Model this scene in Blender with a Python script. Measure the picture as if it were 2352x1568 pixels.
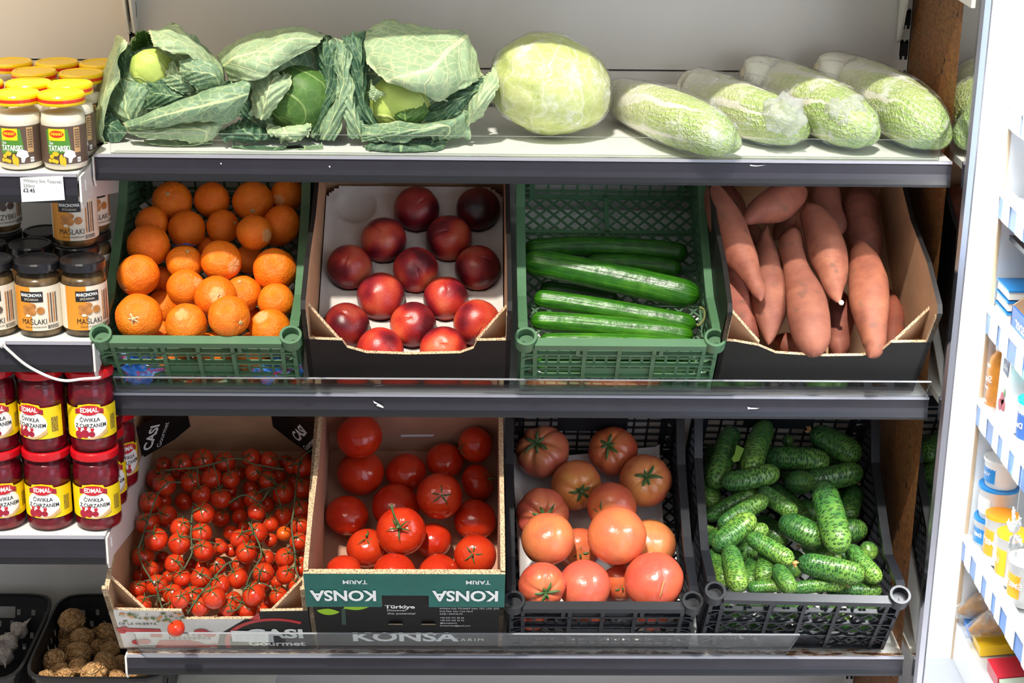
import bpy, math, random
import numpy as np
from mathutils import Vector, Matrix, Euler, noise
from math import pi, sin, cos, radians as R

for _o in list(bpy.data.objects):
    bpy.data.objects.remove(_o)
SC = bpy.context.scene
COL = SC.collection
RND = random.Random(7)

# ------------------------------------------------------------------ camera
CAM = Vector((-0.0801, -2.5653, 1.7498))
PITCH, YAW, ROLL, FPX = 0.34156, 0.024965, 0.014668, 4148.03
_fw = Vector((sin(YAW) * cos(PITCH), cos(YAW) * cos(PITCH), -sin(PITCH)))
_rt0 = Vector((cos(YAW), -sin(YAW), 0))
_up0 = _rt0.cross(_fw)
RT = _rt0 * cos(ROLL) + _up0 * sin(ROLL)
UP = _up0 * cos(ROLL) - _rt0 * sin(ROLL)
cd = bpy.data.cameras.new('camera')
cd.sensor_width = 36.0
cd.lens = FPX * 36.0 / 2352.0
cam = bpy.data.objects.new('camera', cd)
cam.matrix_world = Matrix(((RT.x, UP.x, -_fw.x, CAM.x), (RT.y, UP.y, -_fw.y, CAM.y), (RT.z, UP.z, -_fw.z, CAM.z), (0, 0, 0, 1)))
COL.objects.link(cam)
SC.camera = cam

# ------------------------------------------------------------------ light
SC.view_settings.view_transform = 'Standard'
SC.view_settings.look = 'None'
SC.view_settings.gamma = 1.0
SC.view_settings.use_curve_mapping = False
SC.view_settings.exposure = 0.15
w = bpy.data.worlds.new('world')
SC.world = w
w.use_nodes = True
w.node_tree.nodes['Background'].inputs[0].default_value = (0.93, 0.96, 1.0, 1)
w.node_tree.nodes['Background'].inputs[1].default_value = 0.42


def light(name, kind, loc, target, energy, color, size=None, size_y=None, angle=None, spread=None):
    ld = bpy.data.lights.new(name, kind)
    ld.energy = energy
    ld.color = color
    if kind == 'AREA':
        ld.shape = 'RECTANGLE'
        ld.size = size
        ld.size_y = size_y or size
    if spread is not None:
        ld.spread = spread
    if angle is not None:
        ld.angle = angle
    o = bpy.data.objects.new(name, ld)
    o.location = loc
    o.rotation_euler = (Vector(target) - Vector(loc)).to_track_quat('-Z', 'Y').to_euler()
    COL.objects.link(o)
    return o


SUN_AZ, SUN_EL = R(-14), R(60)      # azimuth from straight behind the camera, towards the left; elevation in the depth profile
_sd = Vector((sin(SUN_AZ), -cos(SUN_AZ), math.tan(SUN_EL) * cos(SUN_AZ)))
light('sun', 'SUN', _sd * 4, (0, 0, 0), 4.3, (1.0, 0.94, 0.84), angle=R(2.2))
light('shop_window_light', 'AREA', (1.6, -3.2, 2.2), (0.2, 0.2, 0.8), 14, (0.86, 0.93, 1.0), 1.6, 2.0)
light('blue_sheen_fill', 'AREA', (1.25, -2.75, 0.75), (0.3, 0.0, 0.9), 9, (0.50, 0.68, 1.0), 1.3, 1.2)  # added blue fill panel, set low to put a sheen on the right-hand rails
light('shelf_lamp', 'AREA', (-1.05, 0.02, 1.46), (-1.0, 0.40, 1.15), 1.1, (1.0, 0.74, 0.44), 0.7, 0.04)
light('shop_ceiling_light', 'AREA', (-0.9, -1.6, 2.8), (-0.3, 0.2, 0.8), 12, (1.0, 0.9, 0.76), 1.2, 0.5)


# ------------------------------------------------------------------ projection of photo pixels on real planes
def ray(px, py):
    return CAM, (_fw + RT * ((px - 1176) / FPX) - UP * ((py - 784) / FPX))


def at_y(px, py, Y):
    o, d = ray(px, py)
    return o + d * ((Y - o.y) / d.y)


def at_z(px, py, Z):
    o, d = ray(px, py)
    return o + d * ((Z - o.z) / d.z)


def at_plane(px, py, p, n):
    o, d = ray(px, py)
    return o + d * ((p - o).dot(n) / d.dot(n))


def mpp(p):
    """metres per photo pixel at world point p"""
    return (p - CAM).dot(_fw) / FPX


# ------------------------------------------------------------------ mesh collector
class MB:
    def __init__(s):
        s.v, s.f, s.m, s.uv = [], [], [], []

    def add(s, vs, fs, mi=0, uv=None):
        b = len(s.v)
        s.v += [tuple(x) for x in vs]
        for f in fs:
            s.f.append(tuple(b + i for i in f))
            s.m.append(mi)
        s.uv += list(uv) if uv else [(0, 0)] * len(vs)
        return s

    def box(s, lo, hi, mi=0, M=None):
        x0, y0, z0 = lo
        x1, y1, z1 = hi
        vs = [Vector(p) for p in ((x0, y0, z0), (x1, y0, z0), (x1, y1, z0), (x0, y1, z0), (x0, y0, z1), (x1, y0, z1), (x1, y1, z1), (x0, y1, z1))]
        if M:
            vs = [M @ v for v in vs]
        return s.add(vs, [(0, 3, 2, 1), (4, 5, 6, 7), (0, 1, 5, 4), (1, 2, 6, 5), (2, 3, 7, 6), (3, 0, 4, 7)], mi)

    def bar(s, p, q, w, t, n=(0, 0, 1), mi=0):
        p, q, n = Vector(p), Vector(q), Vector(n)
        d = (q - p).normalized()
        a = n.cross(d).normalized() * (w / 2)
        b = n.normalized() * (t / 2)
        vs = [p - a - b, p + a - b, p + a + b, p - a + b, q - a - b, q + a - b, q + a + b, q - a + b]
        return s.add(vs, [(0, 1, 2, 3), (7, 6, 5, 4), (0, 4, 5, 1), (1, 5, 6, 2), (2, 6, 7, 3), (3, 7, 4, 0)], mi)

    def sweep(s, pts, w, t, side=(1, 0, 0), mi=0):
        """rectangular section swept along pts; side = width direction"""
        side = Vector(side)
        pts = [Vector(p) for p in pts]
        vs, fs = [], []
        for i, p in enumerate(pts):
            d = (pts[min(i + 1, len(pts) - 1)] - pts[max(i - 1, 0)]).normalized()
            u = side.cross(d).normalized()
            a, b = side * (w / 2), u * (t / 2)
            vs += [p - a - b, p + a - b, p + a + b, p - a + b]
        n = len(pts)
        for i in range(n - 1):
            for k in range(4):
                fs.append((4 * i + k, 4 * i + (k + 1) % 4, 4 * i + 4 + (k + 1) % 4, 4 * i + 4 + k))
        fs += [(3, 2, 1, 0), tuple(4 * (n - 1) + k for k in range(4))]
        return s.add(vs, fs, mi)

    def lathe(s, prof, seg=32, mi=0, c=(0, 0, 0), caps=True, M=None):
        vs, fs, uv = [], [], []
        n = len(prof)
        for i in range(seg + 1):
            a = 2 * pi * i / seg
            for j, (r, z) in enumerate(prof):
                p = Vector((c[0] + r * cos(a), c[1] + r * sin(a), c[2] + z))
                vs.append(M @ p if M else p)
                uv.append((i / seg, j / (n - 1)))
        for i in range(seg):
            for j in range(n - 1):
                fs.append((i * n + j, (i + 1) * n + j, (i + 1) * n + j + 1, i * n + j + 1))
        return s.add(vs, fs, mi, uv)

    def tube(s, pts, rad, seg=10, mi=0, rings=None, mod=None, closed=True):
        P, Q = resample(pts, rad, rings or len(pts))
        n = len(P)
        vs, fs, uv = [], [], []
        d = (P[1] - P[0]).normalized()
        u = d.orthogonal().normalized()
        L = [0]
        for i in range(1, n):
            L.append(L[-1] + (P[i] - P[i - 1]).length)
        for i in range(n):
            d = (P[min(i + 1, n - 1)] - P[max(i - 1, 0)]).normalized()
            u = (u - d * u.dot(d)).normalized()
            v = d.cross(u)
            for k in range(seg + 1):
                a = 2 * pi * k / seg
                r = Q[i] * (mod(a % (2 * pi), L[i] / L[-1]) if mod else 1)
                vs.append(P[i] + (u * cos(a) + v * sin(a)) * r)
                uv.append((k / seg, L[i] / L[-1]))
        m = seg + 1
        for i in range(n - 1):
            for k in range(seg):
                fs.append((i * m + k, i * m + k + 1, (i + 1) * m + k + 1, (i + 1) * m + k))
        if closed:
            fs += [tuple(range(seg - 1, -1, -1)), tuple((n - 1) * m + k for k in range(seg))]
        return s.add(vs, fs, mi, uv)

    def panel(s, poly, t, M, mo=0, mi=1, me=2):
        """flat panel: polygon (u, v) in the plane of M, extruded by t along M's z; outer face at w = 0"""
        n = len(poly)
        vs = [M @ Vector((u, v, 0)) for u, v in poly] + [M @ Vector((u, v, t)) for u, v in poly]
        s.add(vs, [tuple(range(n - 1, -1, -1))], mo)
        b = len(s.v) - 2 * n
        s.f.append(tuple(b + n + i for i in range(n)))
        s.m.append(mi)
        for i in range(n):
            j = (i + 1) % n
            s.f.append((b + i, b + j, b + n + j, b + n + i))
            s.m.append(me)
        return s

    def mesh(s, name, mats, smooth=False):
        me = bpy.data.meshes.new(name)
        me.from_pydata(s.v, [], s.f)
        for m in (mats if isinstance(mats, (list, tuple)) else [mats]):
            me.materials.append(m)
        me.polygons.foreach_set('material_index', s.m)
        if smooth:
            me.polygons.foreach_set('use_smooth', [True] * len(s.f))
        ul = me.uv_layers.new(name='uv')
        vi = np.empty(len(me.loops), dtype=np.int32)
        me.loops.foreach_get('vertex_index', vi)
        ul.data.foreach_set('uv', np.array(s.uv, dtype=np.float32)[vi].ravel())
        me.update()
        return me


def resample(pts, rad, n):
    pts = [Vector(p) for p in pts]
    if n == len(pts):
        return pts, list(rad)
    m = len(pts)
    P, Q = [], []
    for i in range(n):
        t = i / (n - 1) * (m - 1)
        k = min(int(t), m - 2)
        f = t - k
        a, b, c, d = (max(k - 1, 0), k, k + 1, min(k + 2, m - 1))

        def cr(x0, x1, x2, x3):
            return 0.5 * ((2 * x1) + (x2 - x0) * f + (2 * x0 - 5 * x1 + 4 * x2 - x3) * f * f + (3 * x1 - x0 - 3 * x2 + x3) * f ** 3)
        P.append(cr(pts[a], pts[b], pts[c], pts[d]))
        Q.append(max(cr(rad[a], rad[b], rad[c], rad[d]), 1e-5))
    return P, Q


# ------------------------------------------------------------------ objects
def link(name, data, parent=None):
    o = bpy.data.objects.new(name, data)
    COL.objects.link(o)
    if parent:
        o.parent = parent
    return o


def obj(name, mb, mats, parent=None, smooth=False):
    return link(name, mb.mesh(name, mats, smooth), parent)


def tag(o, label=None, cat=None, group=None, kind=None):
    if label: o['label'] = label
    if cat: o['category'] = cat
    if group: o['group'] = group
    if kind: o['kind'] = kind
    return o


def thing(name, label, cat, loc=(0, 0, 0), rot=(0, 0, 0), group=None):
    o = link(name, None)
    o.location = loc
    o.rotation_euler = rot
    o.empty_display_size = 0.02
    return tag(o, label, cat, group)


def wm(o):
    m = Matrix.LocRotScale(o.location, o.rotation_euler if o.rotation_mode != 'QUATERNION' else o.rotation_quaternion, o.scale)
    return wm(o.parent) @ m if o.parent else m


# ------------------------------------------------------------------ materials
def lin(h):
    c = [int(h[i:i + 2], 16) / 255 for i in (0, 2, 4)]
    return tuple(x / 12.92 if x <= 0.04045 else ((x + 0.055) / 1.055) ** 2.4 for x in c) + (1,)


class NT:
    """small node-tree writer"""

    def __init__(s, name):
        s.mat = bpy.data.materials.new(name)
        s.mat.use_nodes = True
        s.t = s.mat.node_tree
        s.b = s.t.nodes['Principled BSDF']

    def n(s, kind, ins=None, **kw):
        nd = s.t.nodes.new(kind)
        for k, v in kw.items():
            setattr(nd, k, v)
        for k, v in (ins or {}).items():
            s.set(nd, k, v)
        return nd

    def set(s, nd, k, v):
        i = nd.inputs[k]
        if isinstance(v, bpy.types.NodeSocket):
            s.t.links.new(v, i)
        elif isinstance(v, bpy.types.Node):
            s.t.links.new(v.outputs[0], i)
        else:
            i.default_value = v

    def m(s, op, a, b=0.0, c=None, clamp=False):
        ins = {0: a, 1: b}
        if c is not None: ins[2] = c
        return s.n('ShaderNodeMath', ins, operation=op, use_clamp=clamp).outputs[0]

    def mix(s, f, a, b, mode='MIX'):
        nd = s.n('ShaderNodeMix', {0: f, 6: a, 7: b}, data_type='RGBA', blend_type=mode)
        return nd.outputs[2]

    def ramp(s, f, stops):
        nd = s.n('ShaderNodeValToRGB', {0: f})
        e = nd.color_ramp.elements
        while len(e) < len(stops): e.new(0.5)
        for x, (p, c) in zip(e, stops):
            x.position = p
            x.color = c if len(c) == 4 else tuple(c) + (1,)
        return nd.outputs[0]

    def obj(s):
        return s.n('ShaderNodeTexCoord').outputs['Object']

    def uv(s):
        return s.n('ShaderNodeTexCoord').outputs['UV']

    def info(s, k='Random'):
        return s.n('ShaderNodeObjectInfo').outputs[k]

    def jit(s, vec, k=30.0):
        """coordinates shifted per object"""
        r = s.m('MULTIPLY', s.info(), k)
        return s.n('ShaderNodeVectorMath', {0: vec, 1: r}, operation='ADD').outputs[0]

    def noise(s, vec, scale, detail=2.0, rough=0.5):
        return s.n('ShaderNodeTexNoise', {'Vector': vec, 'Scale': scale, 'Detail': detail, 'Roughness': rough}).outputs[0]

    def voro(s, vec, scale, feature='F1', out=0):
        return s.n('ShaderNodeTexVoronoi', {'Vector': vec, 'Scale': scale}, feature=feature).outputs[out]

    def scale(s, vec, v):
        return s.n('ShaderNodeVectorMath', {0: vec, 1: v}, operation='MULTIPLY').outputs[0]

    def bump(s, h, strength=0.4, dist=0.001):
        s.set(s.b, 'Normal', s.n('ShaderNodeBump', {'Height': h, 'Strength': strength, 'Distance': dist}).outputs[0])

    def p(s, **kw):
        for k, v in kw.items():
            s.set(s.b, k.replace('_', ' '), v)
        return s.mat


def flat(name, col, rough=0.5, metal=0.0, var=0.0, vs=40.0, bump=0.0, spec=0.5, bs=200.0, **kw):
    t = NT(name)
    c = lin(col) if isinstance(col, str) else tuple(col) + ((1,) if len(col) == 3 else ())
    if var:
        f = t.noise(t.obj(), vs, 4)
        lo = tuple(x * (1 - var) for x in c[:3]) + (1,)
        hi = tuple(min(1, x * (1 + var)) for x in c[:3]) + (1,)
        t.p(Base_Color=t.ramp(f, [(0.3, lo), (0.7, hi)]))
    else:
        t.p(Base_Color=c)
    if bump:
        t.bump(t.noise(t.obj(), bs, 3), bump, 0.001)
    t.p(Roughness=rough, Metallic=metal, Specular_IOR_Level=spec, **kw)
    return t.mat


def thin_clear(name, tint=(1, 1, 1, 1), rough=0.03, base=0.05, bumpscale=0, bumpstr=0.0, milk=0.0, bd=0.002, fk=1.0, crinkle=0.0):
    """clear sheet: lets light straight through and reflects at glancing angles"""
    t = NT(name)
    fr = t.n('ShaderNodeFresnel', {0: 1.45})
    gl = t.n('ShaderNodeBsdfGlossy', {'Roughness': rough})
    tr = t.n('ShaderNodeBsdfTransparent', {0: tint})
    if bumpscale:
        o = t.obj()
        wv = t.m('ADD', t.noise(t.scale(o, (1, 1, 0.5)), bumpscale, 3, 0.6), t.m('MULTIPLY', t.m('ABSOLUTE', t.m('SUBTRACT', t.noise(o, bumpscale * 0.6, 5, 0.65), 0.5)), 2.0))
        b = t.n('ShaderNodeBump', {'Height': wv, 'Strength': bumpstr, 'Distance': bd})
        t.set(gl, 'Normal', b.outputs[0])
        t.set(fr, 'Normal', b.outputs[0])
    f = t.m('ADD', t.m('MULTIPLY', fr.outputs[0], fk), base, clamp=True)
    mx = t.n('ShaderNodeMixShader', {0: f, 1: tr.outputs[0], 2: gl.outputs[0]})
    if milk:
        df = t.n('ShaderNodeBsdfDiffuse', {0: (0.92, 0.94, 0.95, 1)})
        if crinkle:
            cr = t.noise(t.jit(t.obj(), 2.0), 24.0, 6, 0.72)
            milk = t.m('ADD', milk, t.m('MULTIPLY', t.ramp(cr, [(0.52, (0, 0, 0)), (0.70, (1, 1, 1))]), crinkle))  # white painted at the crumples, standing in for the film's bright glints
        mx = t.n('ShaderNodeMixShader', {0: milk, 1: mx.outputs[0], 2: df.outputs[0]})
    t.set(t.t.nodes['Material Output'], 'Surface', mx.outputs[0])
    return t.mat


M = {}
M['paint'] = flat('white_paint', 'd2cdc7', 0.45, var=0.03, vs=3)
M['white_metal'] = flat('white_metal', 'e9e6e0', 0.35)
M['deck'] = flat('white_deck', 'e6e6e1', 0.3, var=0.03, vs=8)
M['slot'] = flat('black_slot', '120f0e', 0.7)
M['strip'] = flat('charcoal_strip', '2a2830', 0.34, var=0.08, vs=30, spec=0.45)
M['strip_edge'] = flat('grey_edge', '9a9aa4', 0.25)
M['strip_dark'] = flat('dark_lip', '17171b', 0.3)
M['scuff'] = flat('white_scuff', 'e8e8ea', 0.6)
M['acrylic'] = thin_clear('clear_acrylic', (0.95, 0.97, 0.97, 1), 0.04, 0.0, fk=0.3)
M['acrylic_edge'] = flat('acrylic_edge', '8d8f94', 0.15, spec=0.8)
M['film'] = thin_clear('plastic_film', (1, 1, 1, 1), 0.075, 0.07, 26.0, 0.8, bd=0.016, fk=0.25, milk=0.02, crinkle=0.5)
M['film_knot'] = thin_clear('plastic_film_bunched', (1, 1, 1, 1), 0.14, 0.10, 80.0, 1.0, bd=0.014, fk=0.4, milk=0.22)
M['glass'] = thin_clear('jar_glass', (0.99, 1, 0.99, 1), 0.03, 0.0, fk=0.45)
M['kraft'] = flat('kraft_board', 'b08a68', 0.8, var=0.10, vs=25, bump=0.15, bs=90)
M['kraft_pink'] = flat('kraft_board_pinkish', 'b38870', 0.8, var=0.08, vs=20)
M['board_black'] = flat('black_print', '171413', 0.55, spec=0.3, var=0.08, vs=30)
M['board_green'] = flat('green_print', '0f6156', 0.4, var=0.12, vs=30)
M['board_white'] = flat('white_print', 'dcd9d2', 0.4, var=0.03)
M['pulp'] = flat('grey_pulp', 'c3beb8', 0.9, var=0.06, vs=30, bump=0.4, bs=500)
M['paper'] = flat('grey_paper', 'ccc8c6', 0.9, var=0.05, vs=15, bump=0.4, bs=120)
M['white_ink'] = flat('white_ink', 'f1f1ee', 0.5)
M['grey_ink'] = flat('grey_ink', '9aa09a', 0.5)
M['black_ink'] = flat('black_ink', '1d1b1b', 0.5)
M['red_ink'] = flat('red_ink', 'c3222b', 0.45)
M['lime'] = flat('lime_ink', '9bcb13', 0.45)
M['card'] = flat('white_card', 'eff0f2', 0.5)
M['crate_green'] = flat('green_plastic', '4d7352', 0.38, var=0.07, vs=18)
M['crate_black'] = flat('black_plastic', '1a1c21', 0.36, var=0.08, vs=18, spec=0.4)
M['basket'] = flat('dark_basket_plastic', '1c1b1c', 0.4)
M['string'] = flat('white_string', 'e4e0da', 0.9, bump=0.5, bs=900)


def corrugated():
    t = NT('corrugated_edge')
    o = t.obj()
    wv = t.n('ShaderNodeTexVoronoi', {'Vector': o, 'Scale': 420.0}).outputs[0]
    t.p(Base_Color=t.ramp(wv, [(0.0, lin('54402f')), (0.26, lin('6c533d')), (0.42, lin('c4a784')), (1, lin('d2b896'))]), Roughness=0.85)
    return t.mat


M['edge'] = corrugated()


def osb():
    t = NT('osb_board')
    o = t.obj()
    v = t.n('ShaderNodeTexVoronoi', {'Vector': t.scale(t.n('ShaderNodeVectorMath', {0: o, 1: t.n('ShaderNodeTexNoise', {'Vector': o, 'Scale': 14.0}).outputs[1]}, operation='MULTIPLY_ADD').outputs[0], (20, 30, 14)), 'Scale': 1.4})
    n1 = t.noise(t.scale(o, (1, 1, 3)), 60, 5, 0.7)
    c = t.ramp(n1, [(0.25, lin('4c2e17')), (0.5, lin('85552b')), (0.75, lin('a57442'))])
    c2 = t.mix(0.45, c, v.outputs[1], 'OVERLAY')
    c3 = t.mix(0.75, c2, c)
    sp = t.noise(o, 55, 2)
    t.p(Base_Color=t.mix(t.ramp(sp, [(0.66, (0, 0, 0)), (0.72, (1, 1, 1))]), c3, lin('22150c')), Roughness=0.55)
    t.bump(n1, 0.3)
    return t.mat


M['osb'] = osb()


# ------------------------------------------------------------------ lettering
_tc = {}


def text_mesh(s, size, align='CENTER', bold=0.0, spacing=1.0):
    k = (s, size, align, bold, spacing)
    if k in _tc: return _tc[k]
    cu = bpy.data.curves.new('lettering', 'FONT')
    cu.body = s
    cu.size = size
    cu.align_x = align
    cu.align_y = 'CENTER'
    cu.offset = bold
    cu.space_character = spacing
    cu.resolution_u = 3
    o = bpy.data.objects.new('lettering', cu)
    COL.objects.link(o)
    bpy.context.view_layer.update()
    me = bpy.data.meshes.new_from_object(o.evaluated_get(bpy.context.evaluated_depsgraph_get()))
    v = [tuple(x.co) for x in me.vertices]
    f = [tuple(p.vertices) for p in me.polygons]
    bpy.data.objects.remove(o)
    bpy.data.curves.remove(cu)
    bpy.data.meshes.remove(me)
    _tc[k] = (v, f)
    return v, f


def lettering(s, size, mat, parent, M4, bold=0.0, sx=1.0, align='CENTER', name='lettering', spacing=1.0):
    """flat text; M4 places its x/y plane in the parent's space"""
    v, f = text_mesh(s, size, align, bold, spacing)
    mb = MB().add([M4 @ Vector((x * sx, y, 0)) for x, y, z in v], f)
    return obj(name, mb, mat, parent)


def on_cyl(pts, r, a0=-pi / 2):
    """flat (x, z) drawing wrapped round a jar, facing angle a0"""
    return [Vector((r * cos(a0 + x / r), r * sin(a0 + x / r), z)) for x, z in pts]


def cyl_text(s, size, mat, parent, r, x, z, a0=-pi / 2, bold=0.0, sx=1.0, name='lettering'):
    v, f = text_mesh(s, size, 'CENTER', bold)
    return obj(name, MB().add(on_cyl([(x + a * sx, z + b) for a, b, c in v], r, a0), f), mat, parent)


def cyl_patch(mb, r, x0, x1, z0, z1, a0=-pi / 2, mi=0, n=24):
    vs, fs = [], []
    for i in range(n + 1):
        x = x0 + (x1 - x0) * i / n
        vs += on_cyl([(x, z0), (x, z1)], r, a0)
    for i in range(n):
        fs.append((2 * i, 2 * i + 2, 2 * i + 3, 2 * i + 1))
    return mb.add(vs, fs, mi)


def cyl_oval(mb, r, x, z, rx, rz, a0=-pi / 2, mi=0, n=28):
    pts = [(x, z)] + [(x + rx * cos(2 * pi * i / n), z + rz * sin(2 * pi * i / n)) for i in range(n)]
    return mb.add(on_cyl(pts, r, a0), [(0, 1 + i, 1 + (i + 1) % n) for i in range(n)], mi)


def XF(loc=(0, 0, 0), rx=0, ry=0, rz=0, s=1.0):
    return Matrix.LocRotScale(Vector(loc), Euler((rx, ry, rz)), Vector((s, s, s)))

# ------------------------------------------------------------------ the setting
HW = 0.625                  # half a bay
WY = 0.36                   # face of the back panels
Z1, Z2, Z3 = 1.120, 0.750, 0.300
L1, L2, L3, LY = 1.108, 0.856, 0.543, -0.07
XM = 0.634                  # side panel and mirror plane at the right end

fl = MB().box((-4, -6, -0.05), (4, 1.2, 0.0))
tag(obj('floor', fl, flat('floor_tiles', '85868c', 0.5, var=0.12, vs=4)), kind='structure')
wb = MB().box((-2.4, WY + 0.012, 0.0), (1.7, WY + 0.05, 2.6), 1)
for x0, x1, dz in ((-2.4, -HW - 0.008, 0.008), (-HW + 0.008, HW - 0.008, 0.0)):
    zs = [0.02, 0.381, 0.781, 1.181 + dz, 1.66, 2.1, 2.6]
    for a, b in zip(zs[:-1], zs[1:]):
        wb.box((x0, WY, a + 0.0015), (x1, WY + 0.012, b - 0.0015), 0)
tag(obj('wall_back', wb, [M['paint'], M['slot']]), kind='structure')


def upright(x, label):
    t = thing('shelf_upright', label, 'shelf post', (x, WY - 0.004, 0), group='slotted posts')
    obj('post', MB().box((-0.0078, 0, 0.02), (0.0078, 0.0155, 2.2)), M['white_metal'], t)
    sl = MB()
    z = 0.06
    while z < 2.1:
        for dz, h, wd in ((0, 0.024, 0.0070), (0.0205, 0.006, 0.0022), (-0.006, 0.0065, 0.0022)):
            for sx in ((0,) if h > 0.02 else (-1, 1)):
                sl.box((sx * 0.004 - wd, -0.0006, z + dz), (sx * 0.004 + wd, 0.002, z + dz + h))
        z += 0.05
    tag(obj('slot_row', sl, M['slot'], t), kind='stuff')
    return t


upright(-HW, 'white slotted steel post behind the leftmost leafy cabbage')
upright(HW, 'white slotted steel post in the right corner beside the chipboard panel')

ob = MB().box((XM, 0.05, 0.02), (XM + 0.018, WY - 0.005, 1.345))
tag(obj('osb_side_panel', ob, M['osb']), 'brown chipboard panel closing the right end of the shelves', 'panel')
tag(obj('side_fascia', MB().box((XM - 0.004, 0.0, 1.345), (XM + 0.018, WY - 0.005, 1.40)), M['white_metal']), 'cream strip above the brown chipboard panel', 'trim')


def bracket(x, yf, z, t, lip=0.045, dep=0.12, yb=WY - 0.006):
    dep = (dep if z > 1.0 or z < 0.6 else 0.05) if yf < -0.01 else 0.02
    pl = [(yf + 0.004, -0.004), (yf + 0.004, -lip), (yf + 0.012, -lip - 0.012), (yf + 0.022, -lip - 0.012), (yf + 0.04, -lip - 0.004), (yb - 0.05, -dep), (yb, -dep), (yb, 0.012), (yb - 0.03, 0.012), (yb - 0.05, -0.004)]
    mm = Matrix(((0, 0, 1, x - 0.0015), (1, 0, 0, 0), (0, 1, 0, z), (0, 0, 0, 1)))
    b = MB().panel(pl, 0.003, mm, 0, 0, 0)
    b.box((x - 0.003, yf + 0.03, z - 0.03), (x + 0.003, yf + 0.034, z - 0.014), 0)
    return obj('bracket', b, M['white_metal'], t)


def shelf(name, label, x0, x1, yf, z, lip, brackets=(), grime=False):
    t = thing(name, label, 'shelf', (0, 0, 0))
    mats = [M['deck'], rust() if grime else M['deck']]
    b = MB().box((x0, yf + 0.004, z - 0.011), (x1, WY - 0.005, z - 0.001), 0)
    b.box((x0, yf + 0.004, z - 0.001), (x1, yf + 0.05, z), 1 if grime else 0)
    b.box((x0, yf + 0.05, z - 0.001), (x1, WY - 0.005, z), 0)
    obj('deck', b, mats, t)
    # ticket rail: shallow channel with a light upper edge and a dark lower lip
    pr = [(0.004, -lip), (0.0, -lip), (-0.0005, -lip + 0.004), (0.0012, -lip + 0.011), (0.0026, -lip * 0.5), (0.0015, -0.005), (-0.0004, -0.003), (0.0, 0.001), (0.004, 0.001)]
    vs, fs = [], []
    for x in (x0, x1):
        vs += [(x, yf + a, z + c) for a, c in pr]
    n = len(pr)
    mb = MB()
    mb.add(vs, [(k, k + 1, n + k + 1, n + k) for k in range(n - 1)], 0)
    mb.m[-(n - 1):] = [2, 2, 2, 0, 0, 0, 1, 1]
    mb.f += [tuple(range(n)), tuple(range(2 * n - 1, n - 1, -1))]
    mb.m += [0, 0]
    obj('price_rail', mb, [M['strip'], M['strip_edge'], M['strip_dark']], t)
    for bx in brackets:
        bracket(bx, yf, z, t, lip)
    return t


def rust():
    t = NT('stained_deck')
    o = t.obj()
    n = t.noise(t.scale(o, (1, 2.5, 1)), 34, 6, 0.7)
    sx = t.n('ShaderNodeSeparateXYZ', {0: o})
    near = t.m('SUBTRACT', 1.0, t.m('MULTIPLY', t.m('ABSOLUTE', t.m('SUBTRACT', sx.outputs[1], 0.012)), 60.0), clamp=True)
    f = t.m('ADD', n, t.m('MULTIPLY', near, 0.22))
    t.p(Base_Color=t.ramp(f, [(0.50, lin('e4e2dc')), (0.62, lin('d9cfc0')), (0.68, lin('9a6a3c')), (0.74, lin('4a2b1b'))]), Roughness=0.4)
    return t.mat


s1 = shelf('produce_shelf', 'white top shelf with charcoal rail under the cabbages', -HW, HW, 0, Z1, 0.038, (-HW - 0.003,))
s2 = shelf('produce_shelf', 'white middle shelf with charcoal rail under the oranges and sweet potatoes', -HW, HW, 0, Z2, 0.036, (-HW - 0.003,))
s3 = shelf('produce_shelf', 'rust-stained lowest produce shelf with charcoal rail under the tomato boxes', -HW, HW, 0, Z3, 0.034, (-HW - 0.003,), grime=True)
su = shelf('produce_shelf', 'white uppermost shelf above the cabbages', -HW - 0.004, HW, 0.0, 1.50, 0.04)
t1 = shelf('grocery_shelf', 'charcoal railed shelf holding the yellow-lidded sauce jars', -1.85, -HW - 0.012, LY, L1, 0.041, (-HW - 0.0085,))
t2 = shelf('grocery_shelf', 'charcoal railed shelf holding the black-lidded mushroom jars', -1.85, -HW - 0.008, LY, L2, 0.046, (-HW - 0.0055,))
t3 = shelf('grocery_shelf', 'charcoal railed shelf holding the red-lidded beetroot jars', -1.85, -HW - 0.008, LY, L3, 0.046, (-HW - 0.0055,))
tu = shelf('grocery_shelf', 'white uppermost shelf above the sauce jars', -1.85, -HW - 0.004, LY, 1.50, 0.041)
for t_, xs in ((su, (-HW + 0.0045, HW - 0.012)), (tu, (-HW - 0.0055,))):
    for x in xs:
        hk = [(WY - 0.006, -0.012), (WY - 0.006, -0.258), (WY - 0.010, -0.266), (WY - 0.020, -0.262), (WY - 0.034, -0.236), (WY - 0.050, -0.19), (WY - 0.075, -0.13), (WY - 0.20, -0.05), (WY - 0.20, -0.012)]
        mm = Matrix(((0, 0, 1, x - 0.002), (1, 0, 0, 0), (0, 1, 0, 1.50), (0, 0, 0, 1)))
        obj('bracket', MB().panel(hk, 0.004, mm, 0, 0, 0), M['white_metal'], t_)
tb = shelf('base_shelf', 'low base shelf under the walnut and garlic baskets', -1.85, -0.42, -0.09, 0.118, 0.08)

# sloped boards that hold the boxes at an angle on the two lower shelves
TH2, TH3 = R(36), R(33)
for s, z, th in ((s2, Z2, TH2), (s3, Z3, TH3)):
    mm = Matrix.Translation((0, 0.02, z - 0.004)) @ Matrix.Rotation(th, 4, 'X')
    b = MB().box((-HW + 0.012, 0.022, -0.010), (HW - 0.012, 0.365, -0.006), 0, mm)
    obj('sloped_board', b, M['deck'], s)

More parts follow.
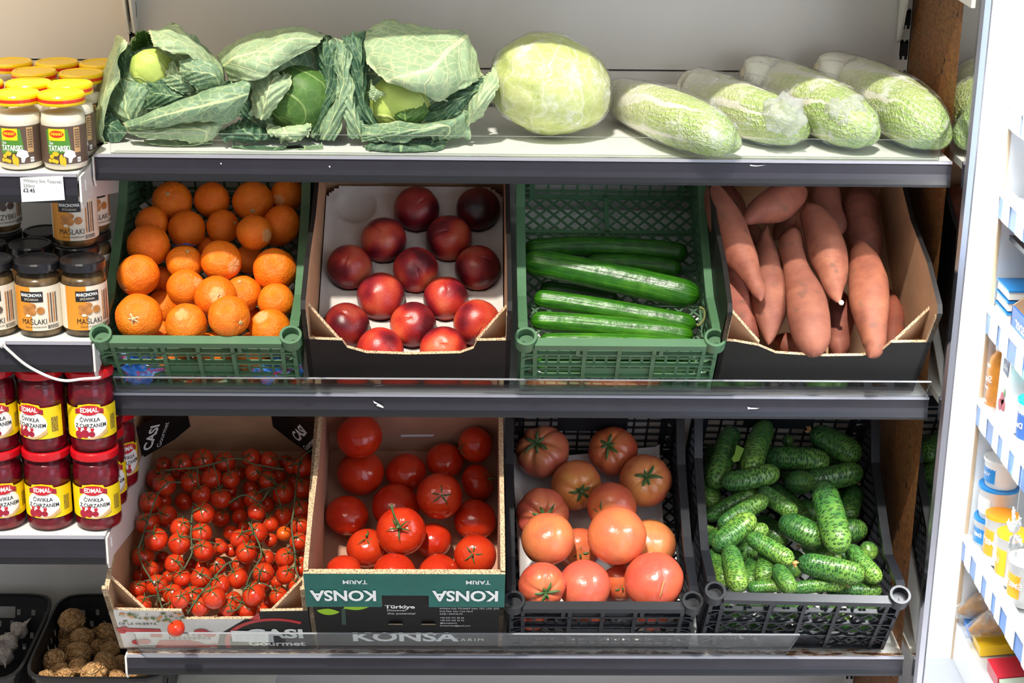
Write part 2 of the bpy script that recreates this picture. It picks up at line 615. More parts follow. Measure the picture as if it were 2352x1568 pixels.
# wall rails seen behind the Chinese cabbages
rl = MB()
rl.tube([(-0.2, WY - 0.012, Z1 + 0.035), (HW - 0.02, WY - 0.012, Z1 + 0.035)], [0.006, 0.006], 10)
rl.tube([(-0.2, WY - 0.012, Z1 + 0.012), (HW - 0.02, WY - 0.012, Z1 + 0.012)], [0.005, 0.005], 10)
obj('back_rail', rl, M['white_metal'], s1)


def guard(t, x0, x1, z, h, lean, y=0.010, cut=0.0):
    """clear riser standing in the rail, leaning towards the shopper"""
    b = MB()
    pl = [(x0, 0), (x1 - cut, 0), (x1, h), (x0 + cut * 0.0, h)]
    mm = Matrix(((1, 0, 0, 0), (0, sin(lean) * -1 * 0, 1, y), (0, 1, 0, z), (0, 0, 0, 1)))
    mm = Matrix.Translation((0, y, z)) @ Matrix.Rotation(pi / 2 - 0 + lean, 4, 'X') @ Matrix.Translation((0, 0, -0.0012))
    b.panel(pl, 0.003, mm, 0, 0, 1)
    return obj('clear_guard', b, [M['acrylic'], M['acrylic_edge']], t)


guard(s1, -HW + 0.022, HW - 0.018, Z1 + 0.001, 0.030, R(2))
guard(s2, -HW + 0.012, HW - 0.006, Z2 + 0.001, 0.046, R(40), y=0.005)
guard(s3, -HW + 0.022, HW - 0.180, Z3 + 0.001, 0.078, R(36), y=0.005, cut=0.012)

# scuffs on the rails
def scuff(t, pts, px, z):
    P = [at_y(a, b, -0.0012) for a, b in pts]
    obj('scuff', MB().add(P, [tuple(range(len(P)))]), M['scuff'], t)


scuff(s2, [(857, 920), (866, 925), (874, 929), (881, 934), (880, 937), (872, 934), (864, 931), (868, 928), (860, 926)], 0, 0)
scuff(s2, [(1717, 934), (1724, 936), (1744, 937), (1736, 939), (1722, 939), (1718, 940)], 0, 0)
scuff(s1, [(1722, 378), (1738, 380), (1760, 379), (1738, 382), (1724, 381)], 0, 0)
scuff(s1, [(506, 374), (509, 374), (509, 377), (506, 377)], 0, 0)
scuff(s1, [(756, 380), (759, 382), (758, 385), (755, 383)], 0, 0)

# ------------------------------------------------------------------ mirrored pillar at the right end
MIR = NT('mirror_glass').p(Base_Color=(0.86, 0.88, 0.88, 1), Metallic=1.0, Roughness=0.015)
CHR = flat('polished_metal', 'c9c9cf', 0.16, 1.0)
YM = -0.045
pil = thing('mirror_pillar', 'tall mirror clad pillar with bright edge at right of the shelves', 'mirror', (0, 0, 0))
obj('side_mirror', MB().box((XM - 0.001, YM + 0.006, 0.0), (XM + 0.012, 0.05, 2.0)), MIR, pil)
obj('front_mirror', MB().box((XM + 0.012, YM, 0.0), (1.0, YM + 0.008, 2.0)), MIR, pil)
tr = MB()
for z0, z1 in ((0.0, 2.0),):
    pr = [(XM - 0.002, YM + 0.012), (XM - 0.002, YM + 0.002), (XM + 0.002, YM - 0.003), (XM + 0.010, YM - 0.004), (XM + 0.0135, YM - 0.001), (XM + 0.0135, YM + 0.006)]
    tr.panel(pr, z1, XF((0, 0, 0)), 0, 0, 0)
obj('edge_trim', tr, CHR, pil)
obj('pillar_core', MB().box((XM + 0.0185, YM + 0.009, 0.0), (1.0, 0.05, 2.0)), M['paint'], pil)

# ------------------------------------------------------------------ plastic crates and board boxes
def lattice(mb, x0, x1, y0, y1, s, wd, t, to3, nrm):
    """diamond mesh of bars; to3 maps (u, v) to 3-D"""
    w, h = x1 - x0, y1 - y0
    for sg in (1, -1):
        k = -h if sg == 1 else 0
        k0 = math.ceil((-h if sg == 1 else 0) / s) * s
        while k0 < (w if sg == 1 else w + h):
            # line u = k0 + sg * v
            v0, v1 = 0.0, h
            if sg == 1:
                v0, v1 = max(0, -k0), min(h, w - k0)
            else:
                v0, v1 = max(0, k0 - w), min(h, k0)
            if v1 - v0 > 0.004:
                mb.bar(to3(x0 + k0 + sg * v0, y0 + v0), to3(x0 + k0 + sg * v1, y0 + v1), wd, t, nrm)
            k0 += s


def plastic_crate(label, X, z0, th, w, H, L, mat, front='square', Yf=0.02, yaw=0.0, dip=0.035, roll=0.0):
    t = thing('plastic_crate', label, 'crate', (X, Yf, z0), (th, roll, yaw))
    hb, hw = w / 2 * 0.955, w / 2 - 0.006
    # floor
    b = MB()
    lattice(b, -hb, hb, 0.004, L - 0.004, 0.0228, 0.0032, 0.003, lambda u, v: (u, v, 0.002), (0, 0, 1))
    for y in np.linspace(0.004, L - 0.004, 6):
        b.bar((-hb, y, 0.003), (hb, y, 0.003), 0.006, 0.006)
    for x in (-hb, 0, hb):
        b.bar((x, 0, 0.003), (x, L, 0.003), 0.008, 0.006)
    obj('base_grid', b, mat, t)
    # front wall
    b = MB()
    yw = 0.0
    P = lambda u, v: (u, yw, v)
    nn = (0, 1, 0)
    zt = H - 0.010
    for x in (-hb, -hb * 0.36, hb * 0.36, hb, 0.0):
        b.box((x - 0.003, -0.006, 0.004), (x + 0.003, 0.003, zt))
    rows = [0.006, H * 0.27, H * 0.5, H * 0.72]
    for z in rows:
        b.box((-hb, -0.0055, z - 0.0018), (hb, 0.002, z + 0.0018))
    if front == 'square':
        n = 16
        for i in range(n + 1):
            x = -hb + 2 * hb * i / n
            hand = abs(x) < 0.058
            b.box((x - 0.0019, -0.001, 0.004), (x + 0.0019, 0.001, H * 0.72 if hand else zt))
        for j, z in enumerate(np.arange(0.018, zt, 0.0155)):
            for xa, xb in ((-hb, -0.060), (0.060, hb)) if z > H * 0.72 else ((-hb, hb),):
                b.box((xa, -0.001, z - 0.0014), (xb, 0.001, z + 0.0014))
        b.box((-0.05, -0.0015, H * 0.29), (0.05, 0.003, H * 0.42))
        b.box((-0.063, -0.006, H * 0.70), (0.063, 0.003, H * 0.735))
        for sx in (-1, 1):
            b.box((sx * 0.062 - 0.003, -0.006, H * 0.72), (sx * 0.062 + 0.003, 0.003, zt))
    else:
        lattice(b, -hb, hb, 0.006, H * 0.74, 0.030, 0.004, 0.003, P, nn)
        b.box((-0.055, -0.0015, 0.010), (0.045, 0.002, 0.048))
        for i in range(7):
            x = -hb + 2 * hb * (i + 0.5) / 7
            b.bar(P(x - 0.008, H * 0.72), P(x + 0.004, zt), 0.004, 0.003, nn)
    obj('front_wall', b, mat, t)
    # back wall
    b = MB()
    for i in range(13):
        x = -hb + 2 * hb * i / 12
        b.box((x - 0.0018, L - 0.002, 0.004), (x + 0.0018, L + 0.001, H - 0.02))
    for z in np.arange(0.014, H - 0.02, 0.02):
        b.box((-hb, L - 0.002, z - 0.002), (hb, L + 0.001, z + 0.002))
    b.box((-0.06, L - 0.003, H * 0.45), (0.06, L + 0.001, H * 0.75))
    obj('back_wall', b, mat, t)
    # sides
    rail = [(0.019, H - 0.007), (0.030, H - 0.009), (0.10, H - dip - 0.004), (0.14, H - dip - 0.006), (L - 0.14, H - dip - 0.006), (L - 0.10, H - dip - 0.004), (L - 0.03, H - 0.009), (L - 0.019, H - 0.007)]
    for sx in (-1, 1):
        b = MB()
        lattice(b, 0.0, L, 0.004, H - dip - 0.008, 0.020, 0.0034, 0.0025, lambda u, v: (sx * (hb + (hw - hb) * v / H), u, v), (1, 0, 0))
        for y in (0.003, 0.1, 0.2, 0.3, L - 0.003):
            b.bar((sx * hb, y, 0.002), (sx * (hb + (hw - hb) * 0.75), y, H - dip - 0.006), 0.006, 0.005, (1, 0, 0))
        obj('side_wall', b, mat, t)
        b = MB().sweep([(sx * hw, y, z) for y, z in rail], 0.014, 0.009, (1, 0, 0))
        obj('side_rail', b, mat, t)
    for y in (-0.003, L + 0.0):
        obj('rim', MB().box((-hw + 0.017, y - 0.008, H - 0.016), (hw - 0.017, y + 0.006, H - 0.004)), mat, t)
    for sx in (-1, 1):
        for y, sy in ((0.002, -1), (L - 0.002, 1)):
            x = sx * (hw - 0.004)
            b = MB().lathe([(0.0001, H - 0.012), (0.0125, H - 0.012), (0.0125, H + 0.002), (0.0165, H + 0.002), (0.0165, H - 0.018), (0.012, H - 0.026), (0.0001, H - 0.026)], 24, 0, (x, y, 0))
            for k, z in enumerate((0.03, 0.062, 0.094)):
                zz = z * H / 0.145
                b.add([(sx * hb * 0.86, y + sy * 0.004, zz), (sx * hw, y + sy * 0.011, zz), (sx * hw, y - sy * 0.02, zz), (sx * hb * 0.86, y + sy * 0.004, zz + 0.003), (sx * hw, y + sy * 0.011, zz + 0.003), (sx * hw, y - sy * 0.02, zz + 0.003)],
                      [(0, 1, 2), (5, 4, 3), (0, 3, 4, 1), (1, 4, 5, 2), (2, 5, 3, 0)])
            b.bar((sx * hb * 0.86, y, 0.002), (sx * hb * 0.88, y, H - 0.02), 0.006, 0.014, (0, 1, 0))
            b.bar((sx * hb, y - sy * 0.014, 0.002), (sx * hw, y - sy * 0.014, H - 0.02), 0.004, 0.012, (1, 0, 0))
            obj('corner_post', b, mat, t)
    return t


C_OR = plastic_crate('green plastic crate full of oranges', -0.482, Z2 + 0.007, TH2, 0.298, 0.132, 0.375, M['crate_green'])
C_CU = plastic_crate('green plastic crate holding long smooth cucumbers', 0.143, Z2 + 0.007, TH2, 0.300, 0.132, 0.375, M['crate_green'])
C_BT = plastic_crate('black plastic crate lined with paper holding ribbed beef tomatoes', 0.131, Z3 + 0.008, TH3, 0.298, 0.146, 0.380, M['crate_black'])
C_PC = plastic_crate('black plastic crate heaped with small pickling cucumbers', 0.4435, Z3 + 0.010, TH3, 0.308, 0.168, 0.380, M['crate_black'], 'diamond', yaw=R(0), roll=R(1.2), dip=0.045)

T = 0.0045


def board_box(label, X, z0, th, w, L, hf, hs0, hs1, front_poly, outer, Yf=0.02, inner='kraft', yaw=0, dark=False):
    t = thing('cardboard_box', label, 'box', (X, Yf, z0), (th, 0, yaw))
    mats = [outer, M[inner], M['edge']]
    h = w / 2
    obj('base', MB().box((-h, 0, 0), (h, L, 0.004), 1), mats, t)
    fm = Matrix(((1, 0, 0, 0), (0, 0, 1, 0), (0, 1, 0, 0), (0, 0, 0, 1)))        # u = x, v = z, w = y
    obj('front_wall', MB().panel(front_poly, T, fm), mats, t)
    bm = Matrix(((1, 0, 0, 0), (0, 0, -1, L), (0, 1, 0, 0), (0, 0, 0, 1)))
    obj('back_wall', MB().panel([(-h, 0), (h, 0), (h, hs1), (-h, hs1)], T, bm), mats, t)
    for sx in (-1, 1):
        sm = Matrix(((0, 0, -sx, sx * h), (1, 0, 0, 0), (0, 1, 0, 0), (0, 0, 0, 1)))
        pl = [(0, 0), (L, 0), (L, hs1), (L * 0.55, hs0 * 0.35 + hs1 * 0.65), (0.10, hs0 * 0.93), (0.012, hs0), (0, hs0 - 0.006)]
        obj('side_wall', MB().panel(pl, T * 1.6, sm), [outer, M[inner], outer if dark else M['edge']], t)
    return t


def gusset(t, sx, h, hz, ww, mat):
    """inner fold across a front corner, its top edge sloping down to the front wall"""
    x = sx * (h - 0.008)
    a0, a1 = Vector((x - sx * ww, 0.006, hz - 0.045)), Vector((x - sx * ww, 0.006, hz - 0.018))
    b0, b1 = Vector((x, 0.036, hz - 0.045)), Vector((x, 0.036, hz + 0.030))
    n = Vector((sx * 0.6, -0.8, 0)) * 0.0042
    q = MB().add([a0, b0, b1, a1, a0 + n, b0 + n, b1 + n, a1 + n], [(0, 1, 2, 3)], 1)
    q.f += [(4, 7, 6, 5), (3, 2, 6, 7), (0, 3, 7, 4), (1, 5, 6, 2)]
    q.m += [1, 2, 2, 2]
    obj('corner_fold', q, mat, t)
    # double board standing in the corner above the front wall
    c = MB().box((min(x, x + sx * 0.008), 0.0, hz - 0.02), (max(x, x + sx * 0.008), 0.006, hz + 0.052), 2)
    return obj('corner_board', c, mat, t)


h = 0.152
B_NE = board_box('black cardboard box with a pulp tray of nectarines', -0.171, Z2 + 0.002, TH2, 0.304, 0.385, 0.13, 0.215, 0.125,
                 [(-h, 0), (h, 0), (h, 0.134), (h - 0.05, 0.132), (h - 0.055, 0.112), (h - 0.075, 0.099), (0.0, 0.095), (-h + 0.09, 0.098), (-h + 0.062, 0.112), (-h + 0.055, 0.131), (-h, 0.134)], M['board_black'], dark=True)
for sx in (-1, 1): gusset(B_NE, sx, h, 0.145, 0.045, [M['board_black'], M['kraft'], M['edge']])
h = 0.156
B_SP = board_box('black cardboard box holding sweet potatoes', 0.448, Z2 + 0.002, TH2, 0.312, 0.385, 0.13, 0.215, 0.125,
                 [(-h, 0), (h, 0), (h, 0.136), (h - 0.06, 0.134), (h - 0.070, 0.112), (h - 0.095, 0.099), (0.0, 0.097), (-h + 0.085, 0.104), (-h + 0.055, 0.124), (-h + 0.02, 0.134), (-h, 0.136)], M['board_black'], dark=True)
for sx in (-1, 1): gusset(B_SP, sx, h, 0.147, 0.05, [M['board_black'], M['kraft'], M['edge']])
h = 0.155
FRW = flat('box_front_print', 'd9d5cf', 0.4, var=0.04)
B_CT = board_box('printed cardboard box full of cherry tomatoes on the vine', -0.484, Z3 + 0.002, TH3, 0.310, 0.385, 0.12, 0.175, 0.155,
                 [(-h, 0), (h, 0), (h, 0.127), (h - 0.075, 0.124), (h - 0.077, 0.100), (-h + 0.115, 0.098), (-h + 0.113, 0.124), (-h, 0.127)], FRW)
for sx in (-1, 1): gusset(B_CT, sx, h, 0.140, 0.05, [FRW, M['kraft'], M['edge']])
h = 0.152
B_TO = board_box('green and black cardboard box holding smooth round tomatoes', -0.176, Z3 + 0.002, TH3, 0.304, 0.385, 0.25, 0.255, 0.17,
                 [(-h, 0), (h, 0), (h, 0.245), (-h, 0.245)], M['board_black'], Yf=0.022, inner='kraft_pink')

# print on the boxes -- planes in box space: x right, y up the front face
def FF(x, z, y=-0.0008, s=1.0, rz=0.0):
    return Matrix.Translation((x, y, z)) @ Matrix.Rotation(pi / 2, 4, 'X') @ Matrix.Rotation(rz, 4, 'Z') @ Matrix.Scale(s, 4)


def patch(name, pts, mat, parent, y=-0.0006):
    return obj(name, MB().add([(a, y, b) for a, b in pts], [tuple(range(len(pts)))]), mat, parent)


def part(t, name):
    return next(o for o in t.children if o.name.split('.')[0] == name)


# cherry tomato box
fw = part(B_CT, 'front_wall')
patch('black_panel', [(0.0, 0), (0.155, 0), (0.155, 0.126), (0.125, 0.1255), (0.079, 0.1235), (0.078, 0.0995), (0.055, 0.0992), (0.01, 0.05)], M['board_black'], fw)
arc = [(0.085 * cos(a) + 0.10, 0.085 * sin(a) + 0.018) for a in np.linspace(pi * 1.05, pi * 0.33, 18)]
arc2 = [(0.077 * cos(a) + 0.10, 0.077 * sin(a) + 0.018) for a in np.linspace(pi * 0.33, pi * 1.05, 18)]
patch('red_swoosh', [p for p in arc + arc2 if p[1] > 0.001 or True], M['red_ink'], fw, -0.0010)
patch('red_corner', [(0.078, 0.0995), (0.060, 0.0992), (0.0785, 0.121)], M['red_ink'], fw, -0.0014)
lettering('CASI', 0.040, M['white_ink'], fw, FF(0.098, 0.052, -0.0014), 0.0014, 1.1)
lettering('Gourmet', 0.020, M['white_ink'], fw, FF(0.098, 0.020, -0.0014), 0.0006, 1.2)
patch('white_sticker', [(0.028, 0.028), (0.094, 0.026), (0.095, 0.062), (0.029, 0.064)], M['card'], fw, -0.0018)
for k in range(5):
    lettering('LOTE 4417  TOMATE CHERRY RAMA  CAT I', 0.0042, M['grey_ink'], fw, FF(0.062, 0.057 - 0.006 * k, -0.0021), 0, 0.72)
patch('red_block', [(-0.148, 0.070), (-0.100, 0.068), (-0.082, 0.066), (-0.082, 0.040), (-0.100, 0.040), (-0.100, 0.056), (-0.148, 0.058)], M['red_ink'], fw, -0.001)
patch('red_banner', [(-0.098, 0.006), (-0.010, 0.006), (-0.024, 0.022), (-0.040, 0.030), (-0.088, 0.030)], M['red_ink'], fw, -0.001)
lettering('CLASICO GOURMET', 0.006, M['board_white'], fw, FF(-0.056, 0.012, -0.0014))
lettering('DE LA HUERTA', 0.011, M['black_ink'], fw, FF(-0.115, 0.083, -0.001), 0, 0.8)
lettering('3 Kg', 0.013, M['black_ink'], fw, FF(-0.032, 0.048, -0.001))
for k in range(26):
    x = -0.072 + k * 0.0026
    patch('barcode_bar', [(x, 0.033), (x + 0.0008 + 0.0008 * (k % 3 == 0), 0.033), (x + 0.0008 + 0.0008 * (k % 3 == 0), 0.042), (x, 0.042)], M['black_ink'], fw, -0.001) if k % 26 == 99 else None
bc = MB()
for k in range(26):
    x, ww = -0.072 + k * 0.0026, 0.0008 + 0.0009 * (k % 3 == 0)
    bc.add([(x, -0.001, 0.033), (x + ww, -0.001, 0.033), (x + ww, -0.001, 0.042), (x, -0.001, 0.042)], [(0, 1, 2, 3)])
obj('barcode', bc, M['black_ink'], fw)
LEAFI, ORI = flat('printed_leaf', '5f7a3a', 0.5), flat('printed_orange', 'd98a2e', 0.5)
fl1, fl2 = MB(), MB()
rr = random.Random(3)
for k in range(46):
    x, z, r = -0.14 + rr.random() * 0.10, 0.092 + rr.random() * 0.028, 0.0016 + rr.random() * 0.0032
    a = rr.random() * 3
    (fl1 if rr.random() < 0.7 else fl2).add([(x + r * (1.4 if i % 2 == 0 else 0.5) * cos(a + i * pi / 4), -0.001 - 0.00003 * k, z + r * (1.0 if i % 2 == 0 else 0.4) * sin(a + i * pi / 4)) for i in range(8)], [tuple(range(8))])
obj('printed_leaves', fl1, LEAFI, fw)
obj('printed_flowers', fl2, ORI, fw)
tm = MB()
for x, z, r in ((-0.146, 0.066, 0.006), (-0.138, 0.070, 0.006), (-0.143, 0.058, 0.006), (-0.112, 0.026, 0.010), (-0.124, 0.024, 0.009), (-0.018, 0.058, 0.012), (-0.006, 0.050, 0.010), (-0.002, 0.014, 0.006), (-0.012, 0.012, 0.005)):
    tm.add([(x + r * cos(2 * pi * i / 14), -0.0016, z + r * 0.8 * sin(2 * pi * i / 14)) for i in range(14)], [tuple(range(14))])
obj('printed_tomatoes', tm, M['red_ink'], fw)
# black printed corner flaps at its back corners
for sx in (-1, 1):
    P = [Vector((sx * 0.150, 0.30, 0.03)), Vector((sx * 0.150, 0.382, 0.03)), Vector((sx * 0.060, 0.378, 0.03)), Vector((sx * 0.060, 0.378, 0.11)), Vector((sx * 0.150, 0.378, 0.135)), Vector((sx * 0.150, 0.30, 0.135)), Vector((sx * 0.105, 0.352, 0.03)), Vector((sx * 0.105, 0.352, 0.135))]
    fb = MB().add([(sx * 0.149, 0.322, 0.066), (sx * 0.098, 0.366, 0.060), (sx * 0.098, 0.372, 0.14), (sx * 0.149, 0.330, 0.145), (sx * 0.070, 0.378, 0.082), (sx * 0.070, 0.378, 0.14)], [(0, 1, 2, 3), (1, 4, 5, 2)])
    fo = obj('printed_corner_flap', fb, M['board_black'], B_CT)
    e1 = (Vector((sx * 0.098, 0.362, 0.012)) - Vector((sx * 0.149, 0.285, 0.012))).normalized() * sx * -1
    e1 = e1 if sx < 0 else -e1 * -1
    ex = Vector((0.757, 0.653, 0)) if sx < 0 else Vector((0.757, -0.653, 0))
    ez = Vector((0, 0.06, 1)).normalized()
    en = ex.cross(ez)
    mid = Vector((sx * 0.124, 0.346, 0.098)) + (-0.0015 if en.y > 0 else 0.0015) * en
    mm = Matrix(((ex.x, ez.x, -en.x, mid.x), (ex.y, ez.y, -en.y, mid.y), (ex.z, ez.z, -en.z, mid.z), (0, 0, 0, 1)))
    lettering('CASI', 0.026, M['white_ink'], fo, mm @ Matrix.Rotation(R(62), 4, 'Z') @ XF((0, 0.008, 0.001)), 0.0008)
    lettering('Gourmet', 0.014, M['white_ink'], fo, mm @ Matrix.Rotation(R(62), 4, 'Z') @ XF((0, -0.016, 0.001)))

# tomato box: the top flap is folded down over the front wall
h = 0.152
HF, FL = 0.245, 0.080
fl_ang = R(7)
fm4 = Matrix.Translation((0, -0.002, HF + 0.003)) @ Matrix.Rotation(pi / 2 + fl_ang - 0.0, 4, 'X')
fd = Vector((0, -sin(R(9)), -cos(R(9))))                # down along the flap, swinging out towards the shopper
mm = Matrix(((1, 0, 0, 0), (0, -fd.y, cos(R(9)) * -1, -0.003), (0, -fd.z, -sin(R(9)) * -1 * -1, HF + 0.003), (0, 0, 0, 1)))
ux, uy = Vector((1, 0, 0)), -fd
uz = ux.cross(uy)
mm = Matrix(((ux.x, uy.x, uz.x, 0), (ux.y, uy.y, uz.y, -0.006), (ux.z, uy.z, uz.z, HF + 0.004), (0, 0, 0, 1)))
fp = [(-h, 0), (-h, -FL), (-0.036, -FL), (-0.036, -0.052), (0.036, -0.052), (0.036, -FL), (h, -FL), (h, 0)]
flap = obj('top_flap', MB().panel(fp, 0.004, mm @ Matrix.Translation((0, 0, -0.004)), 1, 0, 2), [M['board_green'], M['board_green'], M['edge']], B_TO)
obj('handle_tab', MB().panel([(-0.034, -0.058), (-0.034, -FL - 0.006), (0.036, -FL - 0.006), (0.036, -0.058)], 0.004, mm @ Matrix.Translation((0, 0, -0.012)), 1, 0, 2), [M['board_black'], M['kraft'], M['edge']], flap)
for x in (-0.093, 0.093):
    up = mm @ Matrix.Translation((x, -0.050, 0.0012)) @ Matrix.Rotation(pi, 4, 'Z')
    lettering('KONSA', 0.0345, M['white_ink'], flap, up, 0.0010, 0.86)
    lettering('TARIM', 0.0130, M['white_ink'], flap, up @ Matrix.Translation((-0.018 if x < 0 else -0.018, -0.032, 0)), 0.0002, 1.0)
fw = part(B_TO, 'front_wall')


def leaf_poly(x, z, L, W, a, n=12):
    pts = []
    for i in range(n + 1):
        t = i / n
        pts.append((L * t, W * sin(pi * t) ** 0.7))
    for i in range(n, -1, -1):
        t = i / n
        pts.append((L * t, -W * sin(pi * t) ** 1.2 * 0.55))
    return [(x + u * cos(a) - v * sin(a), z + u * sin(a) + v * cos(a)) for u, v in pts]


patch('green_leaf', leaf_poly(-0.098, 0.132, 0.046, 0.016, R(12)), M['lime'], fw)
patch('green_leaf', leaf_poly(-0.104, 0.122, 0.036, 0.013, R(172)), M['lime'], fw)
patch('leaf_stem', [(-0.103, 0.08), (-0.096, 0.08), (-0.095, 0.132), (-0.101, 0.132)], flat('dull_green_ink', '2e4a3a', 0.5), fw)
lettering('Türkiye', 0.015, M['white_ink'], fw, FF(-0.010, 0.139, -0.0012), 0.0005)
lettering('Discover', 0.0085, M['white_ink'], fw, FF(-0.015, 0.128, -0.0012))
lettering('the potential', 0.0085, M['white_ink'], fw, FF(-0.008, 0.118, -0.0012))
for k, s in enumerate(('KONSA DIŞ TİCARET SAN. TİC. LTD. ŞTİ.', 'Kızıl Mah. Nol. Cad. No:3', 'KAŞ / ANTALYA', '+90 532 731 82 66', '+90 534 243 93 92', '@konsatarim', 'kontarimtic@gmail.com')):
    lettering(s, 0.0062, M['white_ink'], fw, FF(0.052, 0.134 - 0.0085 * k - (0.004 if k > 2 else 0), -0.0012), 0, 0.8, 'LEFT')
for x in (-0.018, 0.034):
    tabm = MB().add([(x - 0.012, -0.0012, 0.082), (x + 0.012, -0.0012, 0.082), (x + 0.010, -0.004, 0.090), (x - 0.010, -0.004, 0.090)], [(0, 1, 2, 3)])
    obj('vent_notch', tabm, M['edge'], fw)
lettering('KONSA', 0.040, M['white_ink'], fw, FF(-0.005, 0.040, -0.0012), 0.0012, 1.25)
lettering('TARIM', 0.0125, M['white_ink'], fw, FF(0.098, 0.032, -0.0012), 0, 1.1, spacing=1.3)
tag(obj('paper_strip', MB().add([(-0.022, 0.3795, 0.050), (0.034, 0.3795, 0.052), (0.036, 0.3795, 0.058), (-0.020, 0.3795, 0.057)], [(0, 1, 2, 3)]), M['card'], B_TO), 'white strip of paper in the handle slot')

# ------------------------------------------------------------------ produce materials
def orange_mat():
    t = NT('orange_peel')
    o = t.jit(t.obj())
    v = t.voro(o, 26.0)
    n = t.noise(o, 2.2, 3)
    r = t.info()
    c = t.ramp(n, [(0.3, lin('ec6a06')), (0.6, lin('f47a0a')), (0.8, lin('f98c14'))])
    c = t.mix(t.m('MULTIPLY', r, 0.3), c, lin('fa9c1e'))
    sz = t.n('ShaderNodeSeparateXYZ', {0: t.obj()})
    c = t.mix(t.ramp(sz.outputs[2], [(0.93, (0, 0, 0)), (0.985, (0.6, 0.6, 0.6))]), c, lin('e8c68a'))
    t.p(Base_Color=c, Roughness=0.42)
    t.bump(t.m('ADD', t.m('MULTIPLY', v, 0.55), t.m('MULTIPLY', t.noise(o, 7, 2), 1.5)), 0.32, 0.02)
    return t.mat


def nectarine_mat():
    t = NT('nectarine_skin')
    o = t.jit(t.obj(), 17.0)
    n = t.noise(o, 0.75, 1)
    sp = t.voro(o, 30.0)
    f = t.m('ADD', n, t.m('MULTIPLY', t.m('SUBTRACT', 0.36, sp, clamp=True), 0.75))
    tint = t.n('ShaderNodeObjectInfo').outputs['Color']
    base = t.ramp(f, [(0.34, lin('46141e')), (0.46, lin('7e1c28')), (0.56, lin('ac3428')), (0.70, lin('c45e40')), (0.86, lin('d89c70'))])
    t.p(Base_Color=t.mix(1.0, base, tint, 'MULTIPLY'), Roughness=0.30, Specular_IOR_Level=0.5)
    t.bump(sp, 0.08, 0.02)
    return t.mat


def tomato_mat(name, c_low, c_high, c_shoulder, rough=0.17):
    t = NT(name)
    o = t.obj()
    n = t.noise(t.jit(o), 1.1, 2)
    c = t.ramp(n, [(0.35, lin(c_low)), (0.65, lin(c_high))])
    z = t.n('ShaderNodeSeparateXYZ', {0: o}).outputs[2]
    c = t.mix(t.ramp(t.m('ADD', z, t.m('MULTIPLY', t.m('SUBTRACT', n, 0.5), 0.8)), [(0.35, (0, 0, 0)), (0.95, (0.8, 0.8, 0.8))]), c, lin(c_shoulder))
    tint = t.n('ShaderNodeObjectInfo').outputs['Color']
    t.p(Base_Color=t.mix(1.0, c, tint, 'MULTIPLY'), Roughness=rough, Specular_IOR_Level=0.55)
    t.bump(t.noise(o, 3.0, 2), 0.04, 0.1)
    return t.mat


def cucumber_mat():
    t = NT('cucumber_skin')
    u = t.uv()
    n = t.noise(t.scale(u, (26, 2.2, 1)), 1.0, 4, 0.6)
    sx = t.n('ShaderNodeSeparateXYZ', {0: u})
    o = t.jit(t.obj())
    n2 = t.noise(o, 60, 3)
    tint = t.n('ShaderNodeObjectInfo').outputs['Color']
    c = t.ramp(t.m('ADD', t.m('MULTIPLY', n, 0.75), t.m('MULTIPLY', n2, 0.25)), [(0.36, lin('15400f')), (0.52, lin('2f6a14')), (0.66, lin('538a1d')), (0.8, lin('7da632'))])
    t.p(Base_Color=t.mix(1.0, c, tint, 'MULTIPLY'), Roughness=0.3, Specular_IOR_Level=0.5)
    t.bump(t.m('ADD', t.m('MULTIPLY', n, 0.6), t.m('MULTIPLY', t.noise(o, 34, 3), 1.2)), 0.5, 0.004)
    return t.mat


def pickle_mat():
    t = NT('pickling_cucumber_skin')
    u = t.uv()
    uu = t.jit(t.scale(u, (1.0, 2.1, 1)), 9.0)
    v = t.n('ShaderNodeTexVoronoi', {'Vector': uu, 'Scale': 13.0, 'Randomness': 0.75}, voronoi_dimensions='2D')
    d = v.outputs[0]
    spots = t.ramp(d, [(0.16, (1, 1, 1)), (0.36, (0, 0, 0))])
    n = t.noise(uu, 5.0, 3)
    y = t.n('ShaderNodeSeparateXYZ', {0: u}).outputs[1]
    tint = t.n('ShaderNodeObjectInfo').outputs['Color']
    base = t.ramp(t.m('ADD', t.m('MULTIPLY', y, 0.45), t.m('MULTIPLY', n, 0.7)), [(0.32, lin('2c5a2c')), (0.55, lin('47762f')), (0.85, lin('7d9c43'))])
    c = t.mix(t.m('MULTIPLY', spots, 0.8), base, lin('1c4220'))
    c = t.mix(1.0, c, tint, 'MULTIPLY')
    tip = t.ramp(d, [(0.03, (1, 1, 1)), (0.06, (0, 0, 0))])
    rr = t.n('ShaderNodeTexWhiteNoise', {0: v.outputs[1]}).outputs[0]
    c = t.mix(t.m('MULTIPLY', tip, t.m('GREATER_THAN', rr, 0.45)), c, lin('d9dcc0'))
    t.p(Base_Color=c, Roughness=0.34, Specular_IOR_Level=0.5)
    t.bump(t.m('MULTIPLY', spots, 1.0), 0.7, 0.0034)
    return t.mat


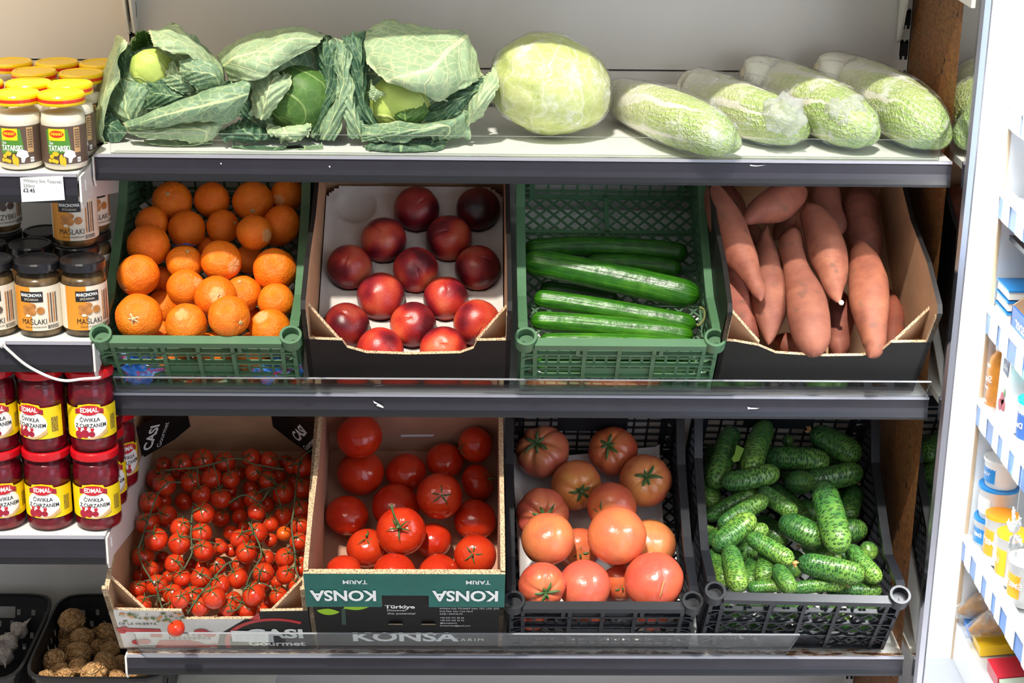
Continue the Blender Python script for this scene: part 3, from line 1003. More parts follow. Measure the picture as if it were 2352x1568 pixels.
def potato_mat():
    t = NT('sweet_potato_skin')
    u, o = t.uv(), t.jit(t.obj(), 5.0)
    n = t.noise(o, 26, 4, 0.6)
    n2 = t.noise(t.scale(u, (5, 16, 1)), 1.0, 4, 0.7)
    bl = t.noise(o, 48, 1)
    tint = t.n('ShaderNodeObjectInfo').outputs['Color']
    c = t.ramp(t.m('ADD', t.m('MULTIPLY', n, 0.7), t.m('MULTIPLY', n2, 0.3)), [(0.3, lin('69423a')), (0.46, lin('875747')), (0.6, lin('9c6b56')), (0.78, lin('b48a66'))])
    c = t.mix(1.0, c, tint, 'MULTIPLY')
    c = t.mix(t.ramp(bl, [(0.64, (0, 0, 0)), (0.72, (0.6, 0.6, 0.6))]), c, lin('5e4a3c'))
    c = t.mix(t.ramp(t.noise(o, 9, 3), [(0.42, (0.5, 0.5, 0.5)), (0.62, (0, 0, 0))]), c, lin('7c4c3e'), 'MIX')
    y = t.n('ShaderNodeSeparateXYZ', {0: u}).outputs[1]
    t.p(Base_Color=c, Roughness=0.62, Specular_IOR_Level=0.3)
    t.bump(t.m('ADD', n2, t.m('MULTIPLY', n, 0.8)), 0.25, 0.003)
    return t.mat


M['orange'] = orange_mat()
M['nectarine'] = nectarine_mat()
M['tomato'] = tomato_mat('tomato_skin', 'b4250f', 'c03416', 'c8401a')
M['cherry'] = tomato_mat('cherry_tomato_skin', 'b8240e', 'c43614', 'c83e18')
M['beef'] = tomato_mat('beef_tomato_skin', 'c4654e', 'cb7852', 'd69a58', 0.24)
M['cucumber'] = cucumber_mat()
M['pickle'] = pickle_mat()
M['potato'] = potato_mat()
M['calyx'] = flat('green_calyx', '426330', 0.6, var=0.2, vs=30)
M['vine'] = flat('green_vine', '46573a', 0.6, var=0.15, vs=60)
M['navel'] = flat('pale_navel', 'b9a06c', 0.8, var=0.2, vs=200)
M['stem_green'] = flat('dull_stem', '6d7440', 0.7)
M['blossom'] = flat('dry_blossom', 'b98a55', 0.85, var=0.2, vs=300)


# ------------------------------------------------------------------ fruit shapes (unit radius, stem towards +z)
def blob(fn, nu=40, nv=26):
    mb = MB()
    vs, fs, uv = [], [], []
    for j in range(nv + 1):
        th = pi * j / nv
        for i in range(nu):
            a = 2 * pi * i / nu
            vs.append(fn(th, a))
            uv.append((i / nu, j / nv))
    for j in range(nv):
        for i in range(nu):
            k = (i + 1) % nu
            fs.append((j * nu + i, (j + 1) * nu + i, (j + 1) * nu + k, j * nu + k))
    return mb.add(vs, fs, 0, uv)


def sph(th, a, r=1.0, zs=1.0):
    return Vector((r * sin(th) * cos(a), r * sin(th) * sin(a), r * cos(th) * zs))


def f_orange(seed, zs, dim):
    def fn(th, a):
        p = sph(th, a)
        k = 1 + 0.035 * noise.noise(p * 1.6 + Vector((seed, 0, 0))) + 0.012 * noise.noise(p * 5 + Vector((0, seed, 0)))
        k -= dim * math.exp(-(th / 0.20) ** 2) + 0.02 * math.exp(-((pi - th) / 0.25) ** 2)
        k -= 0.02 * math.exp(-((th - 0.25) / 0.25) ** 2) * max(0, cos(5 * a + seed)) ** 3
        return Vector((p.x * k, p.y * k, p.z * k * zs))
    return fn


def f_nect(seed):
    def fn(th, a):
        p = sph(th, a)
        k = 1 + 0.02 * noise.noise(p * 1.3 + Vector((seed, 3, 0)))
        k -= 0.06 * math.exp(-(th / 0.26) ** 2)
        d = abs((a + pi) % (2 * pi) - pi)
        k -= 0.055 * math.exp(-(d / 0.16) ** 2) * min(1.0, th / 0.12) * math.exp(-(th / 1.5) ** 2)
        k += 0.04 * math.exp(-((pi - th) / 0.2) ** 2)
        return Vector((p.x * k, p.y * k, p.z * k * 0.97))
    return fn


def f_tom(seed, zs, ribs, depth, dim):
    def fn(th, a):
        p = sph(th, a)
        k = 1 + 0.035 * noise.noise(p * 1.1 + Vector((seed, 5, 0)))
        k -= dim * math.exp(-(th / 0.34) ** 2)
        k -= dim * 0.2 * math.exp(-((pi - th) / 0.3) ** 2)
        if ribs:
            w_ = 0.35 * noise.noise(Vector((cos(a), sin(a), seed)) * 1.2)
            k -= depth * (0.5 - 0.5 * cos(ribs * (a + w_))) ** 3 * max(0.0, math.exp(-(th / 1.5) ** 2))
        return Vector((p.x * k, p.y * k, p.z * k * zs))
    return fn


def star(n=5, L=0.62, W=0.11, seed=0, up=0.25, stem=0.35, sr=0.06, base=0.8):
    rr = random.Random(seed)
    b = MB()
    for i in range(n):
        a = 2 * pi * i / n + rr.uniform(-0.22, 0.22)
        l, lift, cu = L * rr.uniform(0.75, 1.15), up * rr.uniform(0.3, 1.3), rr.uniform(-0.3, 0.3)
        vs = []
        m = 6
        for k in range(m + 1):
            t = k / m
            rad = 0.05 + l * t
            zz = base + 0.04 + lift * math.sin(t * pi * 0.8) + (-0.22 * t * t)
            aa = a + cu * t * t
            wd = W * (1 - t) ** 0.7 * (0.55 + 1.1 * t if t < 0.4 else 1.0)
            cx, cy = rad * cos(aa), rad * sin(aa)
            nx, ny = -sin(aa), cos(aa)
            vs += [(cx - nx * wd, cy - ny * wd, zz), (cx, cy, zz + W * 0.45), (cx + nx * wd, cy + ny * wd, zz)]
        fs = []
        for k in range(m):
            o = 3 * k
            fs += [(o, o + 1, o + 4, o + 3), (o + 1, o + 2, o + 5, o + 4)]
        b.add(vs, fs)
    b.tube([(0, 0, base - 0.1), (0.02, 0.01, base + 0.1), (0.05, 0.02, base + 0.1 + stem)], [sr * 1.5, sr, sr * 1.15], 8)
    return b


ME = {}
ME['orange'] = [blob(f_orange(s, z, d)).mesh('orange', M['orange'], True) for s, z, d in ((1.3, 0.95, 0.05), (4.1, 1.0, 0.04), (7.7, 0.93, 0.07), (9.2, 1.04, 0.03))]
nb = MB().lathe([(0.0001, 0.93), (0.05, 0.955), (0.09, 0.94), (0.11, 0.90)], 10)
ME['navel'] = nb.mesh('stem_button', M['navel'], True)
ME['scar'] = star(5, 0.34, 0.055, 11, 0.0, 0.02, 0.07, 0.90).mesh('navel_scar', flat('navel_scar_pale', 'd9c096', 0.8, var=0.2, vs=30))
ME['nectarine'] = [blob(f_nect(s), 56, 34).mesh('nectarine', M['nectarine'], True) for s in (1.1, 5.2, 8.4)]
ME['tomato'] = [blob(f_tom(s, z, rb, dp, dm)).mesh('tomato', M['tomato'], True) for s, z, rb, dp, dm in ((1, 0.86, 0, 0, 0.12), (3, 0.92, 0, 0, 0.08), (6, 0.82, 5, 0.04, 0.14))]
ME['beef'] = [blob(f_tom(s, z, rb, dp, dm), 64, 34).mesh('beef_tomato', M['beef'], True) for s, z, rb, dp, dm in ((2, 0.80, 7, 0.13, 0.22), (4, 0.84, 6, 0.07, 0.18), (8, 0.86, 0, 0, 0.10))]
ME['cherry'] = [blob(f_tom(s, z, 0, 0, dm), 28, 18).mesh('cherry_tomato', M['cherry'], True) for s, z, dm in ((1, 0.97, 0.07), (5, 0.92, 0.09), (9, 1.02, 0.05))]
ME['calyx'] = [star(5, 0.62, 0.085, s).mesh('calyx', M['calyx']) for s in (1, 2)]
ME['calyx_beef'] = [star(6, 0.60, 0.10, s, 0.14, 0.2, 0.05, 0.64).mesh('calyx', M['calyx']) for s in (3, 4)]
ME['calyx_tom'] = [star(5, 0.50, 0.05, s, 0.2, 0.22, 0.05, 0.76).mesh('calyx', M['calyx']) for s in (5, 6)]
ME['calyx_cherry'] = [star(5, 0.92, 0.068, s, 0.38, 0.25, 0.05, 0.90).mesh('calyx', M['calyx']) for s in (7, 8, 9)]


def face(dx, dy):
    """rotation that points +z where the photo shows the stem: (dx, dy) in fruit radii on screen, or away from the lens when None"""
    q = min(1.0, math.hypot(dx, dy))
    v = RT * dx - UP * dy - _fw * math.sqrt(max(0.0, 1 - q * q))
    return v.normalized()


def aim(v, spin=0.0):
    z = v.normalized()
    x = Vector((0.31, 0.22, 0.9)).cross(z).normalized()
    y = z.cross(x)
    m = Matrix(((x.x, y.x, z.x), (x.y, y.y, z.y), (x.z, y.z, z.z)))
    return (m @ Matrix.Rotation(spin, 3, 'Z')).to_quaternion()


def settle(P, Rr, rays, it=60, lo=None):
    """push overlapping round things apart along their own sight lines"""
    n = len(P)
    for _ in range(it):
        for i in range(n):
            for j in range(i + 1, n):
                d = P[j] - P[i]
                need = (Rr[i] + Rr[j]) * 0.97
                L = d.length
                if L >= need: continue
                w_ = rays[i].dot(d)
                s = 1 if w_ >= 0 else -1
                lat2 = max(L * L - w_ * w_, 0)
                gap = math.sqrt(max(need * need - lat2, 0)) - abs(w_)
                st = gap * 0.25
                P[i] -= rays[i] * (s * st)
                P[j] += rays[j] * (s * st)
        if lo:
            for i in range(n): P[i] = lo(i, P[i])
    return P


def crate_plane(t, h):
    m = wm(t)
    n = (m.to_3x3() @ Vector((0, 0, 1))).normalized()
    return m @ Vector((0, 0, h)), n


def floor_clamp(t, Rr, base=0.006, sides=None, front=0.0, back=0.382):
    m = wm(t)
    inv = m.inverted()

    def lo(i, p):
        q = inv @ p
        q.z = max(q.z, base + Rr[i] * 0.98)
        if sides: q.x = max(-sides + Rr[i], min(sides - Rr[i], q.x)) if Rr[i] < sides else q.x
        q.y = max(q.y, front + Rr[i] * 0.9)
        if q.y > back - Rr[i]:
            d = inv.to_3x3() @ (p - CAM).normalized()
            q += d * ((back - Rr[i] - q.y) / d.y)
        return m @ q
    return lo


def front_plane(t, y):
    m = wm(t)
    return m @ Vector((0, y, 0)), (m.to_3x3() @ Vector((0, 1, 0))).normalized()


def place_round(t, items, hs, side, front=0.004):
    """items: (px, py, r_px, layer); returns world centres and radii"""
    P, Rr, rays = [], [], []
    for px, py, r, ly in items:
        o, n = crate_plane(t, hs[ly]) if ly >= 0 else front_plane(t, 0.036)
        p = at_plane(px, py, o, n)
        P.append(p)
        Rr.append(r * mpp(p))
        rays.append((p - CAM).normalized())
    settle(P, Rr, rays, 50, floor_clamp(t, Rr, 0.006, side, front))
    return P, Rr


def single(name, me, p, q, s, label, cat, group, color=None, parent=None):
    o = link(name, me, parent)
    o.location = p
    o.rotation_mode = 'QUATERNION'
    o.rotation_quaternion = q
    o.scale = (s, s, s) if not isinstance(s, tuple) else s
    if color: o.color = color
    tag(o, label, cat, group)
    return o


# ------------------------------------------------------------------ oranges (x, y, r px, layer, stem dx, dy or None, label)
OR = [
    (395, 463, 47, 1, (-.05, -.35), 'orange with stem button up in the back row, leftmost there'),
    (487, 459, 41, 1, None, 'orange in the back row, second from the left, squarish'),
    (581, 463, 47, 1, (.1, .55), 'large orange in the back row with its dark stem dot at the bottom'),
    (664, 447, 39, 1, (-.45, .4), 'orange in the back right corner of the green crate'),
    (349, 512, 38, 1, None, 'orange half hidden against the left mesh, behind a lit one'),
    (429, 526, 43, 1, None, 'shaded orange in the second row from the back, left of centre'),
    (512, 520, 39, 1, (.85, -.2), 'shaded orange in the middle of the second row from the back'),
    (584, 534, 40, 1, (.8, .2), 'shaded orange below the large back one, right of centre'),
    (661, 515, 43, 1, None, 'shaded orange against the right rail, second row from the back'),
    (341, 564, 49, 2, None, 'big orange near the left rail with a shadow line across its top'),
    (424, 603, 42, 2, (.3, -.65), 'orange with a blue paper sticker tucked on top'),
    (508, 599, 47, 2, (.75, .25), 'orange in the crate centre with a brown stem scar facing right'),
    (573, 597, 34, 0, None, 'dark orange sunk in the gap right of the crate centre'),
    (644, 575, 39, 0, None, 'dark orange sunk behind the lit one by the right rail'),
    (634, 620, 50, 2, None, 'wide lit orange beside the right rail, middle of the crate'),
    (308, 632, 48, 2, (-.7, .6), 'big orange by the left rail with a pale scar at its lower left'),
    (366, 645, 34, 0, None, 'small shaded orange wedged right of the left rail pair'),
    (427, 662, 44, 2, (.75, -.35), 'rough lit orange left of the star-stemmed centre one'),
    (558, 675, 44, 2, (-.1, -.7), 'creased orange behind and right of the star-stemmed centre one'),
    (496, 682, 49, 3, (.25, -.05), 'topmost orange in the centre with a white star-shaped stem scar'),
    (636, 692, 42, 2, None, 'smooth round orange at the right rail above the front row'),
    (276, 722, 40, 1, None, 'orange half hidden behind the big front left one'),
    (319, 728, 54, 3, (-.05, .1), 'largest orange, front left corner, star navel facing out'),
    (371, 708, 37, 0, None, 'orange sunk behind the front row, left of centre'),
    (438, 706, 34, 0, None, 'orange peeping out between the centre ones and the front row'),
    (427, 751, 48, 3, (-.02, -.45), 'orange in the front row with a wrinkled navel on top, second from left'),
    (525, 738, 49, 3, (.7, .3), 'orange in the front row with a dark stem dot at lower right'),
    (621, 758, 48, 2, (-.4, -.65), 'orange at the right end of the front row with a brown scratch'),
    (574, 728, 28, 0, None, 'orange mostly hidden between the two right front ones'),
    (478, 566, 24, 0, None, 'orange sliver deep behind the centre of the crate'),
    (367, 766, 30, 0, None, 'orange deep under the front left navel one'),
    (392, 812, 46, -1, None, 'orange behind the handle slot of the green crate, left half'),
    (487, 812, 46, -1, None, 'orange behind the handle slot of the green crate, right half'),
    (584, 822, 46, -1, None, 'orange behind the front mesh at right, low in the crate'),
]
P, Rr = place_round(C_OR, [(a, b, c, d) for a, b, c, d, *_ in OR], [0.030, 0.062, 0.092, 0.116], 0.136)
for k, ((px, py, r, ly, fc, lab), p, rad) in enumerate(zip(OR, P, Rr)):
    q = aim(face(*fc), k * 1.3) if fc else aim(Vector((RND.uniform(-1, 1), 1.0, -0.4)), k)
    o = single('orange', ME['orange'][k % 4], p, q, rad, lab, 'orange', 'oranges in the green crate')
    if k in (19, 22): link('navel_scar', ME['scar'], o)
    elif fc: link('stem_button', ME['navel'], o)


# crumpled blue and white wrapping paper among the oranges
def crumple(label, px, py, h, r, mats, seed, t):
    o, n = crate_plane(t, h)
    p = at_plane(px, py, o, n)

    def fn(th, a):
        q = sph(th, a)
        k = 1 + 0.5 * noise.noise(q * 2.2 + Vector((seed, 0, 0))) + 0.28 * noise.noise(q * 6 + Vector((0, seed, 0)))
        return Vector((q.x * k * 1.25, q.y * k * 0.6, q.z * k * 0.85))
    ob = obj('wrapping_paper', blob(fn, 26, 16), mats)
    ob.location = p
    ob.scale = (r, r, r)
    ob.rotation_euler = (TH2, 0, 0)
    tag(ob, label, 'paper', 'fruit wrapping papers')
    return ob


def bluewrap():
    t = NT('blue_wrap')
    n = t.noise(t.obj(), 1.6, 3)
    t.p(Base_Color=t.ramp(n, [(0.40, lin('1d5fb4')), (0.5, lin('2f86d6')), (0.56, lin('c8283c')), (0.60, lin('2f86d6')), (0.7, lin('e4e8ee'))]), Roughness=0.4)
    return t.mat


BW = bluewrap()
crumple('crumpled blue paper behind the left front mesh of the green crate', 318, 846, 0.028, 0.034, BW, 3.0, C_OR)
crumple('blue and white paper behind the right front mesh of the green crate', 628, 846, 0.026, 0.030, BW, 8.0, C_OR)
stk = MB().add([(-0.016, 0, 0), (0.0, -0.003, 0.004), (0.018, 0, 0.001), (0.020, 0.008, -0.002), (0.002, 0.006, 0.004), (-0.018, 0.008, -0.002)], [(0, 1, 4, 5), (1, 2, 3, 4)])
so = obj('wrapping_paper', stk, flat('blue_sticker', '1c4bb0', 0.4))
so.location = P[10] + Vector((-0.001, -0.001, 1.0)) * Rr[10] * 0.98
so.location.z = P[10].z + Rr[10] * 0.93
tag(so, 'small blue paper scrap on top of an orange', 'paper')

# ------------------------------------------------------------------ nectarines on a pulp tray
NE = [
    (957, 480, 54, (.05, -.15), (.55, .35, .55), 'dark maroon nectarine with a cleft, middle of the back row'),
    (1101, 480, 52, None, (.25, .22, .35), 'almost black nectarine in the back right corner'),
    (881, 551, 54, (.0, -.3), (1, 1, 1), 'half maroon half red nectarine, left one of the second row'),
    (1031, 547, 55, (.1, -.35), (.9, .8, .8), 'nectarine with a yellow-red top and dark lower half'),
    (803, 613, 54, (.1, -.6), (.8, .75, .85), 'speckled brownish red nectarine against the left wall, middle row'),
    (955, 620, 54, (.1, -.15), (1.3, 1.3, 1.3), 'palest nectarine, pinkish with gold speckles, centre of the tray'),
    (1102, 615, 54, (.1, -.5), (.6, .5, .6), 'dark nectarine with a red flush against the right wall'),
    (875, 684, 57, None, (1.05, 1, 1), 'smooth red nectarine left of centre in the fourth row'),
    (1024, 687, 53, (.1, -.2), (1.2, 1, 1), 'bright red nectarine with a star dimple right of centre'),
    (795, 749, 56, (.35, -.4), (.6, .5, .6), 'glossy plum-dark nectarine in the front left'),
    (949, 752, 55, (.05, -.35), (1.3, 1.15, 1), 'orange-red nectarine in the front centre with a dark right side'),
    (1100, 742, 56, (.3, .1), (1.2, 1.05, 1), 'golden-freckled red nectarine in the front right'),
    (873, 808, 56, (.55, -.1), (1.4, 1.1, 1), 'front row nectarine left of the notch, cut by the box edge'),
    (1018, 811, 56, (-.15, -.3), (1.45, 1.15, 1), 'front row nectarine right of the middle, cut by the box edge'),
]
P, Rr = place_round(B_NE, [(a, b, c, 0) for a, b, c, *_ in NE], [0.044], 0.140)
for k, ((px, py, r, fc, col, lab), p, rad) in enumerate(zip(NE, P, Rr)):
    q = aim(face(*fc), 0.9 * k + 1.0) if fc else aim(Vector((0.3, 1.0, -0.5)), k)
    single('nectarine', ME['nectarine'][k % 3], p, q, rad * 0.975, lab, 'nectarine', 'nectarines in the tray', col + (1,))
# tray: flat sheet with cups under the fruit
inv = wm(B_NE).inverted()
cups = [((inv @ p).x, (inv @ p).y, (inv @ p).z, r * 1.0) for p, r in zip(P, Rr)] + [(-0.095, 0.335, 0.042, 0.036)]
nx, ny = 74, 90
vs, fs = [], []
xa, xb, ya, yb = -0.143, 0.143, 0.008, 0.372
for j in range(ny + 1):
    for i in range(nx + 1):
        x, y = xa + (xb - xa) * i / nx, ya + (yb - ya) * j / ny
        z = 0.028
        for cx, cy, cz, r in cups:
            d = math.hypot(x - cx, y - cy)
            if d < r: z = max(0.0058, min(z, cz - 0.0012 - math.sqrt(r * r - d * d)))
        e = min(x - xa, xb - x, y - ya, yb - y)
        if e < 0.012: z += (0.012 - e) * 0.5
        cxr = math.hypot(max(0, abs(x) - (xb - 0.03)), max(0, abs(y - 0.19) - (0.182 - 0.03)))
        z += 0.0008 * noise.noise(Vector((x, y, 0)) * 160)
        vs.append((x, y, z))
m_ = nx + 1
for j in range(ny):
    for i in range(nx):
        xc, yc = abs(xa + (xb - xa) * (i + .5) / nx), ya + (yb - ya) * (j + .5) / ny
        if math.hypot(max(0, xc - (xb - 0.03)), max(0, abs(yc - 0.19) - 0.152)) > 0.03: continue
        fs.append((j * m_ + i, j * m_ + i + 1, (j + 1) * m_ + i + 1, (j + 1) * m_ + i))
tr = thing('pulp_tray', 'grey moulded pulp tray under the nectarines', 'tray', B_NE.location, B_NE.rotation_euler)
so_ = obj('cup_sheet', MB().add(vs, fs), M['pulp'], tr, True)


# ------------------------------------------------------------------ long things laid along a spine of photo points
def spine_pts(t, pts, h, seglift=None):
    out, rad = [], []
    for k, (px, py, r) in enumerate(pts):
        o, n = crate_plane(t, h + (seglift[k] if seglift else 0))
        p = at_plane(px, py, o, n)
        out.append(p)
        rad.append(r * mpp(p))
    return out, rad


def long_thing(name, pts, rad, mat, label, cat, group, seg=24, rings=40, mod=None, color=None, wob=0.0, seed=0.0):
    c = sum(pts, Vector()) / len(pts)
    mb = MB().tube([p - c for p in pts], rad, seg, 0, rings, mod)
    if wob:
        vs = []
        for v in mb.v:
            v = Vector(v)
            vs.append(tuple(v * (1) + Vector((noise.noise(v * 28 + Vector((seed, 0, 0))), noise.noise(v * 28 + Vector((0, seed, 0))), noise.noise(v * 28 + Vector((0, 0, seed))))) * wob))
        mb.v = vs
    o = obj(name, mb, mat, None, True)
    o.location = c
    if color: o.color = tuple(color) + (1,)
    return tag(o, label, cat, group)


def cyl_profile(p0, p1, r, bend=(0, 0, 0), n=9, t0=0.5, t1=0.5):
    """round-ended stick between two points"""
    p0, p1, bend = Vector(p0), Vector(p1), Vector(bend)
    L = (p1 - p0).length
    pts, rad = [], []
    ts = [0, 0.015, 0.05, 0.11, 0.2, 0.35, 0.5, 0.65, 0.8, 0.89, 0.95, 0.985, 1]
    for t in ts:
        e = min(t * L / (r * 1.15), (1 - t) * L / (r * 1.15), 1.0)
        f = math.sqrt(max(0.0, 1 - (1 - e) ** 2))
        fat = 1 - (1 - t) * 0.12 * t1 - abs(t - 0.5) * 0.10
        pts.append(p0.lerp(p1, t) + bend * (4 * t * (1 - t)))
        rad.append(max(r * f * fat, r * 0.04))
    return pts, rad


def settle_long(items, it=40, keep=0.93, box=None):
    """items: (points, radii); slides whole things along their sight lines until they clear each other"""
    n = len(items)
    d = [((sum(p, Vector()) / len(p)) - CAM).normalized() for p, r in items]
    S_ = []
    for p, r in items:
        q, rr_ = resample(p, r, 15)
        S_.append((q, rr_))
    off = [0.0] * n
    for _ in range(it):
        for i in range(n):
            for j in range(i + 1, n):
                worst = 0
                for a, ra in zip(*S_[i]):
                    A = a + d[i] * off[i]
                    for b, rb in zip(*S_[j]):
                        D = b + d[j] * off[j] - A
                        need = (ra + rb) * keep
                        l2 = D.length_squared
                        if l2 < need * need:
                            w_ = D.dot(d[i])
                            g = math.sqrt(max(need * need - (l2 - w_ * w_), 0)) - abs(w_)
                            s = 1 if w_ >= 0 else -1
                            if g > abs(worst): worst = g * s
                if worst:
                    off[i] -= worst * 0.2
                    off[j] += worst * 0.2
    if box:
        m = wm(box).inverted()
        for k in range(n):
            g = min((m @ (p + d[k] * off[k])).z - r - 0.006 for p, r in zip(*S_[k]))
            if g < 0:
                off[k] += g / abs((m.to_3x3() @ d[k]).z)
    return [([p + d[k] * off[k] for p in items[k][0]], items[k][1]) for k in range(n)]


CU = [  # tints paint in the shade: darker at the back and underneath, brighter in front
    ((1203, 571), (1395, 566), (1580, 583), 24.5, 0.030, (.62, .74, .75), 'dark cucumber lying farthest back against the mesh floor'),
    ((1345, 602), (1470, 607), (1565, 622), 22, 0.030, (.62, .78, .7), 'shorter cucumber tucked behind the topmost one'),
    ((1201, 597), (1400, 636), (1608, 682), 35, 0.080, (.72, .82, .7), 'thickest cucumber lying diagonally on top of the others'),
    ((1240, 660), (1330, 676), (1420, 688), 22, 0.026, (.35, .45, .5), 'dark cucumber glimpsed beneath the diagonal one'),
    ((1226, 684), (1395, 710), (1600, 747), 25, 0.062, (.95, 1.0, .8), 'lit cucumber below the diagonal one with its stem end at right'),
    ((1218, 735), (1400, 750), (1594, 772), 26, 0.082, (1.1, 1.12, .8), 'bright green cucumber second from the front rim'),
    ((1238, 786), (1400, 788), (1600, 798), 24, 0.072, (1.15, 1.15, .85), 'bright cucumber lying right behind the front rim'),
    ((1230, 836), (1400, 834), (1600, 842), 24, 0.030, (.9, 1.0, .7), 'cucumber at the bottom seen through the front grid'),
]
CUI = []
rib = lambda a, t: 1 + 0.010 * cos(9 * a) + 0.012 * cos(4 * a + 1.7)
for k, (a, b, c, r, h, col, lab) in enumerate(CU):
    pp, _ = spine_pts(C_CU, [(a[0], a[1], r), (b[0], b[1], r), (c[0], c[1], r)], h)
    if k == 7: pp = [at_plane(x, y, *front_plane(C_CU, 0.024)) for x, y in (a, b, c)]
    rad = r * mpp(pp[1])
    sag = pp[1] - (pp[0] + pp[2]) * 0.5
    q, rr_ = cyl_profile(pp[0], pp[2], rad, sag, t1=0.6)
    CUI.append((q, rr_))
CUI = settle_long(CUI[:7], box=C_CU) + CUI[7:]
for k, ((a, b, c, r, h, col, lab), (q, rr_)) in enumerate(zip(CU, CUI)):
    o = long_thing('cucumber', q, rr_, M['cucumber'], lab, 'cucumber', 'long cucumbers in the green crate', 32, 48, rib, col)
    if k == 4:
        e = q[-1]
        st = [e, e + RT * 0.006 + UP * 0.002, e + RT * 0.012 + UP * 0.012, e + RT * 0.011 + UP * 0.024, e + RT * 0.004 + UP * 0.027]
        so = obj('stem', MB().tube([x - o.location for x in st], [0.003, 0.0022, 0.0020, 0.0020, 0.003], 8, 0, 18), M['stem_green'], o, True)
    else:
        e = q[0] if k in (5, 6) else q[-1]

# ------------------------------------------------------------------ sweet potatoes
def S(x, y, r): return (1600 + x / 3.016, 400 + y / 3.016, r / 3.016)


SP = [
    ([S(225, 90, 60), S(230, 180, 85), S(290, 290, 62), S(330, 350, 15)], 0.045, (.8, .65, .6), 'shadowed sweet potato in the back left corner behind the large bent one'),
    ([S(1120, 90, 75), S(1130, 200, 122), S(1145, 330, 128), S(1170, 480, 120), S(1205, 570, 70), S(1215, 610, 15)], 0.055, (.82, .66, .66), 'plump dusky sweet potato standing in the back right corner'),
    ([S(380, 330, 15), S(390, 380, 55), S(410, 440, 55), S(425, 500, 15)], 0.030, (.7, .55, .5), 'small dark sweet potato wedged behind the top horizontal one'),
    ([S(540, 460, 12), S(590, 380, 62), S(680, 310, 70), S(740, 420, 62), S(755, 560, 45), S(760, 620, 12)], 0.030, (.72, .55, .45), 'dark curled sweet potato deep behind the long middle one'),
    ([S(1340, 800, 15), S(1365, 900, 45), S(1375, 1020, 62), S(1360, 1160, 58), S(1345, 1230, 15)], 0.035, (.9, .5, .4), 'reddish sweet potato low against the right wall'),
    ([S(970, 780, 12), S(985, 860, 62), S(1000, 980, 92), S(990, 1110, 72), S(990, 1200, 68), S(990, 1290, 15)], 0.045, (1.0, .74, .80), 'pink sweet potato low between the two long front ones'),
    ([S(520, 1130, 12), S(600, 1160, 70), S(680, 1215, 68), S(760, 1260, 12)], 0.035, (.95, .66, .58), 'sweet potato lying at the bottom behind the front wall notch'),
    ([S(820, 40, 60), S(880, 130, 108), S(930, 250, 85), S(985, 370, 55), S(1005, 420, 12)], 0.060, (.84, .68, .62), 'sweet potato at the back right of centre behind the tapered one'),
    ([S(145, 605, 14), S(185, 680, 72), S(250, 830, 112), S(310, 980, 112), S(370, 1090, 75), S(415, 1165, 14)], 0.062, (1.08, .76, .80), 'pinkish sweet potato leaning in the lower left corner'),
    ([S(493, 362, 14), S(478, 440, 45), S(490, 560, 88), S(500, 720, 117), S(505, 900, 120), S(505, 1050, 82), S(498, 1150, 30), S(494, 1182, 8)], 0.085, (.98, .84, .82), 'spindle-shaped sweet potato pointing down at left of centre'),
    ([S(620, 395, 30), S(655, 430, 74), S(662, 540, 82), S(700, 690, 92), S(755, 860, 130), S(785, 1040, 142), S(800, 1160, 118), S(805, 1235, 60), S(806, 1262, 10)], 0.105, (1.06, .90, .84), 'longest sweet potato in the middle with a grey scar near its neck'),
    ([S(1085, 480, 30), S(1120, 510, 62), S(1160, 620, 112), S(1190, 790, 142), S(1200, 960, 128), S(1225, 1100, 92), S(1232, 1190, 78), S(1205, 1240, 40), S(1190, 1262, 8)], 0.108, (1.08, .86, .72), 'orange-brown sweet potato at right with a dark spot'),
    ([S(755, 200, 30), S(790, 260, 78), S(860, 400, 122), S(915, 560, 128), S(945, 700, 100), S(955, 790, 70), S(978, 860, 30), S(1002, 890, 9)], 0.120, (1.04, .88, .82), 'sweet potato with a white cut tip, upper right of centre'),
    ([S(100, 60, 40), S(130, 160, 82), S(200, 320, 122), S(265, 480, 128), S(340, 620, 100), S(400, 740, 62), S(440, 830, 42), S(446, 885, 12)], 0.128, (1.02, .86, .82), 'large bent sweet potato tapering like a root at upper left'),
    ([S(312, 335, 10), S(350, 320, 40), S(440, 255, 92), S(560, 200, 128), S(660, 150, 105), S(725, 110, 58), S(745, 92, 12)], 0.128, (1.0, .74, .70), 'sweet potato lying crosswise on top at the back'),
]
SPI = []
for k, (pts, h, col, lab) in enumerate(SP):
    pp, rr_ = spine_pts(B_SP, pts, h)
    rr_[0] = max(rr_[0] * 0.5, 0.0008)
    rr_[-1] = max(rr_[-1] * 0.5, 0.0008)
    SPI.append((pp, rr_))
SPI = settle_long(SPI, 30, 0.9, B_SP)
for k, ((pts, h, col, lab), (pp, rr_)) in enumerate(zip(SP, SPI)):
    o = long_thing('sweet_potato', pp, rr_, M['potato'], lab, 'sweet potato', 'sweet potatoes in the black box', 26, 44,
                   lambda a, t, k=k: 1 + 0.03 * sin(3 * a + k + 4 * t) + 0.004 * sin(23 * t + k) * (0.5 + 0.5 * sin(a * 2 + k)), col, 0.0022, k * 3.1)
    if k == 12:
        b_ = blob(lambda th, a: sph(th, a) * 0.0042, 12, 8)
        x = obj('cut_tip', b_, flat('pale_flesh', 'eadfcb', 0.8), o, True)
        x.location = pp[-1] - o.location
    if k == 10:
        ctr = at_plane(1836, 586, crate_plane(B_SP, 0.135)[0], crate_plane(B_SP, 0.135)[1])

# ------------------------------------------------------------------ cherry tomatoes on vines
def Q(ox, oy, L): return [(ox + a / 6.533, oy + b / 6.533, c / 6.533, d) for a, b, c, d in L]


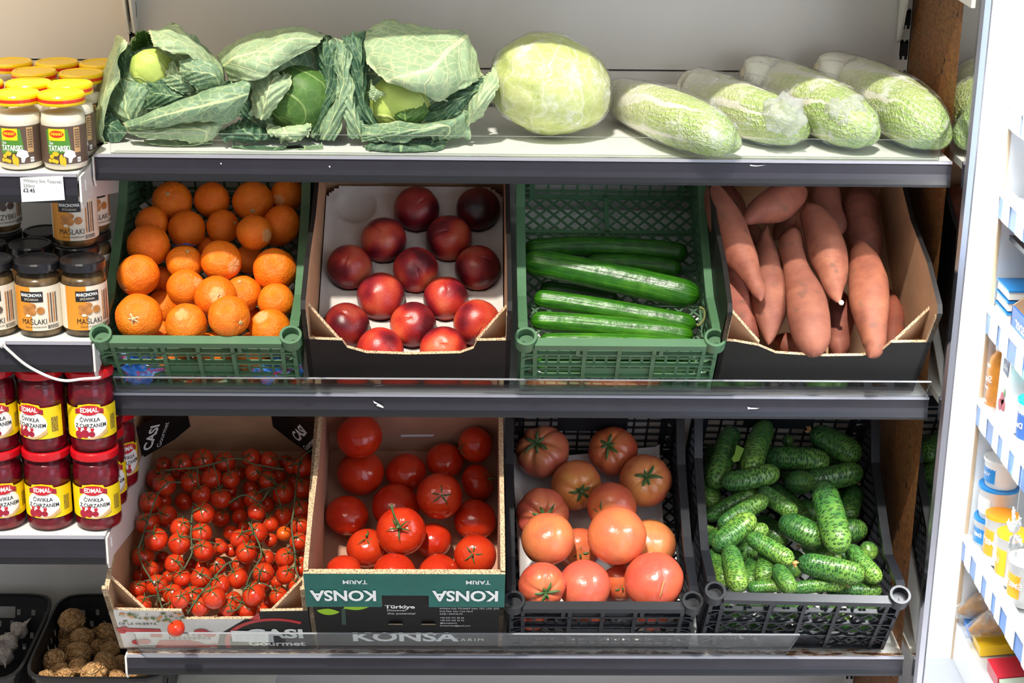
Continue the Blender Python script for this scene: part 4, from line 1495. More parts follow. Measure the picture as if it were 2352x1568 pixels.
CH = Q(290, 1020, [(560, 300, 110, 0), (840, 280, 140, 1), (1150, 230, 160, 1), (1480, 270, 150, 1), (450, 520, 150, 0), (570, 610, 165, 1), (970, 560, 155, 1), (1280, 510, 155, 1), (870, 860, 130, 0), (1130, 760, 145, 1), (1420, 815, 150, 1), (350, 880, 160, 1), (560, 850, 110, 0), (600, 1080, 160, 1), (320, 1200, 165, 1), (1160, 1040, 160, 2), (1420, 1110, 130, 0), (820, 1260, 150, 2), (1130, 1340, 150, 2), (450, 1430, 170, 2), (800, 1490, 160, 2), (780, 420, 100, 0), (1520, 520, 110, 0)])
CH += Q(510, 1020, [(440, 210, 140, 1), (710, 240, 130, 1), (960, 270, 100, 0), (1040, 340, 100, 1), (1320, 350, 150, 1), (250, 430, 110, 0), (480, 420, 130, 1), (130, 530, 130, 1), (690, 540, 130, 1), (850, 470, 110, 0), (1280, 660, 150, 1), (440, 660, 120, 0), (470, 820, 130, 1), (920, 740, 155, 1), (220, 890, 125, 0), (680, 900, 110, 0), (1240, 990, 145, 1), (520, 1010, 130, 2), (270, 1090, 115, 0), (920, 1090, 140, 1), (720, 1190, 125, 1), (1210, 1230, 145, 1), (130, 1330, 110, 0), (265, 1420, 140, 2), (535, 1330, 145, 2), (730, 1440, 100, 1), (930, 1340, 110, 1), (1190, 1460, 130, 2), (330, 1250, 90, 0), (130, 700, 90, 0), (1090, 560, 90, 0), (1250, 200, 80, 0)])
CH += Q(280, 1230, [(320, 310, 160, 1), (420, 510, 130, 1), (540, 470, 90, 0), (790, 420, 140, 2), (620, 330, 90, 0), (250, 800, 130, 2), (530, 740, 155, 2), (290, 610, 120, 0), (700, 620, 95, 0), (910, 640, 130, 2), (1230, 230, 150, 2), (1430, 170, 130, 1), (1190, 630, 155, 2), (1180, 480, 110, 0), (1020, 430, 100, 0), (1430, 460, 130, 1), (770, 880, 150, 2), (1060, 920, 160, 2), (300, 1040, 140, 2), (830, 1060, 140, 2), (850, 1200, 140, 3), (815, 1390, 125, 4), (1370, 1040, 165, 3), (1150, 1230, 150, 2), (1480, 730, 140, 2), (540, 1180, 90, 1), (600, 1060, 80, 0), (1540, 1230, 110, 1)])
CH += Q(500, 1230, [(430, 260, 150, 2), (300, 640, 150, 2), (690, 560, 150, 3), (1010, 330, 145, 2), (570, 180, 90, 0), (730, 340, 120, 1), (350, 440, 130, 1), (540, 890, 165, 3), (230, 970, 130, 2), (920, 920, 135, 2), (1020, 590, 135, 2), (1190, 760, 115, 2), (1260, 500, 100, 1), (1250, 340, 105, 1), (740, 1020, 110, 0), (430, 1180, 160, 2), (140, 1250, 130, 2), (690, 1140, 90, 0), (890, 700, 90, 0), (640, 740, 130, 0), (870, 470, 80, 0), (60, 180, 90, 1), (210, 220, 100, 1)])
VN = [
    ('cherry tomato truss whose long vine curves down along the left wall', Q(290, 1020, [(820, 572, 0, 0), (700, 565, 0, 0), (630, 580, 0, 0), (490, 720, 0, 0), (410, 900, 0, 0), (320, 1150, 0, 0), (240, 1400, 0, 0), (180, 1560, 0, 0)])),
    ('cherry tomato truss with a horizontal vine across the top of the heap', Q(290, 1020, [(560, 390, 0, 0), (900, 360, 0, 0), (1090, 340, 0, 0), (1350, 280, 0, 0), (1560, 220, 0, 0), (1740, 220, 0, 0), (1890, 290, 0, 0), (2140, 340, 0, 0), (2370, 380, 0, 0)])),
    ('cherry tomato truss with a straight vine down the middle left', Q(290, 1020, [(1000, 930, 0, 0), (985, 1100, 0, 0), (970, 1350, 0, 0), (985, 1570, 0, 0), (975, 1660, 0, 0), (860, 1880, 0, 0)])),
    ('cherry tomato truss with a long dark vine along the right wall', Q(510, 1020, [(1390, 60, 0, 0), (1220, 170, 0, 0), (1160, 300, 0, 0), (1110, 650, 0, 0), (1080, 950, 0, 0), (1045, 1200, 0, 0), (1065, 1440, 0, 0), (1095, 1660, 0, 0), (1100, 1850, 0, 0), (1150, 1990, 0, 0)])),
    ('cherry tomato truss with a thick diagonal vine at the front', Q(280, 1230, [(1640, 390, 0, 0), (1540, 450, 0, 0), (1330, 690, 0, 0), (1140, 930, 0, 0), (980, 1170, 0, 0)])),
    ('cherry tomato truss with a pale vine right of the middle', Q(510, 1020, [(400, 1170, 0, 0), (480, 1330, 0, 0), (570, 1530, 0, 0), (580, 1700, 0, 0), (430, 1950, 0, 0), (370, 2110, 0, 0)])),
    ('cherry tomato truss at the front left whose last fruit hangs over the box edge', Q(280, 1230, [(240, 200, 0, 0), (300, 420, 0, 0), (440, 660, 0, 0), (530, 830, 0, 0), (570, 970, 0, 0), (640, 1190, 0, 0), (720, 1260, 0, 0)])),
    ('cherry tomato truss at the front right corner of its box', Q(500, 1230, [(620, 700, 0, 0), (420, 780, 0, 0), (350, 1000, 0, 0), (280, 1110, 0, 0), (130, 1130, 0, 0)])),
    ('cherry tomato truss half buried in the shaded centre of the heap', Q(510, 1020, [(100, 880, 0, 0), (330, 760, 0, 0), (570, 860, 0, 0), (700, 700, 0, 0), (830, 620, 0, 0)])),
]
CH = [(a, b, c * 1.07, d) for a, b, c, d in CH]
P, Rr = place_round(B_CT, CH, [0.030, 0.062, 0.092, 0.112, 0.118], 0.144, 0.006)
# the fruit hanging over the front edge stays where the photo has it, just outside the wall
k_out = next(i for i, c in enumerate(CH) if c[3] == 4)
mB = wm(B_CT)
nF = (mB.to_3x3() @ Vector((0, 1, 0)))
P[k_out] = at_plane(CH[k_out][0], CH[k_out][1], mB @ Vector((0, -0.021, 0)), nF)
vines = []
o_, n_ = crate_plane(B_CT, 0.108)
for lab, pl in VN:
    w3 = [at_plane(a, b, o_, n_) for a, b, *_ in pl]
    out = []
    for p in w3:
        d = (p - CAM).normalized()
        best = None
        for c, r in zip(P, Rr):     # rest on the fruit below
            oc = c - CAM
            tca = oc.dot(d)
            d2 = oc.dot(oc) - tca * tca
            rr2 = (r + 0.002) ** 2
            if d2 < rr2:
                tt = tca - math.sqrt(rr2 - d2)
                best = tt if best is None else min(best, tt)
        out.append(CAM + d * best if best and best < (p - CAM).length + 0.03 else p)
    vines.append(out)
owner = []
for i, p in enumerate(P):
    ds = [min((p - a.lerp(b, s / 4)).length for a, b in zip(v[:-1], v[1:]) for s in range(5)) for v in vines]
    cap = [x + 0.010 * max(0, owner.count(k) - 13) for k, x in enumerate(ds)]
    owner.append(cap.index(min(cap)))
owner[k_out] = 6
for k, (lab, pl) in enumerate(VN):
    c = sum(vines[k], Vector()) / len(vines[k])
    t = thing('tomato_truss', lab, 'cherry tomatoes', c, group='cherry tomatoes on the vine')
    vb = MB().tube([p - c for p in vines[k]], [0.0014] * len(vines[k]), 8, 0, 40)
    for i in [i for i in range(len(P)) if owner[i] == k]:
        fr = P[i]
        # foot of the stalk on the vine
        a, b = min(((a, b) for a, b in zip(vines[k][:-1], vines[k][1:])), key=lambda e: ((e[0] + e[1]) / 2 - fr).length)
        f = min(1, max(0, (fr - a).dot(b - a) / max((b - a).length_squared, 1e-9)))
        foot = a.lerp(b, f)
        up = (foot - fr) * 0.55 + UP * 0.020 - _fw * 0.028 + RT * RND.uniform(-0.012, 0.012)
        vis = CH[i][3] >= 1
        if not vis: up = up + _fw * 0.03
        q = aim(up, i * 0.7)
        o = link('tomato', ME['cherry'][i % 3], t)
        o.rotation_mode = 'QUATERNION'
        o.location, o.rotation_quaternion, o.scale = fr - c, q, (Rr[i],) * 3
        o.color = (1.15, 2.6, 1.2, 1) if (i == 23 + 26) else (1, 1, 1, 1)
        if RND.random() < 0.88 and i != k_out: link('calyx', ME['calyx_cherry'][i % 3], o)
        top = fr + up.normalized() * Rr[i] * 1.1
        if (foot - top).length < 0.06:
            mid = (top + foot) / 2 + up.normalized() * 0.004
            vb.tube([top - c, mid - c, foot - c], [0.0011, 0.0010, 0.0013], 6, 0, 7)
    obj('vine', vb, M['vine'], t, True)

# ------------------------------------------------------------------ round tomatoes
def S6(x, y, r): return (680 + x / 2.614, 920 + y / 2.614, r / 2.614)


TO = [
    (S6(380, 215, 135), 0, None, 'large dark red tomato in the back left corner of the kraft box'),
    (S6(1075, 265, 108), 0, (-.85, .2), 'tomato in the back right corner showing its stem on the left'),
    (S6(895, 360, 115), 0, None, 'plain tomato behind the green-starred one, right of centre'),
    (S6(660, 430, 122), 0, None, 'tomato in the middle of the third row with a tiny pale tip'),
    (S6(390, 465, 143), 0, None, 'wide tomato against the left wall, second from the back'),
    (S6(1095, 490, 110), 0, (.8, -.3), 'tomato against the right wall with a stem at its right edge'),
    (S6(600, 640, 145), 0, None, 'tomato hidden behind the topmost green-stalked one'),
    (S6(862, 572, 138), 1, (.12, -.12), 'tomato with a small green star facing the shopper'),
    (S6(305, 690, 130), 0, None, 'tomato against the left wall, middle of the box'),
    (S6(1078, 715, 130), 0, None, 'tomato against the right wall, middle of the box'),
    (S6(425, 885, 122), 0, (.05, -.65), 'tomato with a brown stub, lower left'),
    (S6(630, 785, 150), 1, (-.02, -.25), 'topmost tomato with a long curved green stalk'),
    (S6(825, 840, 110), 0, None, 'tomato tucked in right of the topmost one'),
    (S6(1075, 930, 127), 1, (-.1, -.2), 'tomato at the right behind the green flap'),
    (S6(285, 1030, 110), 1, None, 'tomato cut by the green flap at the left'),
    (S6(590, 1040, 132), 1, None, 'tomato cut by the green flap in the middle'),
    (S6(858, 1040, 122), 1, None, 'tomato cut by the green flap right of the middle'),
]
P, Rr = place_round(B_TO, [(*s, ly) for s, ly, *_ in TO], [0.044, 0.095], 0.143, 0.008)
for k, ((s, ly, fc, lab), p, rad) in enumerate(zip(TO, P, Rr)):
    q = aim(face(*fc), k * 0.8) if fc else aim(Vector((RND.uniform(-.3, .3), 0.5, -1.0)), k)
    o = single('tomato', ME['tomato'][k % 3], p, q, rad * 1.0, lab, 'tomato', 'round tomatoes in the green-flapped box', (1, 1, 1, 1))
    if fc: link('calyx', ME['calyx_tom'][k % 2], o)
    if k == 11:
        iv = wm(o).inverted()
        pf = p - (p - CAM).normalized() * rad * 0.93
        w3 = [at_plane(px, py, pf - (p - CAM).normalized() * dz, (p - CAM).normalized()) for px, py, dz in ((920, 1213, 0), (912, 1197, .004), (904, 1180, .006), (899, 1160, .006))]
        obj('stalk', MB().tube([iv @ x for x in w3], [0.055, 0.045, 0.04, 0.055], 8, 0, 14), M['calyx'], o, True)


# ------------------------------------------------------------------ beef tomatoes on grey paper
def S7(x, y, r): return (1130 + x / 2.614, 920 + y / 2.614, r / 2.614)


BT = [
    (S7(275, 305, 165), 0, (-.3, -.5), (.86, .72, .8), 0, 'deeply ribbed dark beef tomato in the back left corner'),
    (S7(725, 300, 152), 0, (-.3, -.35), (.82, .55, .5), 1, 'dark red beef tomato at the back centre with a star stem'),
    (S7(505, 510, 155), 0, (.2, .22), (.95, 1.0, .7), 1, 'brownish orange beef tomato left of centre with a long star stem'),
    (S7(955, 480, 160), 0, (.0, -.25), (.95, .95, .75), 1, 'brownish orange beef tomato at the right with its stem upward'),
    (S7(270, 680, 160), 0, (.1, .1), (.96, .72, .85), 0, 'ribbed pink beef tomato against the left side'),
    (S7(720, 640, 153), 0, (-.5, .3), (.95, .65, .65), 2, 'red beef tomato behind the big topmost one'),
    (S7(520, 890, 130), 0, (.05, .2), (1.0, .7, .65), 2, 'low beef tomato in the middle gap with a green stem'),
    (S7(1010, 860, 155), 0, None, (1.15, 1.35, .9), 1, 'yellowish beef tomato against the right side'),
    (S7(335, 830, 162), 1, None, (1.1, 1.05, .8), 2, 'smooth orange-pink beef tomato on top at the left'),
    (S7(750, 810, 178), 1, None, (1.12, .95, .75), 2, 'largest smooth orange beef tomato on top in the middle'),
    (S7(770, 1090, 112), 0, (.1, .3), (1.05, .55, .5), 2, 'red beef tomato with a green star in the front gap'),
    (S7(270, 1110, 145), 1, (.2, .3), (1.0, .62, .65), 1, 'pinkish beef tomato in the front left corner with a green star'),
    (S7(555, 1110, 160), 1, None, (1.1, .78, .85), 2, 'smooth pink beef tomato in the front centre'),
    (S7(240, 1290, 95), -1, None, (1.0, .6, .6), 2, 'beef tomato behind the front grid of the black crate, left'),
    (S7(590, 1290, 95), -1, None, (1.1, .75, .7), 2, 'beef tomato behind the front grid of the black crate, middle'),
    (S7(960, 1290, 95), -1, None, (1.05, .65, .65), 2, 'beef tomato behind the front grid of the black crate, right'),
    (S7(1015, 1080, 180), 1, None, (1.1, .65, .7), 2, 'largest pink beef tomato in the front right with a corky seam'),
]
P, Rr = place_round(C_BT, [(*s, ly) for s, ly, *_ in BT], [0.054, 0.104], 0.133)
for k, ((s, ly, fc, col, mi, lab), p, rad) in enumerate(zip(BT, P, Rr)):
    q = aim(face(*fc), k * 0.8) if fc else aim(Vector((RND.uniform(-.3, .3), 0.6, -0.8)), k)
    o = single('beef_tomato', ME['beef'][mi], p, q, rad * 1.0, lab, 'tomato', 'beef tomatoes in the black crate', col + (1,))
    if fc: link('calyx', ME['calyx_beef'][k % 2], o)
    if k == 16:
        sm_ = MB()
        base = [at_plane(1130 + a / 2.614, 920 + b / 2.614, p - (p - CAM).normalized() * rad * 1.02, (p - CAM).normalized()) for a, b in ((1040, 1075), (1028, 1110), (1022, 1145), (1015, 1190))]
        pts = [p + (x - p).normalized() * rad * 1.03 for x in base]
        inv_ = wm(o).inverted()
        sm_.tube([inv_ @ x for x in pts], [0.02, 0.026, 0.03, 0.02], 6, 0, 14)
        obj('corky_seam', sm_, M['blossom'], o)
# paper liner under them, its back edge curling up the crate
nx, ny = 40, 50
vs, fs = [], []
for j in range(ny + 1):
    for i in range(nx + 1):
        u, v = i / nx, j / ny
        x = -0.124 + 0.242 * u - 0.012 * v * (1 - u)
        y = 0.05 + 0.302 * v + 0.02 * (u - 0.3) * v
        z = 0.0085 + 0.0035 * noise.noise(Vector((x * 18, y * 14, 1))) ** 2 + (max(0, y - 0.335)) * 0.9 + max(0, abs(x) - 0.112) * 1.2
        vs.append((x, y, z))
for j in range(ny):
    for i in range(nx):
        fs.append((j * (nx + 1) + i, j * (nx + 1) + i + 1, (j + 1) * (nx + 1) + i + 1, (j + 1) * (nx + 1) + i))
lin_ = thing('paper_liner', 'grey paper sheet lining the crate under the beef tomatoes', 'paper', C_BT.location, C_BT.rotation_euler)
obj('sheet', MB().add(vs, fs), M['paper'], lin_, True)

# ------------------------------------------------------------------ pickling cucumbers
def q5(a, b): return (1600 + a / 6.533, 960 + b / 6.533)
def q6(a, b): return (1820 + a / 6.533, 960 + b / 6.533)
def q7(a, b): return (1600 + a / 6.533, 1180 + b / 6.533)
def q8(a, b): return (1820 + a / 6.533, 1180 + b / 6.533)


SHADE_TINT, HALF_TINT, SUN_TINT = (.50, .68, .62), (.74, .86, .78), (1.12, 1.12, .95)
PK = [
    (q5(200, -120), q5(150, 450), 110, 0, SHADE_TINT, 'dark pickling cucumber upright in the far left corner'),
    (q5(530, 0), q5(240, 880), 172, 2, SHADE_TINT, 'big dark pickling cucumber leaning at the upper left'),
    (q5(790, 60), q5(600, 560), 90, 0, SHADE_TINT, 'shadowed thin pickling cucumber between the two upright ones'),
    (q5(1060, -20), q5(800, 760), 168, 3, HALF_TINT, 'upright pickling cucumber with a dry tip at upper left of centre'),
    (q5(1440, 20), q5(1330, 520), 140, 0, SHADE_TINT, 'dark pickling cucumber sunk at the back centre'),
    (q5(1250, 80), q5(1430, 70), 100, 1, SHADE_TINT, 'pickling cucumber seen end on at the back edge'),
    (q5(370, 960), q5(1240, 790), 155, 3, HALF_TINT, 'speckled pickling cucumber lying across under the upright ones'),
    (q5(1010, 590), q5(2000, 670), 168, 2, SHADE_TINT, 'long dark pickling cucumber lying across the middle back'),
    (q5(170, 860), q5(240, 1370), 155, 1, HALF_TINT, 'pickling cucumber standing against the left side, upper half'),
    (q5(40, 1500), q5(830, 1080), 120, 2, HALF_TINT, 'pickling cucumber slanting up from the left side'),
    (q5(330, 1640), q5(1060, 1200), 130, 3, HALF_TINT, 'pickling cucumber slanting up with a round pale end scar'),
    (q5(930, 1060), q5(1500, 1460), 128, 3, HALF_TINT, 'bright warty pickling cucumber slanting down left of centre'),
    (q5(1150, 1010), q5(1640, 1560), 150, 1, SHADE_TINT, 'dark pickling cucumber slanting down in the centre'),
    (q6(370, 190), q6(1120, 600), 195, 2, SHADE_TINT, 'large dark pickling cucumber in the upper right corner'),
    (q6(380, 570), q6(860, 610), 110, 1, HALF_TINT, 'pickling cucumber poking out behind the long dark one'),
    (q6(-130, 970), q6(340, 970), 172, 2, SHADE_TINT, 'dark blunt pickling cucumber end in the centre'),
    (q6(370, 940), q6(1300, 780), 172, 2, SHADE_TINT, 'long speckled pickling cucumber reaching the right side'),
    (q6(440, 950), q6(720, 2010), 205, 4, HALF_TINT, 'fat upright pickling cucumber right of centre'),
    (q6(1090, 1030), q6(930, 1560), 150, 1, SHADE_TINT, 'pickling cucumber with a dry brown cap near the right side'),
    (q8(700, 260), q8(1290, 230), 175, 1, SHADE_TINT, 'dark pickling cucumber behind the fat upright one at right'),
    (q8(1190, 440), q8(1250, 680), 148, 2, SUN_TINT, 'yellow-green pickling cucumber seen end on at the right side'),
    (q8(830, 480), q8(1310, 1020), 132, 3, SUN_TINT, 'light warty pickling cucumber slanting at the lower right'),
    (q8(150, 480), q8(760, 720), 115, 2, SUN_TINT, 'yellow-tipped pickling cucumber above the big lower one'),
    (q8(70, 720), q8(1080, 950), 172, 4, HALF_TINT, 'big pickling cucumber lying in the lower right with a petal on it'),
    (q8(-20, 1130), q8(800, 1060), 100, 3, SUN_TINT, 'light pickling cucumber with a dry blossom by the front rim'),
    (q8(680, 1160), q8(1520, 1150), 105, 2, HALF_TINT, 'pickling cucumber lying along the front rim at the right'),
    (q8(-200, 90), q8(480, 440), 200, 3, SHADE_TINT, 'smooth dark pickling cucumber below the centre'),
    (q7(240, 520), q7(850, 30), 170, 4, SUN_TINT, 'light pickling cucumber lying on top at the lower left'),
    (q7(80, 460), q7(340, 230), 115, 2, HALF_TINT, 'pickling cucumber half hidden at the left side'),
    (q7(50, 270), q7(230, 210), 90, 1, SUN_TINT, 'small bright pickling cucumber tip at the left side'),
    (q7(530, 380), q7(1080, 210), 120, 2, SUN_TINT, 'pickling cucumber with a bright yellow end left of centre'),
    (q7(900, 60), q7(1340, 480), 165, 0, SHADE_TINT, 'deep dark pickling cucumber under the bright yellow end'),
    (q7(760, 320), q7(1450, 730), 135, 4, SUN_TINT, 'light slender pickling cucumber slanting on top at lower centre'),
    (q7(220, 530), q7(400, 1090), 118, 3, SUN_TINT, 'pale spotted pickling cucumber standing in the lower left corner'),
    (q7(480, 480), q7(640, 1160), 155, 4, SUN_TINT, 'pale spotted pickling cucumber standing at lower left, front'),
    (q7(500, 560), q7(920, 600), 145, 2, HALF_TINT, 'short pickling cucumber lying behind the lower standing ones'),
    (q7(830, 650), q7(790, 1110), 125, 3, HALF_TINT, 'pickling cucumber with a smooth end in the lower left row'),
    (q7(1120, 520), q7(1000, 1060), 150, 3, HALF_TINT, 'upright pickling cucumber in the middle of the lower row'),
    (q7(1180, 770), q7(1440, 1180), 130, 4, HALF_TINT, 'dark pickling cucumber leaning right above the front rim'),
    (q7(760, 1120), q7(1320, 1090), 90, 3, SUN_TINT, 'slim light pickling cucumber just behind the front rim at left'),
    (q7(1340, 840), q7(1580, 880), 135, 1, HALF_TINT, 'pickling cucumber sunk behind the leaning one at lower centre'),
    (q6(150, 60), q6(620, 80), 110, 0, SHADE_TINT, 'dark pickling cucumber under the shelf edge, back right of centre'),
    (q6(650, 60), q6(1160, 70), 125, 1, SHADE_TINT, 'dark pickling cucumber under the shelf edge, far right'),
    (q5(520, 1150), q5(900, 1020), 120, 0, SHADE_TINT, 'pickling cucumber deep under the speckled crosswise one'),
    (q6(100, 1250), q6(420, 1500), 130, 0, SHADE_TINT, 'pickling cucumber deep in the dark left of the fat upright one'),
    (q6(760, 1080), q6(820, 1480), 130, 0, SHADE_TINT, 'pickling cucumber deep in the dark right of the fat upright one'),
    (q6(1150, 900), q6(1240, 1300), 120, 0, SHADE_TINT, 'pickling cucumber deep beside the right mesh'),
    (q8(420, 720), q8(1100, 560), 120, 0, SHADE_TINT, 'pickling cucumber deep above the big lower right one'),
    (q7(350, 900), q7(800, 760), 130, 0, SHADE_TINT, 'pickling cucumber deep behind the pale standing pair'),
    (q7(1330, 620), q7(1620, 760), 130, 0, SHADE_TINT, 'pickling cucumber deep right of the light slender one'),
    (q5(1000, 200), q5(1180, 560), 130, 0, SHADE_TINT, 'pickling cucumber deep right of the dry tipped upright one'),
    (q8(950, 1060), q8(1400, 900), 120, 0, SHADE_TINT, 'pickling cucumber deep in the lower right corner'),
    (q7(560, 1290), q7(1080, 1310), 95, 0, HALF_TINT, 'pickling cucumber low behind the rim of the black crate, left'),
    (q8(-330, 1360), q8(320, 1350), 100, 0, SHADE_TINT, 'pickling cucumber low behind the rim of the black crate, centre'),
    (q8(420, 1370), q8(760, 1330), 100, 0, SUN_TINT, 'pickling cucumber low behind the rim of the black crate, right of centre'),
    (q8(800, 1380), q8(1320, 1340), 100, 0, HALF_TINT, 'pickling cucumber low behind the rim of the black crate, right end'),
    (q7(300, 1520), q7(760, 1480), 110, 0, HALF_TINT, 'pickling cucumber behind the diamond mesh at left'),
    (q7(980, 1500), q7(1500, 1540), 110, 0, HALF_TINT, 'pickling cucumber behind the diamond mesh, left of centre'),
    (q8(300, 1500), q8(860, 1560), 110, 0, SUN_TINT, 'pickling cucumber behind the diamond mesh, right of centre'),
    (q7(150, 1690), q7(700, 1680), 110, 0, SHADE_TINT, 'pickling cucumber low behind the left part of the diamond mesh'),
    (q7(800, 1700), q7(1340, 1690), 110, 0, HALF_TINT, 'pickling cucumber low behind the middle of the diamond mesh'),
    (q8(0, 1710), q8(560, 1700), 110, 0, SHADE_TINT, 'pickling cucumber low behind the diamond mesh, right of its middle'),
    (q8(700, 1720), q8(1250, 1680), 110, 0, HALF_TINT, 'pickling cucumber low behind the right part of the diamond mesh'),
    (q8(960, 1530), q8(1330, 1480), 110, 0, SHADE_TINT, 'pickling cucumber behind the diamond mesh, right end'),
    (q7(150, 1400), q7(420, 1300), 100, 0, SHADE_TINT, 'pickling cucumber low behind the rim of the black crate, left end'),
]
hs = [0.028, 0.060, 0.090, 0.118, 0.142]
PKI = []
for k, (a, b, r, ly, col, lab) in enumerate(PK):
    o_, n_ = crate_plane(C_PC, hs[ly])
    if k >= 52: o_, n_ = front_plane(C_PC, 0.024)
    p0, p1 = at_plane(*a, o_, n_), at_plane(*b, o_, n_)
    rad = r * 1.12 / 6.533 * mpp((p0 + p1) / 2)
    if ly >= 1:      # one end lies a little lower
        p0 = p0 + (p0 - CAM).normalized() * 0.008
    side = (p1 - p0).cross(_fw).normalized() * (p1 - p0).length * RND.uniform(-0.04, 0.04)
    PKI.append(cyl_profile(p0, p1, rad, side, t1=0.8))
PKI = settle_long(PKI[:52], 14, 0.9, C_PC) + PKI[52:]
ivp, ivr = wm(C_PC).inverted(), wm(C_PC).to_3x3()
for k, ((a, b, r, ly, col, lab), (q, rr_)) in enumerate(zip(PK, PKI)):
    xs = [((ivp @ p).x - r_, (ivp @ p).x + r_) for p, r_ in zip(q, rr_)]
    ys = [((ivp @ p).y - r_, (ivp @ p).y + r_) for p, r_ in zip(q, rr_)]
    dx = max(0, -0.142 - min(x for x, _ in xs)) - max(0, max(x for _, x in xs) - 0.142)
    dy = max(0, 0.004 - min(y for y, _ in ys)) - max(0, max(y for _, y in ys) - 0.376)
    q = [p + ivr @ Vector((dx, dy, 0)) for p in q]
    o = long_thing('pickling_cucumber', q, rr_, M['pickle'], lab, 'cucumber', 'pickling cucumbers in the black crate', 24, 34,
                   lambda a_, t, k=k: 1 + 0.025 * sin(3 * a_ + k) + 0.02 * noise.noise(Vector((cos(a_) * 3, sin(a_) * 3, t * 9 + k))), col)
    if k in (3, 13, 14, 18, 22, 23, 24, 32, 39):
        e, d = (q[0], (q[0] - q[3]).normalized()) if k in (13, 18, 22, 23) else (q[-1], (q[-1] - q[-4]).normalized())
        bl = MB()
        e = e - o.location
        for s in range(4):
            dv = Vector((RND.uniform(-1, 1), RND.uniform(-1, 1), RND.uniform(-1, 1))) * 0.6 + d
            bl.tube([e - d * 0.001, e + dv * 0.004, e + dv * 0.0075 + Vector((0, 0, 0.001))], [0.0022, 0.0024, 0.0006], 6)
        obj('dry_blossom', bl, M['blossom'], o, True)
lf = MB().add([at_plane(*q5(x, y), *crate_plane(C_PC, 0.118)) for x, y in ((600, 400), (715, 455), (640, 640), (560, 665), (525, 610), (570, 540))], [(0, 1, 2, 5), (2, 3, 4, 5)])
tag(obj('leaf_scrap', lf, flat('leaf_scrap_green', '6f9436', 0.6)), 'torn light green leaf scrap between pickling cucumbers at upper left', 'leaf')

# ------------------------------------------------------------------ leafy cabbages
def leaf_mat(name, lo, hi, vein, pale, netk=1.0, freq=5.0):
    t = NT(name)
    sx = t.n('ShaderNodeSeparateXYZ', {0: t.uv()})
    u, v = sx.outputs[0], sx.outputs[1]
    o = t.obj()
    wob = t.m('MULTIPLY', t.m('SUBTRACT', t.noise(o, 22, 3), 0.5), 0.16)
    a = t.m('ABSOLUTE', t.m('SUBTRACT', t.m('ADD', u, t.m('MULTIPLY', wob, 0.35)), 0.5))
    mid = t.m('LESS_THAN', a, t.m('ADD', 0.008, t.m('MULTIPLY', t.m('SUBTRACT', 1.0, v), 0.020)))
    ph = t.m('MULTIPLY', t.m('ADD', t.m('SUBTRACT', v, t.m('MULTIPLY', a, 1.0)), t.m('MULTIPLY', wob, 0.7)), freq)
    fr = t.m('ABSOLUTE', t.m('SUBTRACT', t.m('FRACT', ph), 0.5))
    side = t.ramp(fr, [(0.0, (0.9, 0.9, 0.9)), (0.025, (0.7, 0.7, 0.7)), (0.055, (0, 0, 0))])
    cell = t.voro(t.n('ShaderNodeVectorMath', {0: o, 1: t.scale(t.n('ShaderNodeTexNoise', {'Vector': o, 'Scale': 40.0}).outputs[1], (0.012, 0.012, 0.012))}, operation='ADD').outputs[0], 62.0, 'DISTANCE_TO_EDGE')
    net = t.ramp(cell, [(0.0, (0.55, 0.55, 0.55)), (0.05, (0.15, 0.15, 0.15)), (0.11, (0, 0, 0))])
    edge = t.ramp(t.m('MAXIMUM', t.m('MULTIPLY', a, 2.0), v), [(0.955, (0, 0, 0)), (0.99, (0.7, 0.7, 0.7))])
    veins = t.m('MAXIMUM', t.m('MAXIMUM', mid, side), t.m('MAXIMUM', t.m('MULTIPLY', net, netk), edge))
    n = t.noise(o, 16, 4, 0.6)
    base = t.ramp(n, [(0.3, lin(lo)), (0.7, lin(hi))])
    base = t.mix(t.ramp(t.noise(o, 33, 2), [(0.62, (0, 0, 0)), (0.75, (0.5, 0.5, 0.5))]), base, lin(pale))
    t.p(Base_Color=t.mix(veins, base, lin(vein)), Roughness=0.5, Specular_IOR_Level=0.35)
    h = t.m('ADD', t.m('MULTIPLY', t.m('MAXIMUM', mid, side), 1.0), t.m('MULTIPLY', t.noise(o, 55, 3), 0.5))
    t.bump(h, 0.6, 0.0022)
    return t.mat


LF_OUT = leaf_mat('cabbage_leaf_pale', '8ba37c', 'a3b993', 'd3dba6', 'b4c59c')
LF_MID = leaf_mat('cabbage_leaf_green', '5f7f62', '849f7e', 'bccb98', 'a2b692')
LF_DRK = leaf_mat('cabbage_leaf_dark', '33533f', '45674c', '86a074', '5a7a58')
LF_HRT = leaf_mat('cabbage_heart', 'a9c25a', 'bed06c', 'cbd684', 'c9d684', 0.3, 2.0)
LF_HRD = leaf_mat('cabbage_heart_green', '44672f', '557a3a', '86a25a', '648a44', 0.5, 3.0)


def spl(P, t):
    """Catmull-Rom through a list at t in 0..1"""
    m = len(P) - 1
    x = t * m
    k = min(int(x), m - 1)
    f = x - k
    a, b, c, d = P[max(k - 1, 0)], P[k], P[k + 1], P[min(k + 2, m)]
    return 0.5 * ((2 * b) + (c - a) * f + (2 * a - 5 * b + 4 * c - d) * f * f + (3 * b - a - 3 * c + d) * f ** 3)


